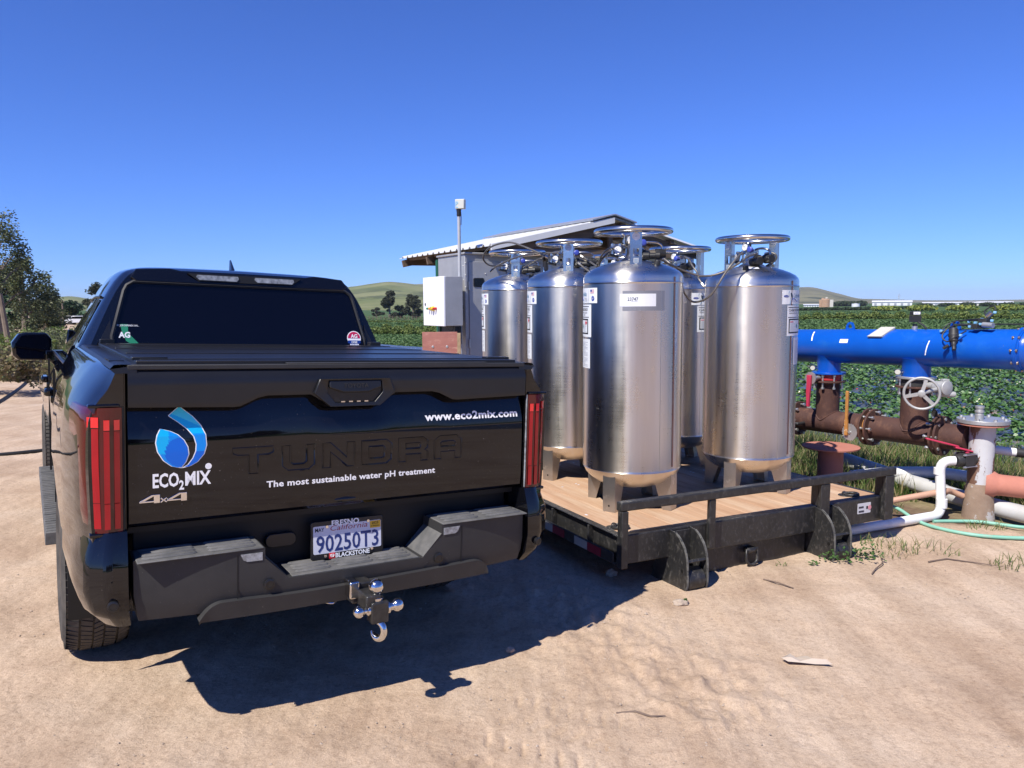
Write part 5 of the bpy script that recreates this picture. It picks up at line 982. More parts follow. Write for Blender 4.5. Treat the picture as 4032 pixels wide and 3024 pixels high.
# flush valve pilot gear lying on the blue pipe
mb = WB(BA); q = lambda s, a, o: onb(s, a, o)
mb.lathe(q(.16, 48, .03), Z_ * -1 - PN * .55 - PD * .35, [(.02, -.03), (.034, -.02), (.036, .03), (.040, .03), (.040, .04), (.034, .05), (.03, .09), (.018, .10), (.018, .125), (.014, .13), (.014, .165)], 18); mb.tube([q(.165, 10, .03), q(.20, 2, .035)], .013, 8)
mb.box(q(-.03, 78, .06), (.07, .06, .06), Matrix.Rotation(rad(30), 3, 'Z')); mb.box(q(.08, 76, .04), (.16, .05, .02), Matrix.Rotation(rad(-57), 3, 'Z')); mb.box(q(0, 70, .035), (.11, .05, .035), Matrix.Rotation(rad(20), 3, 'Z')); pv = mb.build('pilot_valve', ['dark_plastic'], blue, bevel=.006)
mb = WB(BA); mb.cyl(q(-.04, 66, .055), q(-.12, 62, .055), .021, 16); mb.build('solenoid', ['galvanised'], pv); mb = WB(BA); mb.cyl(q(-.04, 82, .10), q(-.07, 84, .13), .02, 12); mb.build('solenoid_cap', ['exhaust_steel'], pv)
mb = WB(BA)
for P_ in ([(.27, 55, .02), (.24, 80, .05), (.16, 95, .07), (.05, 85, .08), (-.02, 80, .08)], [(.17, 62, .05), (.20, 80, .07), (.10, 96, .07), (-.02, 88, .07)], [(.17, 70, .04), (.20, 50, .06), (.22, 30, .05), (.17, 18, .045), (.11, 30, .05), (.06, 48, .04)], [(-.04, 85, .09), (.0, 92, .14), (-.05, 95, .18), (-.08, 92, .15), (-.05, 86, .08)], [(-.10, 70, .05), (-.2, 72, .05), (-.32, 80, .04)], [(.27, 50, .01), (.2, 66, .04), (.1, 68, .05), (.0, 72, .05)]): mb.tube(spline([q(*c) for c in P_], 6), .0055, 6)
mb.build('control_tubing', ['hose_black'], pv)
mb = WB(BA)
for c in ((.27, 55, .02), (.12, 96, .06), (.0, 84, .08), (-.03, 92, .11), (-.08, 90, .13), (.05, 60, .05), (.08, 33, .05), (-.08, 80, .07), (-.02, 66, .06), (.03, 74, .06)): p = q(*c); mb.box(p, (.022, .018, .018), Matrix.Rotation(rad(40 * c[0] * 10), 3, 'Z'))
mb.build('push_fittings', ['fitting_blue'], pv, bevel=.003)
# stand pipe -------------------------------------------------------------------
SP = pw(-.04, -.12); stand = thing('stand_pipe', 'upright steel stand pipe with peeling white paint and a grey flange cap', 'stand pipe', Matrix.Translation(SP))
mb = WB(SP); mb.lathe(SP, Z_, [(.120, 0), (.112, .08), (.102, .20), (.0945, .30)], 36, 0); mb.build('dusty_foot', ['dusty_base'], stand); 
mb = WB(SP); mb.cyl(SP + Z_ * .29, SP + Z_ * .78, .092, 36); mb.build('pipe_body', ['peeling_white'], stand)
wflange(stand, SP, SP + Z_ * .775, Z_, .178, .014, 'red_oxide', 0); cf = wflange(stand, SP, SP + Z_ * .80, Z_, .185, .030, 'galvanised', 8, .03, name='flange_cap')
mb = WB(SP); mb.lathe(SP + Z_ * .81 - PN * .0 + Vector((-.045, -.02, 0)), Z_, [(.032, 0), (.032, .045), (.026, .05), (.026, .058), (.034, .06), (.034, .072), (.027, .076), (.027, .09), (.033, .094), (.033, .11), (.024, .112)], 20); mb.build('quick_coupling', ['galvanised'], cf)
mb = WB(SP); o0 = SP + Z_ * .30; od = Vector((.85, -.52, -.02)).normalized(); mb.lathe(o0 + od * .04, od, [(.115, 0), (.105, .05), (.086, .08), (.083, .10), (.083, 1.6)], 32); mb.build('side_branch', ['red_oxide'], stand, smooth=50)
# capped red stub ------------------------------------------------------------------
c0 = Vector((2.82, 6.72, -.12)); stub = thing('capped_stub_pipe', 'short red oxide pipe stub with a wide flat cap, behind the deck', 'pipe stub', Matrix.Translation(c0)); mb = MB(); mb.cyl((0, 0, 0), (0, 0, .46), .107, 36); mb.build('pipe_body', ['red_oxide'], stub)
mb = MB(); mb.lathe((0, 0, .46), (.0, .0, 1), [(.02, 0), (.238, 0), (.24, .012), (.02, .014)], 48); mb.build('cap_plate', ['red_oxide'], stub)
# plastic pipes and hoses -------------------------------------------------------------
def pipe(name, label, cat, P_, r, m, joints=(), group=None, jm=None, jr=1.16, n=14, sp=0):
    at = Vector(P_[0]); mb = WB(at); mb.tube(spline(P_, sp) if sp else P_, r, n); t = bpy.data.objects.new
    o = mb.build(name, [m], None, smooth=60); o.location = at; tag(o, label, cat, group)
    for a, b in joints: mb = WB(at); mb.cyl(a, b, r * jr, 20); mb.build('socket_joint', [jm or m], o)
    return o
def elbow(a, c, b, r=.09, n=6):
    a, c, b = Vector(a), Vector(c), Vector(b); p, q = c + (a - c).normalized() * r, c + (b - c).normalized() * r
    return [p * (1 - t) ** 2 + c * 2 * t * (1 - t) + q * t * t for t in [i / n for i in range(n + 1)]]
v0 = SP + Z_ * .50; vdir = Vector((-.97, -.25, -.03)).normalized(); va, vb = v0 + vdir * .08, v0 + vdir * .25
E1, E2, E3 = Vector((3.372, 5.975, .372)), Vector((3.388, 5.95, -.06)), Vector((2.45, 5.53, -.06))
P_ = [vb] + elbow(vb, E1, E2) + elbow(E1, E2, E3) + [E3]
dp = pipe('drain_pipe', 'white plastic pipe that drops from the stand pipe valve and runs under the platform', 'plastic pipe', P_, .036, 'pvc_white', [(E1 - Z_ * .06, E1 - Z_ * .11), (E2 + Z_ * .06, E2 + Z_ * .13)])
at = va; bvt = thing('ball_valve', 'black union ball valve with a long red lever on the stand pipe', 'valve', Matrix.Translation(at)); bR = vdir.to_track_quat('X', 'Z').to_matrix()
mb = MB(); mb.lathe((0, 0, 0), vdir, [(.036, -.08), (.036, -.02), (.052, -.02), (.052, .03), (.045, .03), (.045, .11), (.052, .11), (.052, .15), (.042, .17)], 18); mb.box(vdir * .07, (.09, .11, .11), bR); mb.build('valve_body', ['dark_plastic'], bvt, bevel=.006)
mb = MB(); [mb.lathe(vdir * -.0 + bR @ Vector((0, y, z)), vdir, [(.008, .01), (.008, .135)], 8) for y in (-.048, .048) for z in (-.048, .048)]; mb.build('bolts', ['zinc_bolt'], bvt)
lv = Vector((-.95, .05, .24)).normalized(); lb = vdir * .06 + Z_ * .075; mb = MB(); mb.cyl(vdir * .06 + Z_ * .04, lb, .02, 10); lR = lv.to_track_quat('X', 'Z').to_matrix(); mb.box(lb + lv * .03, (.14, .045, .014), lR); mb.box(lb + lv * .2 + Z_ * .012, (.26, .032, .014), lR); mb.build('valve_lever', ['lever_red'], bvt, bevel=.005)
pipe('buried_pipe', 'pale grey plastic pipe with mud stains, half buried behind the rail end', 'plastic pipe', [(3.15, 7.42, .12), (3.44, 6.83, .05), (3.74, 6.22, -.01), (4.05, 5.62, -.03), (4.5, 4.8, -.04)], .068, 'pvc_grey', [(Vector((3.60, 6.50, .02)), Vector((3.66, 6.39, .01)))], jm='pvc_grey', jr=1.03)
pipe('white_supply_pipe', 'thick white plastic pipe lying in the long grass behind the elbow', 'plastic pipe', [(3.05, 6.82, .06), (3.4, 6.78, .10), (3.72, 6.62, .13), (3.95, 6.45, .12)], .05, 'pvc_white')
pipe('side_hose_tail', 'short white plastic pipe with grey coupling leaving the stand pipe to the right', 'plastic pipe', [(3.85, 6.22, .42), (4.1, 6.10, .40), (4.5, 5.95, .37)], .034, 'pvc_white', [(Vector((4.06, 6.115, .403)), Vector((4.2, 6.065, .393)))], jm='dark_plastic', jr=1.1)
pipe('thin_white_riser', 'slim white plastic riser pipe standing behind the right tank', 'plastic pipe', [(2.52, 7.1, -.15), (2.52, 7.1, .25)], .035, 'pvc_white')
pipe('tan_hose', 'pinkish tan rubber hose leading to the foot of the stand pipe', 'hose', [(2.75, 6.1, -.06), (3.02, 6.02, .035), (3.24, 5.98, .09), (3.42, 6.0, .115), (3.52, 6.06, .10), (3.62, 6.06, .06)], .024, 'hose_tan', sp=6)
pipe('garden_hose', 'pale green garden hose looped on the dirt beside the stand pipe', 'hose', [(2.6, 6.3, -.07), (2.85, 6.16, .0), (3.06, 6.05, -.02), (3.14, 5.86, -.075), (3.21, 5.68, -.085), (3.37, 5.50, -.085), (3.60, 5.42, -.085), (3.85, 5.40, -.08), (4.05, 5.47, -.08), (4.0, 5.60, -.08), (3.82, 5.68, -.082), (3.62, 5.83, -.085), (3.42, 5.87, -.09), (3.28, 5.86, -.088)], .0135, 'hose_green', sp=8)
pipe('road_hose', 'black hose lying across the dirt road to the left of the truck', 'hose', [(-8.5, 6.6, tz(-8.5, 6.6) + .015), (-7, 7.45, tz(-7, 7.45) + .015), (-5.65, 8.32, tz(-5.65, 8.32) + .015), (-5.2, 8.70, tz(-5.2, 8.7) + .015), (-4.2, 9.3, tz(-4.2, 9.3) + .015), (-3, 9.9, tz(-3, 9.9) + .015)], .022, 'hose_black', sp=6)
pipe('roadside_cable', 'thin black line running along the dirt road towards the trees', 'cable', [(-6.6, 8.4, tz(-6.6, 8.4) + .012), (-8.0, 11.3, tz(-8, 11.3) + .012), (-9.2, 13.8, tz(-9.2, 13.8) + .012), (-11, 17.3, tz(-11, 17.3) + .012), (-13.3, 21.2, tz(-13.3, 21.2) + .012), (-18, 30, tz(-18, 30) + .012)], .03, 'hose_black', sp=6)
# ---------------------------------------------------------------- hoses between the tanks
HOSES = {
'a' : [(-0.055, 7.05, 1.974), (-0.147, 6.95, 1.964), (-0.205, 6.85, 1.972), (-0.244, 6.8, 2.022), (-0.216, 6.75, 2.083), (-0.139, 6.65, 2.124), (-0.011, 6.5, 2.135), (0.101, 6.35, 2.09), (0.226, 6.2, 2.024), (0.294, 6.1, 1.984)] ,
'b' : [(-0.181, 6.95, 1.916), (-0.146, 6.9, 1.947), (-0.043, 6.8, 1.996), (0.105, 6.6, 2.034), (0.241, 6.35, 2.036), (0.366, 6.1, 2.016), (0.399, 6.05, 2.008)] ,
'b2' : [(0.11, 7.0, 1.944), (0.16, 6.9, 1.975), (0.246, 6.75, 2.011), (0.333, 6.5, 2.043), (0.395, 6.2, 2.039)] ,
'c' : [(0.694, 5.2, 1.995), (0.648, 5.2, 1.981), (0.622, 5.3, 1.955), (0.612, 5.45, 1.913), (0.612, 5.6, 1.856)] ,
'c2' : [(0.702, 5.2, 1.978), (0.67, 5.25, 1.971), (0.636, 5.35, 1.939), (0.618, 5.4, 1.91), (0.623, 5.6, 1.856)] ,
'd' : [(0.855, 5.15, 1.981), (0.958, 5.3, 1.954), (1.107, 5.45, 1.895), (1.231, 5.5, 1.845), (1.333, 5.5, 1.812), (1.334, 5.5, 1.81), (1.411, 5.5, 1.813), (1.49, 5.48, 1.834), (1.546, 5.45, 1.866), (1.601, 5.42, 1.904), (1.657, 5.45, 1.941), (1.748, 5.55, 1.967)] ,
'e' : [(1.632, 5.45, 1.969), (1.572, 5.38, 1.941), (1.507, 5.34, 1.873), (1.468, 5.34, 1.819), (1.423, 5.34, 1.745), (1.382, 5.36, 1.678), (1.337, 5.4, 1.64), (1.288, 5.45, 1.628), (1.252, 5.45, 1.648), (1.208, 5.42, 1.696), (1.191, 5.4, 1.74), (1.188, 5.45, 1.805), (1.174, 5.5, 1.847), (1.118, 5.55, 1.915), (1.079, 5.6, 1.95)] ,
'f' : [(1.422, 6.6, 2.018), (1.444, 6.5, 2.009), (1.46, 6.4, 1.977), (1.475, 6.3, 1.912), (1.501, 6.25, 1.859), (1.483, 6.15, 1.817), (1.517, 6.1, 1.75)] ,
'g' : [(1.842, 5.65, 1.971), (1.874, 5.62, 1.977), (1.9, 5.6, 1.965), (1.909, 5.6, 1.94), (1.892, 5.62, 1.909), (1.853, 5.65, 1.878)] ,
'h' : [(0.542, 6.1, 1.997), (0.587, 6.05, 1.963), (0.637, 5.9, 1.911), (0.654, 5.7, 1.876)] ,
'i' : [(0.515, 6.0, 1.939), (0.555, 5.95, 1.897), (0.611, 5.85, 1.849)] ,
}
HL = {'a': 'braided hose looping high over the ring of the leftmost tank', 'b': 'braided hose sweeping from the leftmost tank across to the second tank', 'b2': 'short braided hose rising between the two left tanks', 'c': 'upper braided hose bending down at the left of the front tank',
 'c2': 'lower braided hose bending down at the left of the front tank', 'd': 'long braided hose sagging from the front tank to the right tank', 'e': 'braided hose hanging lowest in a deep loop between front tank and right tank', 'f': 'braided hose dropping from the half hidden tank behind the right tank',
 'g': 'braided hose curling round the right post of the right tank', 'h': 'braided hose from the blue knob of the second tank towards the front tank', 'i': 'braided hose crossing under the ring of the second tank'}
for k, P_ in HOSES.items():
    at = Vector(P_[0]); mb = WB(at); C_ = spline(P_, 7); mb.tube(C_, .0075, 8); o = mb.build('braided_hose', ['hose_grey'], None, smooth=60); o.location = at; tag(o, HL[k], 'hose', 'braided hoses linking the tanks')
    for a, b in ((C_[0], C_[2]), (C_[-1], C_[-3])): mb = WB(at); mb.cyl(a, a + (b - a).normalized() * .035, .0115, 6); mb.build('end_fitting', ['fitting_steel'], o)
# ---------------------------------------------------------------- shed, cabinets, mast
mat('white_sheet', (.74, .74, .72), .45, col2=(.68, .68, .66), vs=4, stain=(.42, .28, .18), sscale=6, sth=(.70, .76)); mat('roof_sheet', (.76, .76, .74), .4, metal=.2, col2=(.70, .70, .68), vs=5, stain=(.34, .20, .13), sscale=5, sth=(.66, .72))
mat('old_timber', (.11, .075, .05), .8, col2=(.17, .12, .08), vs=5, stretch=(1, 1, 8)); mat('grey_cabinet', (.42, .42, .42), .42, metal=.35, col2=(.37, .37, .37), vs=7, bump=.02, bs=80); mat('white_enamel', (.80, .81, .83), .35, col2=(.78, .79, .81)); mat('green_post', (.01, .10, .05), .5); mat('conduit_grey', (.45, .46, .48), .5, col2=(.38, .39, .41))
mat('plywood_red', (.40, .17, .13), .75, col2=(.32, .125, .10), vs=3.5, stretch=(1, 1, 3), stain=(.50, .27, .21), sscale=8, sth=(.55, .7)); mat('plywood_edge', (.45, .33, .19), .8, col2=(.24, .17, .10), vs=12); mat('cream_box', (.62, .62, .56), .5)
mat('lamp_green', (.0, .25, .10), .3); mat('lamp_amber', (.75, .30, .06), .3); mat('lamp_red', (.5, .01, .02), .3); mat('lamp_yellow', (.75, .50, .03), .4)
SH = frame((-.253, 10.8, -.13), 60); shed = thing('pump_shed', 'open gabled shed with white corrugated roof and siding behind the tanks', 'shed', SH)
def corr(mb, p00, p10, p01, p11, n, dep, th=.02, up=(0, 0, 1)):
    """ribbed sheet: profile seen along p00->p10, ribs run towards p01, p11"""
    p00, p10, p01, p11, up = map(Vector, (p00, p10, p01, p11, up)); prof = []
    for i in range(n):
        for f_, h in ((0, 0), (.12, 0), (.22, 1), (.38, 1), (.48, 0)): prof.append(((i + f_) / n, h * dep))
    prof.append((1, 0)); us = range(len(prof)); P = lambda u, v, o_: (p00 * (1 - prof[u][0]) + p10 * prof[u][0]) * (1 - v) + (p01 * (1 - prof[u][0]) + p11 * prof[u][0]) * v + up * (prof[u][1] + o_)
    for o_ in (0, -th): mb.grid(lambda u, v: P(int(u), v, o_), list(us), [0, .5, 1])
    for v in (0, 1): mb.grid(lambda u, w_: P(int(u), v, -th * w_), list(us), [0, 1])
    return mb
EL, PK, ER = Vector((0, 0, 2.575)), Vector((2.1, 0, 3.035)), Vector((3.92, 0, 2.625)); DY = Vector((0, 3.44, 0))
mb = MB(); corr(mb, EL, EL + DY, PK, PK + DY, 16, .028, .012); roof = mb.build('roof', ['roof_sheet'], shed, smooth=0)
corr(MB(), ER, ER + DY, PK, PK + DY, 16, .04, .012).build('roof', ['roof_sheet'], shed, smooth=0)
mb = MB(); mb.prism([(PK.x - .42, PK.z - .035), (PK.x, PK.z + .07), (PK.x + .42, PK.z - .035), (PK.x + .42, PK.z - .055), (PK.x, PK.z + .05), (PK.x - .42, PK.z - .055)], lambda x, z: (x, -.03, z), lambda x, z: (x, 3.46, z)); mb.build('ridge_cap', ['galvanised'], roof, smooth=0)
MB().prism([(-.03, 2.585), (2.1, 3.05), (2.1, 2.965), (-.03, 2.50)], lambda x, z: (x, -.02, z), lambda x, z: (x, .005, z)).build('barge_board', ['white_sheet'], roof, smooth=0)
def beam(a, b, w_, h):
    a, b = Vector(a), Vector(b); d = b - a; R_ = d.to_track_quat('X', 'Z').to_matrix(); mb.box((a + b) / 2, (d.length, w_, h), R_)
mb = MB()
for y in (.10, 1.2, 2.3, 3.35): beam(EL + Vector((.02, y, -.10)), PK + Vector((0, y, -.12)), .05, .12); beam(PK + Vector((0, y, -.12)), ER + Vector((0, y, -.10)), .05, .12); beam((.1, y, 2.50), (3.85, y, 2.53), .05, .10)
for k in range(4): p = EL.lerp(PK, .08 + .27 * k); beam(p + Vector((0, .02, -.045)), p + DY + Vector((0, 0, -.045)), .07, .06); p = ER.lerp(PK, .08 + .27 * k); beam(p + Vector((0, .02, -.045)), p + DY + Vector((0, 0, -.045)), .07, .06)
beam((1.2, .1, 2.53), (2.05, .1, 2.93), .04, .07); beam((3.0, .1, 2.53), (2.15, .1, 2.93), .04, .07); beam((2.1, .1, 2.53), (2.1, .1, 2.95), .04, .07)
mb.build('roof_frame', ['old_timber'], shed)
for x, y, h in ((3.8, .15, 2.52), (3.8, 3.3, 2.52), (1.15, .35, 2.5)): MB().box((x, y, h / 2), (.07, .07, h)).build('post', ['galvanised'], shed)
for x, y in ((.12, 2.05),): MB().box((x, y, 1.24), (.085, .085, 2.48)).build('post', ['green_post'], shed)
mb = MB(); corr(mb, (1.1, .42, .05), (1.1, .42, 2.40), (3.8, .42, .05), (3.8, .42, 2.40), 9, .03, .004, up=(0, -1, 0)); mb.build('siding', ['white_sheet'], shed, smooth=0)
mb = MB(); mb.box((2.45, .30, 2.50), (2.75, .04, .14)); mb.build('fascia', ['white_sheet'], shed, bevel=.004)
MB().box((3.83, 1.8, 1.25), (.03, 3.0, 2.4)).build('side_wall', ['white_sheet'], shed)
CB = frame((-.657, 11.0, -.13), 60); cab_ = thing('switchgear_cabinet', 'tall grey steel cabinet with a latch window, behind the leftmost tank', 'cabinet', CB)
mb = MB(); mb.box((.66, .45, 1.25), (1.32, .9, 2.42)); mb.box((.66, .45, 2.475), (1.36, .94, .03)); mb.build('housing', ['grey_cabinet'], cab_, bevel=.008)
mb = MB(); mb.box((.36, -.008, 1.22), (.60, .018, 2.28)); mb.box((.98, -.008, 1.22), (.60, .018, 2.28)); dr = mb.build('door', ['grey_cabinet'], cab_, bevel=.005)
mb = MB(); mb.box((.055, -.018, 2.02), (.02, .03, .12)); mb.box((.055, -.018, 1.2), (.02, .03, .12)); mb.build('hinge', ['galvanised'], dr)
mb = MB(); mb.prism(rrect(.125, 2.0, .30, 2.13, .025), lambda x, z: (x, -.024, z), lambda x, z: (x, -.016, z), 0); mb.prism(rrect(.142, 2.015, .283, 2.115, .018), lambda x, z: (x, -.026, z), lambda x, z: (x, -.02, z), 1); mb.build('latch_window', ['reg_black', 'tint_glass'], dr)
mb = MB(); [mb.lathe((x, -.017, z), (0, -1, 0), [(.012, 0), (.008, .006)], 8) for x in (.10, .325) for z in (1.94, 2.19)]; [mb.lathe((.012, -.001, .3 + .17 * k), (0, -1, 0), [(.010, 0), (.006, .006)], 8) for k in range(13)]; [mb.lathe((-.001, .05 + .0, .3 + .2 * k), (-1, 0, 0), [(.010, 0), (.006, .006)], 8) for k in range(11)]; mb.build('rivets', ['galvanised'], cab_)
BX = frame((-.925, 10.6, -.13), 60); bx = thing('control_box', 'white electrical box with green, amber and red buttons beside the tall grey cabinet', 'control box', BX)
mb = MB(); mb.box((.16, .35, 1.80), (.26, .70, .68)); mb.build('housing', ['grey_cabinet'], bx, bevel=.006); mb = MB(); mb.box((.014, .35, 1.80), (.028, .705, .685)); dd = mb.build('door', ['white_enamel'], bx, bevel=.006)
for y, z, m, r in ((.47, 1.70, 'lamp_green', .018), (.40, 1.70, 'lamp_amber', .02), (.33, 1.70, 'lamp_yellow', .034), (.25, 1.70, 'lamp_red', .02)):
    mb = MB(); mb.lathe((0, y, z), (-1, 0, 0), [(r, -.002), (r, .012), (r * .8, .05), (r * .7, .055)], 14); mb.build('push_button', [m], dd)
mb = MB(); mb.box((-.035, .33, 1.70), (.04, .018, .055)); mb.box((-.006, .62, 1.76), (.012, .02, .035)); mb.build('switch_lever', ['reg_black'], dd, bevel=.003)
mb = MB(); mb.box((.22, .58, .73), (.07, .07, 1.46)); mb.build('post', ['green_post'], bx); mb = MB(); mb.box((.25, .30, 1.36), (.10, .45, .18)); mb.build('cable_tray', ['reg_black'], bx)
MS = Matrix.Translation((-.72, 10.86, -.13)); ms = thing('antenna_mast', 'slim grey mast with a small cream radio box on top', 'mast', MS)
MB().cyl((0, 0, 0), (0, 0, 2.99), .023, 14).build('pole', ['conduit_grey'], ms); mb = MB(); mb.lathe((0, 0, 2.97), (0, 0, 1), [(.026, 0), (.032, .02), (.03, .04), (.035, .10)], 12); mb.tube([(.03, -.02, 3.03), (.035, -.02, 2.95), (.03, -.015, 2.85)], .005, 5); mb.build('pole_bracket', ['reg_black'], ms)
RB = Matrix.Rotation(rad(-14), 3, 'Z'); mb = MB(); mb.box((.025, 0, 3.135), (.135, .075, .135), RB); mb.box(Vector((.025, 0, 3.135)) + RB @ Vector((.0, -.042, 0)), (.128, .012, .128), RB); rbx = mb.build('radio_box', ['cream_box'], ms, bevel=.010)
fR = lambda x, z: Vector((.025, 0, 3.135)) + RB @ Vector((x, -.0492, z)); mb = MB(); mb.tube([fR(-.052 + .0, -.028), fR(-.052, .028), fR(-.035, .030), fR(-.022, .015), fR(-.035, .0), fR(-.052, .0)], .0035, 5); mb.box(fR(-.04, -.045), (.03, .002, .006), RB); mb.build('radio_logo', ['logo_sky'], rbx)
mb = MB(); mb.tube(spline([(-.10, -.12, 1.72), (-.16, -.14, 1.68), (-.17, -.14, 1.45), (-.10, -.12, 1.40), (-.04, -.10, 1.62), (.02, -.06, 1.2)], 6), .005, 5); mb.box((.02, -.05, 1.72), (.06, .05, .05)); mb.build('mast_cable', ['reg_black'], ms)
PW_ = frame((-1.20, 10.33, -.14), 88); pw_ = thing('plywood_board', 'reddish plywood board standing below the white control box', 'board', PW_); mb = MB(); mb.box((.235, .03, .70), (.47, .022, 1.40)); bd = mb.build('panel', ['plywood_red'], pw_, bevel=.002)
mb = MB(); mb.box((.49, .07, .69), (.045, .12, 1.38)); mb.build('edge_timber', ['plywood_edge'], pw_); mb = MB(); [mb.lathe((x, .018, z), (0, -1, 0), [(.018, 0), (.012, .006)], 10) for x in (.14, .33) for z in (1.20, 1.05, .80)]; mb.build('washers', ['galvanised'], bd)
# ---------------------------------------------------------------- small things on the dirt
mat('rock_pale', (.42, .34, .27), .9, col2=(.32, .25, .19), vs=20, bump=.3, bs=40); mat('film_scrap', (.50, .42, .34), .45, col2=(.44, .36, .29), spec=.4); mat('twig_brown', (.17, .12, .09), .8)
def stone(name, label, p, r, seed, m='rock_pale'):
    bm = bmesh.new(); bmesh.ops.create_icosphere(bm, subdivisions=3, radius=1)
    for v in bm.verts: k = 1 + .35 * noise.noise(v.co * 1.3 + Vector((seed, 0, 0))) + .12 * noise.noise(v.co * 4); v.co = Vector((v.co.x * r[0], v.co.y * r[1], v.co.z * r[2])) * k
    me = bpy.data.meshes.new(name); bm.to_mesh(me); bm.free(); me.materials.append(MATS[m]); o = bpy.data.objects.new(name, me); COL.objects.link(o); o.location = (p[0], p[1], tz(*p) + r[2] * .4); return tag(o, label, 'stone')
stone('stone', 'pale flat stone on the dirt in front of the left foot of the platform', (.95, 4.24), (.045, .03, .02), 1); stone('stone', 'grey stone lying in the shade by the left edge of the platform', (.62, 4.72), (.035, .03, .028), 4); stone('stone', 'small dark clod on the dirt in the shade behind the truck hitch', (-.02, 3.62), (.022, .018, .014), 8)
mb = MB(); sx, sy = 1.379, 3.508; pts = [(0, .02), (.03, .045), (.06, .03), (.12, .012), (.19, -.02), (.22, -.045), (.14, -.035), (.07, -.025), (.02, -.015)]
V = [(x - .1, y, .012 + .012 * noise.noise(Vector((x * 30, y * 30, 3)))) for x, y in pts] + [(x * .8 - .08, y * .6, .024 + .01 * math.sin(x * 60)) for x, y in pts]; n = len(pts)
mb.add(V, [(i, (i + 1) % n, n + (i + 1) % n, n + i) for i in range(n)] + [tuple(range(n, 2 * n))]); o = mb.build('plastic_scrap', ['film_scrap'], None, smooth=20); o.location = (sx, sy, tz(sx, sy)); tag(o, 'crumpled pale scrap of plastic film on the dirt in the right foreground', 'litter')
for P_, lb in (([(2.27, 4.72), (2.33, 4.80), (2.44, 4.93), (2.47, 5.02)], 'forked dry twig on the dirt in front of the right foot of the platform'), ([(1.55, 4.62), (1.62, 4.55), (1.68, 4.47)], 'short dark twig on the dirt in front of the platform lashing ring'), ([(.42, 3.02), (.50, 3.03), (.56, 3.0), (.62, 3.0)], 'small wriggly dark twig on the dirt right of the tyre cleat prints'), ([(2.75, 4.95), (2.9, 5.0), (3.05, 4.93), (3.2, 4.82)], 'long thin dry stem on the dirt at the right, below the green hose')):
    at = Vector((*P_[0], tz(*P_[0]))); mb = WB(at); mb.tube([(x, y, tz(x, y) + .008 + .004 * (i % 2)) for i, (x, y) in enumerate(P_)], [.005, .0045, .004, .002][:len(P_)], 5); o = mb.build('twig', ['twig_brown']); o.location = at; tag(o, lb, 'twig', 'dry twigs on the dirt')
# ---------------------------------------------------------------- plants
def leafmat(name, stops, rough=.6, tr=.25):
    m = bpy.data.materials.new(name); m.use_nodes = True; t = m.node_tree; b = t.nodes['Principled BSDF']; L = t.links.new
    b.inputs['Roughness'].default_value = rough; b.inputs['Specular IOR Level'].default_value = .3
    g = t.nodes.new('ShaderNodeNewGeometry'); r = t.nodes.new('ShaderNodeValToRGB'); e = r.color_ramp.elements
    while len(e) < len(stops): e.new(.5)
    for i, c in enumerate(stops): e[i].position = i / max(1, len(stops) - 1); e[i].color = (*c, 1)
    L(g.outputs['Random Per Island'], r.inputs[0]); L(r.outputs[0], b.inputs['Base Color'])
    tl = t.nodes.new('ShaderNodeBsdfTranslucent'); L(r.outputs[0], tl.inputs[0]); mx = t.nodes.new('ShaderNodeMixShader'); mx.inputs[0].default_value = tr
    L(b.outputs[0], mx.inputs[1]); L(tl.outputs[0], mx.inputs[2]); L(mx.outputs[0], t.nodes['Material Output'].inputs[0]); MATS[name] = m
leafmat('strawberry_leaf', [(.05, .115, .03), (.08, .17, .045), (.11, .21, .065), (.19, .29, .14)], .36); leafmat('strawberry_far', [(.05, .10, .03), (.085, .15, .05), (.12, .19, .075)], .6)
leafmat('berry', [(.5, .012, .012), (.55, .05, .03), (.42, .01, .015), (.6, .45, .2)], .3, 0); leafmat('blossom', [(.75, .75, .68), (.7, .62, .2)], .6, 0)
leafmat('grass_blade', [(.05, .11, .018), (.085, .16, .03), (.15, .20, .06), (.30, .25, .12), (.38, .31, .18)], .6, .3); leafmat('weed_leaf', [(.05, .11, .025), (.09, .17, .05)], .6)
leafmat('gum_leaf', [(.05, .07, .03), (.08, .10, .045), (.12, .14, .06), (.17, .175, .08)], .5, .15); leafmat('far_tree_leaf', [(.030, .036, .020), (.048, .055, .030), (.07, .072, .042)], .7, .1); leafmat('dark_tree_leaf', [(.012, .03, .012), (.022, .05, .018), (.035, .07, .025)], .5, .1)
leafmat('bush_leaf', [(.10, .15, .035), (.15, .20, .05), (.20, .235, .07), (.07, .12, .03)], .6, .2); leafmat('sage_leaf', [(.10, .125, .06), (.15, .17, .085), (.20, .20, .11)], .7, .2); leafmat('dry_weed', [(.30, .24, .14), (.22, .18, .10), (.14, .16, .06)], .8, .2); leafmat('far_hedge_leaf', [(.025, .045, .018), (.04, .06, .025)], .8, .1); leafmat('mustard', [(.26, .27, .04), (.18, .22, .05), (.13, .19, .05)], .8, .1)
mat('bark', (.13, .10, .075), .9, col2=(.20, .165, .13), vs=5); mat('pole_timber', (.20, .155, .115), .9, col2=(.15, .115, .085), vs=4)
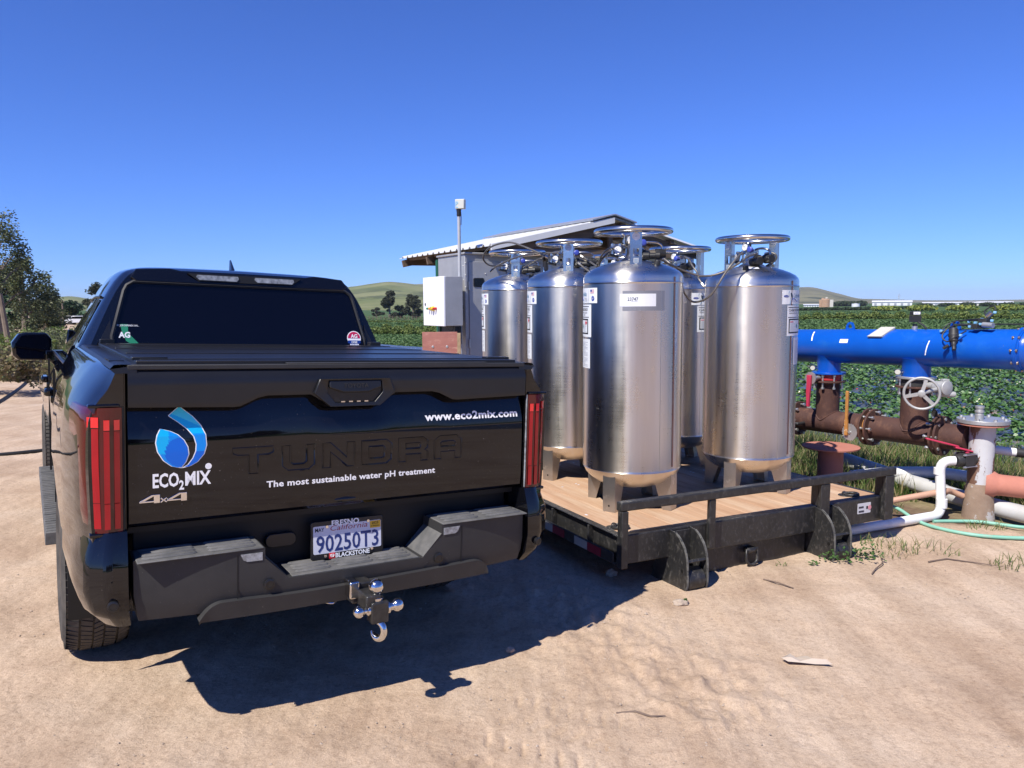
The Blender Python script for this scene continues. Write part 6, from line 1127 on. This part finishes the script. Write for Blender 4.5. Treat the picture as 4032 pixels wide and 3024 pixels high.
def cards(P, size, tilt=1.0, asp=.6, up=None):
    """quads of given half length at points P with random orientation; tilt < 1 keeps them flatter"""
    n = len(P); a = rng.uniform(0, 2 * np.pi, n); nz_ = rng.normal(0, 1, (n, 3)); nz_[:, :2] *= tilt; nz_[:, 2] = np.abs(nz_[:, 2]) + (0 if tilt >= 1 else .8); nz_ /= np.linalg.norm(nz_, axis=1)[:, None]
    t = np.stack([np.cos(a), np.sin(a), np.zeros(n)], 1); t -= nz_ * (t * nz_).sum(1)[:, None]; t /= np.linalg.norm(t, axis=1)[:, None] + 1e-9; b = np.cross(nz_, t); s = np.broadcast_to(size, (n,))[:, None]
    tip = P + t * s; tail = P - t * s; m1 = P + b * s * asp + nz_ * s * .12; m2 = P - b * s * asp + nz_ * s * .12
    V = np.stack([tail, m2, tip, m1], 1).reshape(-1, 3); return V, np.arange(4 * n).reshape(-1, 4)
def world_of(s, q): return OX + s * math.cos(TY) - q * math.sin(TY), OY + s * math.sin(TY) + q * math.cos(TY)
def make_strawberries():
    P = []; B = []; W = []
    for s0 in np.arange(7.75, 19, 1.32):
        for row in (-.17, .17):
            q = np.arange(-16, 44, .34); q = q + rng.uniform(-.06, .06, len(q)); s = s0 + row + rng.uniform(-.05, .05, len(q)); x, y = world_of(s, q); d = np.hypot(x, y); b = np.degrees(np.arctan2(x, y)); k = (y > 4) & (d < 34) & (((b > 12) & (b < 41)) | ((b > -14) & (b < -3)) | (d < 14) & (b > -14) & (b < 41)) & (rng.random(len(q)) > .12)
            x, y = x[k], y[k]; z = terr(x, y) + .20
            for i in range(len(x)):
                dd = math.hypot(x[i], y[i]); nl = int(np.clip(105 - dd * 3.0, 26, 80)); r = rng.uniform(.15, .24); a = rng.uniform(0, 6.28, nl); rr = r * np.sqrt(rng.random(nl)) * 1.15; h = rng.uniform(.10, .25) * (1 - .55 * (rr / r) ** 2) + rng.uniform(-.03, .04, nl)
                P.append(np.stack([x[i] + rr * np.cos(a), y[i] + rr * np.sin(a), z[i] + h], 1))
                if dd < 20:
                    m = rng.poisson(.9 if dd < 15 else .5); a = rng.uniform(0, 6.28, m); B.append(np.stack([x[i] + .26 * np.cos(a), y[i] + .26 * np.sin(a), z[i] + rng.uniform(.02, .10, m)], 1)); m = rng.poisson(.8); a = rng.uniform(0, 6.28, m); W.append(np.stack([x[i] + .2 * np.cos(a), y[i] + .2 * np.sin(a), z[i] + rng.uniform(.15, .27, m)], 1))
    P = np.vstack(P); d = np.hypot(P[:, 0], P[:, 1]); V1, F1 = cards(P, rng.uniform(.024, .044, len(P)) * (1 + .025 * np.maximum(0, d - 10)), .75, .8); B = np.vstack(B); V2, F2 = cards(np.repeat(B, 3, 0), .017, 1.2, .9); W = np.vstack(W); V3, F3 = cards(W, .016, .6, 1)
    # farther rows, larger and larger tufts
    n = 150000; u = rng.random(n); d = 21 * (14.0 ** u); bl = np.where(rng.random(n) < .36, rng.uniform(-14, -3, n), rng.uniform(10, 41, n)); x, y = d * np.sin(np.radians(bl)), d * np.cos(np.radians(bl)); s = sdist(x, y); k = (s > 19) | (d > 60); k &= ~((d > 34) & False)
    x, y, d, s = x[k], y[k], d[k], s[k]; ph = np.mod(s, 1.32) / 1.32; z = terr(x, y) + .12 + .14 * np.sin(ph * np.pi) + rng.uniform(0, .12, len(x)) ; V4, F4 = cards(np.stack([x, y, z], 1), rng.uniform(.034, .07, len(x)) * (d / 21) ** .62, .7, .75)
    V = np.vstack([V1, V2, V3, V4]); o1, o2, o3 = len(V1), len(V1) + len(V2), len(V1) + len(V2) + len(V3); F = np.vstack([F1, F2 + o1, F3 + o2, F4 + o3]); mi = np.concatenate([np.zeros(len(F1)), np.full(len(F2), 1), np.full(len(F3), 2), np.full(len(F4), 3)])
    tag(np_mesh('strawberry_plants', V, F, ['strawberry_leaf', 'berry', 'blossom', 'strawberry_far'], mi), kind='stuff')
make_strawberries()
def blades(P, h, wd, lean=.5):
    n = len(P); a = rng.uniform(0, 6.28, n); l = rng.uniform(.1, lean, n) * h; dx = np.stack([np.cos(a), np.sin(a), 0 * a], 1); sd = np.stack([-np.sin(a), np.cos(a), 0 * a], 1); a2 = rng.uniform(0, 6.28, n); sd = np.stack([np.cos(a2), np.sin(a2), 0 * a2], 1); w2 = np.broadcast_to(wd, (n,))[:, None]; Z3 = np.array([0, 0, 1.])
    p0, p1 = P - sd * w2, P + sd * w2; m = P + dx * (l * .35)[:, None] + Z3 * (h * .6)[:, None]; t = P + dx * l[:, None] + Z3 * h[:, None] * .98
    V = np.stack([p0, p1, m + sd * w2 * .7, m - sd * w2 * .7, t], 1).reshape(-1, 3); k = np.arange(n)[:, None] * 5; return V, np.vstack([k + [0, 1, 2, 3], k + [3, 2, 4, 4]])
def make_grass():
    n = 110000; s = rng.uniform(4.0, 7.75, n); q = rng.uniform(-3, 12, n); x, y = world_of(s, q); b = np.degrees(np.arctan2(x, y)); den = np.array([noise.noise(Vector((a * .9, c * .9, 0))) for a, c in zip(x, y)]); pit = ((x - 3.5) / .85) ** 2 + ((y - 6.0) / .55) ** 2; k = (y > 5.8) & (b > 8) & (b < 41) & (den > -.5 + .5 * np.clip((5.0 - s), 0, 1)) & (pit > 1) & (s > 4.55 + .25 * den) & ~((np.abs(sdist(x, y) - 3.9) < .9) & (y < 6.6))
    # keep off the platform deck
    L_ = np.array([[*(SM.inverted() @ Vector((a, c, 0)))] for a, c in zip(x[k], y[k])]); m = ~((L_[:, 0] > -.42) & (L_[:, 0] < 2.03) & (L_[:, 1] > -.1) & (L_[:, 1] < 3.42)); x, y, den = x[k][m], y[k][m], den[k][m]
    h = rng.uniform(.08, .34, len(x)) * (.75 + .5 * np.clip(den + .2, 0, 1)) * np.clip((sdist(x, y) - 4.3) * .8 + .35, .3, 1.1); V, F = blades(np.stack([x, y, terr(x, y) - .01], 1), h, rng.uniform(.003, .006, len(x)), .8)
    # tops to keep a clean mesh: degenerate quads become thin tips
    F = F.copy(); tag(np_mesh2('long_grass', V, F, ['grass_blade']), kind='stuff')
def np_mesh2(name, V, F, mats):
    f = [tuple(dict.fromkeys(r)) for r in F.tolist()]; me = bpy.data.meshes.new(name); me.from_pydata(V.tolist(), [], f); [me.materials.append(MATS[m]) for m in mats]; o = bpy.data.objects.new(name, me); COL.objects.link(o); return o
make_grass()
def make_weeds():
    PB = []; H = []
    for (cx, cy, r, n, h) in ((2.80, 5.22, .20, 70, .10), (2.64, 5.36, .12, 40, .08), (3.25, 4.86, .13, 50, .08), (3.40, 4.98, .1, 30, .07), (3.62, 5.74, .12, 60, .09), (2.55, 5.05, .08, 20, .06), (3.0, 5.1, .07, 16, .05), (1.75, 4.9, .04, 10, .04), (3.0, 6.25, .18, 60, .2), (2.75, 6.35, .15, 40, .18)):
        a = rng.uniform(0, 6.28, n); rr = r * np.sqrt(rng.random(n)); x, y = cx + rr * np.cos(a) * 1.4, cy + rr * np.sin(a) * .7; PB.append(np.stack([x, y, terr(x, y)], 1)); H.append(rng.uniform(.4, 1, n) * h)
    V, F = blades(np.vstack(PB), np.concatenate(H), .0028, 1.4); P = []
    for (cx, cy, r, n, h) in ((2.27, 5.0, .17, 80, .10), (2.38, 5.06, .07, 60, .16), (2.16, 4.96, .07, 40, .12), (2.0, 4.9, .05, 12, .03), (.97, 4.24, .02, 10, .03)):
        a = rng.uniform(0, 6.28, n); rr = r * np.sqrt(rng.random(n)); x, y = cx + rr * np.cos(a) * 1.3, cy + rr * np.sin(a) * .6; P.append(np.stack([x, y, terr(x, y) + .01 + rng.random(n) * h * (1 - rr / r * .6)], 1))
    P = np.vstack(P); V2, F2 = cards(P, rng.uniform(.008, .017, len(P)), .9, .7); f = [tuple(dict.fromkeys(r)) for r in F.tolist()] + (F2 + len(V)).tolist(); me = bpy.data.meshes.new('weeds'); me.from_pydata(V.tolist() + V2.tolist(), [], f); me.materials.append(MATS['grass_blade']); me.materials.append(MATS['weed_leaf']); me.polygons.foreach_set('material_index', [0] * len(F) + [1] * len(F2)); o = bpy.data.objects.new('weeds', me); COL.objects.link(o); tag(o, kind='stuff')
make_weeds()
def make_pebbles():
    V = []; F = []; ico = [(0, 0, 1), (.9, 0, .2), (.3, .85, .2), (-.7, .5, .2), (-.7, -.5, .2), (.3, -.85, .2), (0, 0, -.6)]; fc = [(0, 1, 2), (0, 2, 3), (0, 3, 4), (0, 4, 5), (0, 5, 1), (6, 2, 1), (6, 3, 2), (6, 4, 3), (6, 5, 4), (6, 1, 5)]
    n = 9000; d = 1.7 * (6.5 ** rng.random(n)); b = rng.uniform(-40, 38, n)
    for i in range(n):
        x, y = d[i] * math.sin(rad(b[i])), d[i] * math.cos(rad(b[i])); s = sdist(x, y)
        if not (-5 < s < 4.9) or noise.noise(Vector((x * .8, y * .8, 5))) < rng.uniform(-.5, .35): continue
        r = .0018 + .0068 * rng.random() ** 4 ; r *= 2.2 if (.7 < s < 1.9 and 4 < y < 7 and rng.random() < .4) else 1; c = Vector((x, y, tz(x, y) + .016 * noise.noise(Vector((x, y, 0)) * 1.3) + r * .15)); k = len(V); R_ = Matrix.Rotation(rng.uniform(0, 6.28), 3, 'Z')
        V += [tuple(c + R_ @ Vector((p[0] * r * rng.uniform(.7, 1.4), p[1] * r * rng.uniform(.6, 1.1), p[2] * r * .7))) for p in ico]; F += [tuple(q + k for q in f_) for f_ in fc]
    me = bpy.data.meshes.new('pebbles'); me.from_pydata(V, [], F); me.materials.append(MATS['rock_pale']); o = bpy.data.objects.new('pebbles', me); COL.objects.link(o); tag(o, kind='stuff')
make_pebbles()
# ---------------------------------------------------------------- trees, poles and far buildings
def bpos(b, d, dz=0): x, y = d * math.sin(rad(b)), d * math.cos(rad(b)); return Vector((x, y, tz(x, y) + dz))
def tree(name, label, at, h, wd, seed, lm, nl, ls, trunk=.3, base=.25, group='trees on the skyline', lean=0, clumps=26, droop=0, tw=1.):
    rs = np.random.default_rng(seed); t = thing(name, label, 'tree', Matrix.Translation(at), group); mb = MB(); top = Vector((lean, 0, h * .82))
    mb.tube([(0, 0, -.4), (lean * .15, 0, h * .25), (lean * .5, .0, h * .55), top], [trunk * tw, trunk * .8 * tw, trunk * .5 * tw, trunk * .15 * tw], 7); C = []
    for k in range(clumps):
        z = h * (base + (1 - base) * rs.random() ** .8 * .95); f = (z / h - base) / (1 - base); r = wd * (.35 + .65 * math.sin(math.pi * min(1, .18 + f * .82))) * math.sqrt(rs.random()); a = rs.uniform(0, 6.28); c = Vector((lean * z / h + r * math.cos(a), r * math.sin(a), z)); C.append(c)
        if k % 2 == 0: z0 = z * rs.uniform(.45, .7); mb.tube([(lean * z0 / h, 0, z0), c * .55 + Vector((lean * z0 / h, 0, z0)) * .45 + Vector((0, 0, h * .03)), c], [trunk * .3, trunk * .18, trunk * .05], 5)
    mb.build('trunk', ['bark'], t); C = np.array(C); cr = wd * rs.uniform(.20, .40, clumps); w_ = rs.integers(0, clumps, nl); dr = rs.normal(0, 1, (nl, 3)); dr /= np.linalg.norm(dr, axis=1)[:, None]; P = C[w_] + dr * (cr[w_] * rs.random(nl) ** .55)[:, None] * np.array([1, 1, .75]); P[:, 2] -= droop * rs.random(nl) ** 2
    V, F = cards(P, rs.uniform(.6, 1.3, nl) * ls, 1.2, .45); np_mesh('crown', V, F, [lm], parent=t); return t
def shrub(name, label, at, h, wd, seed, lm, nl, ls, group=None, cat='bush'):
    rs = np.random.default_rng(seed); k = 14; C = np.stack([rs.uniform(-wd, wd, k), rs.uniform(-wd, wd, k) * .6, rs.uniform(.15, .75, k) * h], 1); w_ = rs.integers(0, k, nl); dr = rs.normal(0, 1, (nl, 3)); dr /= np.linalg.norm(dr, axis=1)[:, None]; P = C[w_] + dr * (h * .34 * rs.random(nl) ** .5)[:, None]; P[:, 2] = np.abs(P[:, 2]); V, F = cards(P, rs.uniform(.6, 1.3, nl) * ls, 1.1, .5); o = np_mesh(name, V, F, [lm]); o.location = at; return tag(o, label, cat, group)
GE = 'gum trees at the end of the dirt road'
tree('gum_tree', 'tallest gum tree at the left edge, cut by the frame', bpos(-33.6, 58), 8.2, 2.3, 3, 'gum_leaf', 7000, .10, .28, .2, GE, clumps=40, droop=.8); tree('gum_tree', 'gum tree with a drooping rounded crown, second from the left edge', bpos(-32.2, 62), 5.6, 1.9, 5, 'gum_leaf', 7000, .10, .25, .12, GE, clumps=34, droop=.8)
tree('gum_tree', 'lowest gum tree of the left clump, reaching out over the road', bpos(-31.15, 66), 3.5, 1.45, 8, 'gum_leaf', 5500, .10, .22, .1, GE, clumps=28, droop=.7, lean=.6); tree('gum_tree', 'dark gum tree standing behind the left clump', bpos(-33.4, 74), 5.0, 2.2, 12, 'dark_tree_leaf', 6000, .16, .25, .05, GE, clumps=26)
tree('broad_tree', 'dark round tree beside the truck cab, above the parked cars', bpos(-29.75, 150), 3.6, 2.5, 21, 'dark_tree_leaf', 5000, .2, .3, .2, clumps=24); tree('tall_tree', 'tall brownish tree half hidden by the truck cab', bpos(-27.9, 170), 7.6, 3.0, 22, 'far_tree_leaf', 5000, .24, .35, .12, clumps=26); tree('broad_tree', 'small dark tree in front of the grassy hill at the left', bpos(-30.2, 180), 2.2, 1.3, 23, 'dark_tree_leaf', 2500, .2, .25, .2, clumps=14)
tree('ragged_tree', 'ragged dark tree left of the pair in front of the hills', bpos(-8.95, 290), 10.2, 3.2, 31, 'far_tree_leaf', 6500, .36, .4, .08, clumps=34); tree('ragged_tree', 'ragged dark tree right of the pair, beside the white control box', bpos(-7.25, 290), 8.8, 3.6, 33, 'far_tree_leaf', 6500, .36, .4, .1, clumps=34); tree('ragged_tree', 'low dark bushy tree between the ragged pair', bpos(-8.2, 296), 5.2, 2.2, 35, 'far_tree_leaf', 2500, .36, .3, .05, clumps=16); tree('ragged_tree', 'small bluish tree left of the ragged pair', bpos(-9.95, 320), 4.0, 2.2, 36, 'far_tree_leaf', 1600, .4, .3, .05, clumps=12)
for b, d, h, wd, sd, lm, lb, ls in ((-29.9, 30, 1.15, 1.1, 41, 'sage_leaf', 'grey green roadside bush seen over the door mirror arm', .06), (-29.0, 34, 1.2, 1.3, 42, 'sage_leaf', 'grey green roadside bush right beside the truck door', .06), (-31.2, 44, 1.3, 1.6, 43, 'bush_leaf', 'light green bush on the verge above the door mirror', .07), (-33.2, 26, .95, .9, 44, 'bush_leaf', 'bright green bush at the left edge below the gum trees', .05), (-33.3, 22, .7, 1.1, 45, 'dry_weed', 'dry pale weeds on the bank at the left edge', .05), (-32.3, 27, .7, .8, 46, 'sage_leaf', 'low grey weeds left of the door mirror', .05), (-34.6, 18, .9, .9, 47, 'dry_weed', 'tall dry weeds on the bank beside the road at the far left', .045)):
    shrub('roadside_bush', lb, bpos(b, d), h, wd, sd, lm, 4200, ls, 'bushes along the left of the road')
def rowbush(label, pts, h, wd, n, lm, ls, name='bush_row'):
    P = []; rs = np.random.default_rng(int(n)); 
    for a, b in zip(pts, pts[1:]):
        a, b = Vector(a), Vector(b); L_ = (b - a).length; k = max(2, int(L_ / (wd * 1.9)))
        for i in range(k): 
            c = a.lerp(b, (i + .5) / k); hh = h * rs.uniform(.8, 1.15); m = n // (k * (len(pts) - 1)); dr = rs.normal(0, 1, (m, 3)); dr /= np.linalg.norm(dr, axis=1)[:, None]; q = dr * (rs.random(m) ** .4)[:, None] * np.array([wd, wd, hh * .5]); P.append(q + np.array([c.x, c.y, tz(c.x, c.y) + hh * .5]))
    P = np.vstack(P); V, F = cards(P, rs.uniform(.6, 1.3, len(P)) * ls, 1.1, .6); tag(np_mesh(name, V, F, [lm]), kind='stuff')
rowbush('', [bpos(-15, 84), bpos(-8, 80), bpos(-2, 78)], 1.0, .65, 15000, 'bush_leaf', .12); rowbush('', [bpos(-15, 96), bpos(-8, 91), bpos(-2, 89)], 1.15, .7, 9000, 'bush_leaf', .14)
rowbush('', [bpos(-15, 195), bpos(-8, 190), bpos(-2, 188)], .8, .6, 7000, 'bush_leaf', .2); rowbush('', [bpos(13, 132), bpos(22, 130), bpos(30, 130), bpos(42, 134)], 1.35, .85, 24000, 'bush_leaf', .17)
rowbush('', [bpos(18, 380), bpos(22.4, 360), bpos(24.5, 370), bpos(26, 400), bpos(28, 430)], 1.2, 2.5, 9000, 'far_hedge_leaf', .6, 'far_hedge'); rowbush('', [bpos(22.75, 720), bpos(23.5, 720), bpos(24.6, 720)], 5.0, 5, 5000, 'far_hedge_leaf', .9, 'far_wood'); rowbush('', [bpos(27.5, 600), bpos(30, 600), bpos(32.2, 600), bpos(42, 600)], 2.6, 5, 5000, 'far_hedge_leaf', .9, 'far_wood'); rowbush('', [bpos(24.8, 300), bpos(29, 300), bpos(34, 300), bpos(42, 300)], 2.2, 5, 9000, 'mustard', .5, 'mustard_field')
fe = thing('far_fence', 'low fence of thin posts along the far edge of the field, below the ragged trees', 'fence', Matrix.Translation(bpos(-8, 245)))
f0, f1 = bpos(-16, 250) - bpos(-8, 245), bpos(-3, 243) - bpos(-8, 245); mb = MB(); [mb.box(f0.lerp(f1, k / 46) + Vector((0, 0, .6)), (.16, .16, 1.3)) for k in range(47)]; mb.build('posts', ['old_timber'], fe); mb = MB(); [mb.tube([f0 + Vector((0, 0, z)), f1 + Vector((0, 0, z))], .07 if z < .2 else .03, 4) for z in (.15, .45, .8, 1.1)]; mb.build('rails', ['pole_timber'], fe)
def upole(label, b, d, h, r, lean=0, arm=True):
    t = thing('utility_pole', label, 'pole', Matrix.Translation(bpos(b, d)), 'wooden poles along the road'); mb = MB(); mb.lathe((0, 0, -.3), (lean, 0, 1), [(r, 0), (r * .75, h + .3)], 8); mb.build('pole', ['pole_timber'], t)
    if arm: mb = MB(); mb.box((lean * h, 0, h * .94), (h * .16, .1, .1)); mb.build('crossarm', ['pole_timber'], t)
upole('thick leaning wooden pole in front of the gum trees', -33.05, 33, 2.3, .11, -.10, False); upole('tallest thin wooden pole in the row beyond the gum trees', -30.55, 110, 3.9, .15); upole('short thin wooden pole in the row beyond the gum trees', -30.33, 140, 3.0, .14, 0, False); upole('thin wooden pole nearest the dark round tree', -30.12, 125, 3.6, .15)
upole('stubby weathered fence post on the verge above the door mirror', -30.9, 40, .75, .07, 0, False)
mat('car_white', (.75, .75, .76), .2, coat=.6); mat('car_dark', (.03, .03, .035), .3)
def car(label, b, d, rz, m):
    t = thing('parked_car', label, 'car', Matrix.Translation(bpos(b, d)) @ Matrix.Rotation(rz, 4, 'Z'), 'cars parked under the dark tree'); pr = [(-2.1, .35), (-2.1, .85), (-1.6, .95), (-.9, 1.42), (.7, 1.42), (1.3, .98), (2.1, .85), (2.15, .35)]
    mb = MB(); mb.prism(pr, lambda x, z: (x, -.85, z), lambda x, z: (x, .85, z)); mb.build('body', [m], t, bevel=.05); mb = MB(); mb.prism([(-1.35, 1.0), (-.85, 1.36), (.65, 1.36), (1.1, 1.0)], lambda x, z: (x, -.87, z), lambda x, z: (x, .87, z)); mb.build('windows', ['tint_glass'], t)
    for x in (-1.3, 1.35): MB().cyl((x, -.88, .33), (x, .88, .33), .33, 14).build('wheels', ['rubber'], t)
car('white car parked beneath the dark round tree', -29.15, 140, .2, 'car_white'); car('dark car parked left of the white one beneath the round tree', -29.55, 142, .1, 'car_dark')
mat('silo_rust', (.36, .21, .13), .8, col2=(.42, .28, .18), vs=.3); mat('shed_white', (.72, .73, .75), .6); mat('pale_wall', (.55, .52, .47), .7); mat('tower_grey', (.30, .32, .36), .7)
def far(name, label, cat, b, d, zoff=0): return thing(name, label, cat, Matrix.Translation(bpos(b, d)) @ Matrix.Rotation(-rad(b), 4, 'Z'))
t = far('process_plant', 'distant tan plant with a round rusty tank and grey tower', 'factory', 22.1, 620); mb = MB(); mb.lathe((0, 0, 0), (0, 0, 1), [(3.3, 0), (3.3, 5.6), (2.5, 6.0), (.1, 6.4)], 24); mb.build('round_tank', ['silo_rust'], t); mb = MB(); mb.box((-2.9, 0, 2.8), (3, 3, 5.6)); mb.box((-2.0, 0, 6.2), (1.6, 2, 1.2)); mb.build('block', ['silo_rust'], t); mb = MB(); mb.box((4.1, 0, 2.8), (2.4, 3, 5.4)); mb.box((.6, 0, 6.9), (1.4, 1.2, .9)); mb.build('tower', ['pale_wall'], t)
t = far('storage_tank', 'distant squat white round storage tank right of the rusty plant', 'storage tank', 24.0, 640); mb = MB(); mb.lathe((0, 0, 0), (0, 0, 1), [(2.9, 0), (2.9, 2.4), (.1, 2.8)], 24); mb.build('tank_wall', ['shed_white'], t); mb = MB(); mb.tube([(2.92 * math.cos(a), 2.92 * math.sin(a), 2.5) for a in np.linspace(0, 6.2, 24)], .12, 4); mb.build('top_rail', ['tower_grey'], t)
for b, d, L_, h, lb in ((26.2, 800, 33, 4.2, 'long white distant warehouse with a stepped roof, left of the flow sensor'), (29.6, 820, 46, 2.6, 'low bright white distant warehouse right of the flow sensor'), (32.0, 720, 24, 2.8, 'small pale distant warehouse farthest to the right'), (21.2, 700, 12, 2.0, 'small white distant shed behind the right tank edge')):
    t = far('warehouse', lb, 'warehouse', b, d); t['group'] = 'white warehouses on the skyline'; mb = MB(); mb.prism([(-L_ / 2, 0), (L_ / 2, 0), (L_ / 2, h * .8), (-L_ / 2, h * .8)], lambda x, z: (x, -6, z), lambda x, z: (x, 6, z)); mb.build('wall', ['shed_white' if d != 720 else 'pale_wall'], t); mb = MB(); mb.prism([(-6.6, h * .8), (6.6, h * .8), (0, h * 1.15)], lambda y, z: (-L_ / 2 - .4, y, z), lambda y, z: (L_ / 2 + .4, y, z)); mb.build('roof', ['shed_white'], t)
    mb = MB(); [mb.box((-L_ / 2 + L_ * (k + .5) / 6, -6.05, h * .3), (L_ * .06, .1, h * .5)) for k in range(6)]; mb.build('loading_doors', ['tower_grey'], t)
t = far('pylon', 'faint lattice transmission tower on the far ridge', 'pylon', 26.6, 1500); mb = MB()
for sx in (-1, 1):
    for sy in (-1, 1): mb.tube([(sx * 2, sy * 2, 0), (sx * .7, sy * .7, 11), (sx * .3, sy * .3, 18)], .22, 4)
for z in (2, 5, 8, 11, 14): w_ = 2 - z * .11; mb.tube([(-w_, -w_, z), (w_, w_, z + 2)], .15, 4); mb.tube([(w_, -w_, z), (-w_, w_, z + 2)], .15, 4)
for z in (12, 15): mb.box((0, 0, z), (7, .3, .3))
mb.build('lattice', ['tower_grey'], t)
hill([(-48, .5), (-40, .7), (-35, .5), (-32, .45), (-30.7, .60), (-30, .74), (-29.3, .72), (-28.5, .5), (-26, .7), (-22, 1.2), (-16, 1.4), (-13, 1.25), (-11.4, 1.36), (-10.5, 1.52), (-9, 1.72), (-7.6, 1.58), (-6.4, 1.4), (-3, 1.5), (2, 1.1), (8, 1.3), (14, .9)], 700, 2300, 'hill_grass', 1, -6)
hill([(-14, 1.2), (-9.5, 1.25), (-7, 1.52), (-5.5, 1.6), (-2, 1.3), (4, 1.5), (10, 1.2)], 2000, 3600, 'hill_far', 3, -6); hill([(10, .9), (16, 1.1), (19, 1.0), (20.4, 1.02), (20.8, 1.09), (21.5, 1.0), (22.5, .68), (23.3, .48), (24, .22), (25.5, .15), (27, .12)], 1400, 3200, 'hill_far', 5, -6); hill([(18, .2), (22, .25), (24, .22), (25.5, .17), (28, .08), (31, .05), (36, .1), (46, .3)], 2600, 4600, 'hill_far', 7, -6)
# wood behind the camera, mirrored in the paint
rowbush('', [bpos(-178, 70), bpos(178, 66), bpos(165, 62), bpos(150, 60), bpos(130, 66)], 7, 4, 5000, 'far_hedge_leaf', .8, 'far_wood')
# ---------------------------------------------------------------- air
def make_haze():
    m = bpy.data.materials.new('haze'); m.use_nodes = True; t = m.node_tree; t.nodes.remove(t.nodes['Principled BSDF']); v = t.nodes.new('ShaderNodeVolumePrincipled'); v.inputs['Color'].default_value = (.82, .90, 1, 1); v.inputs['Density'].default_value = HAZE; v.inputs['Anisotropy'].default_value = .1
    t.links.new(v.outputs[0], t.nodes['Material Output'].inputs['Volume']); MATS['haze'] = m
    mb = MB(); mb.box((0, 0, 47), (14400, 14400, 106)); tag(mb.build('haze', ['haze'], None, smooth=0), kind='stuff')
HAZE = .00009
make_haze()
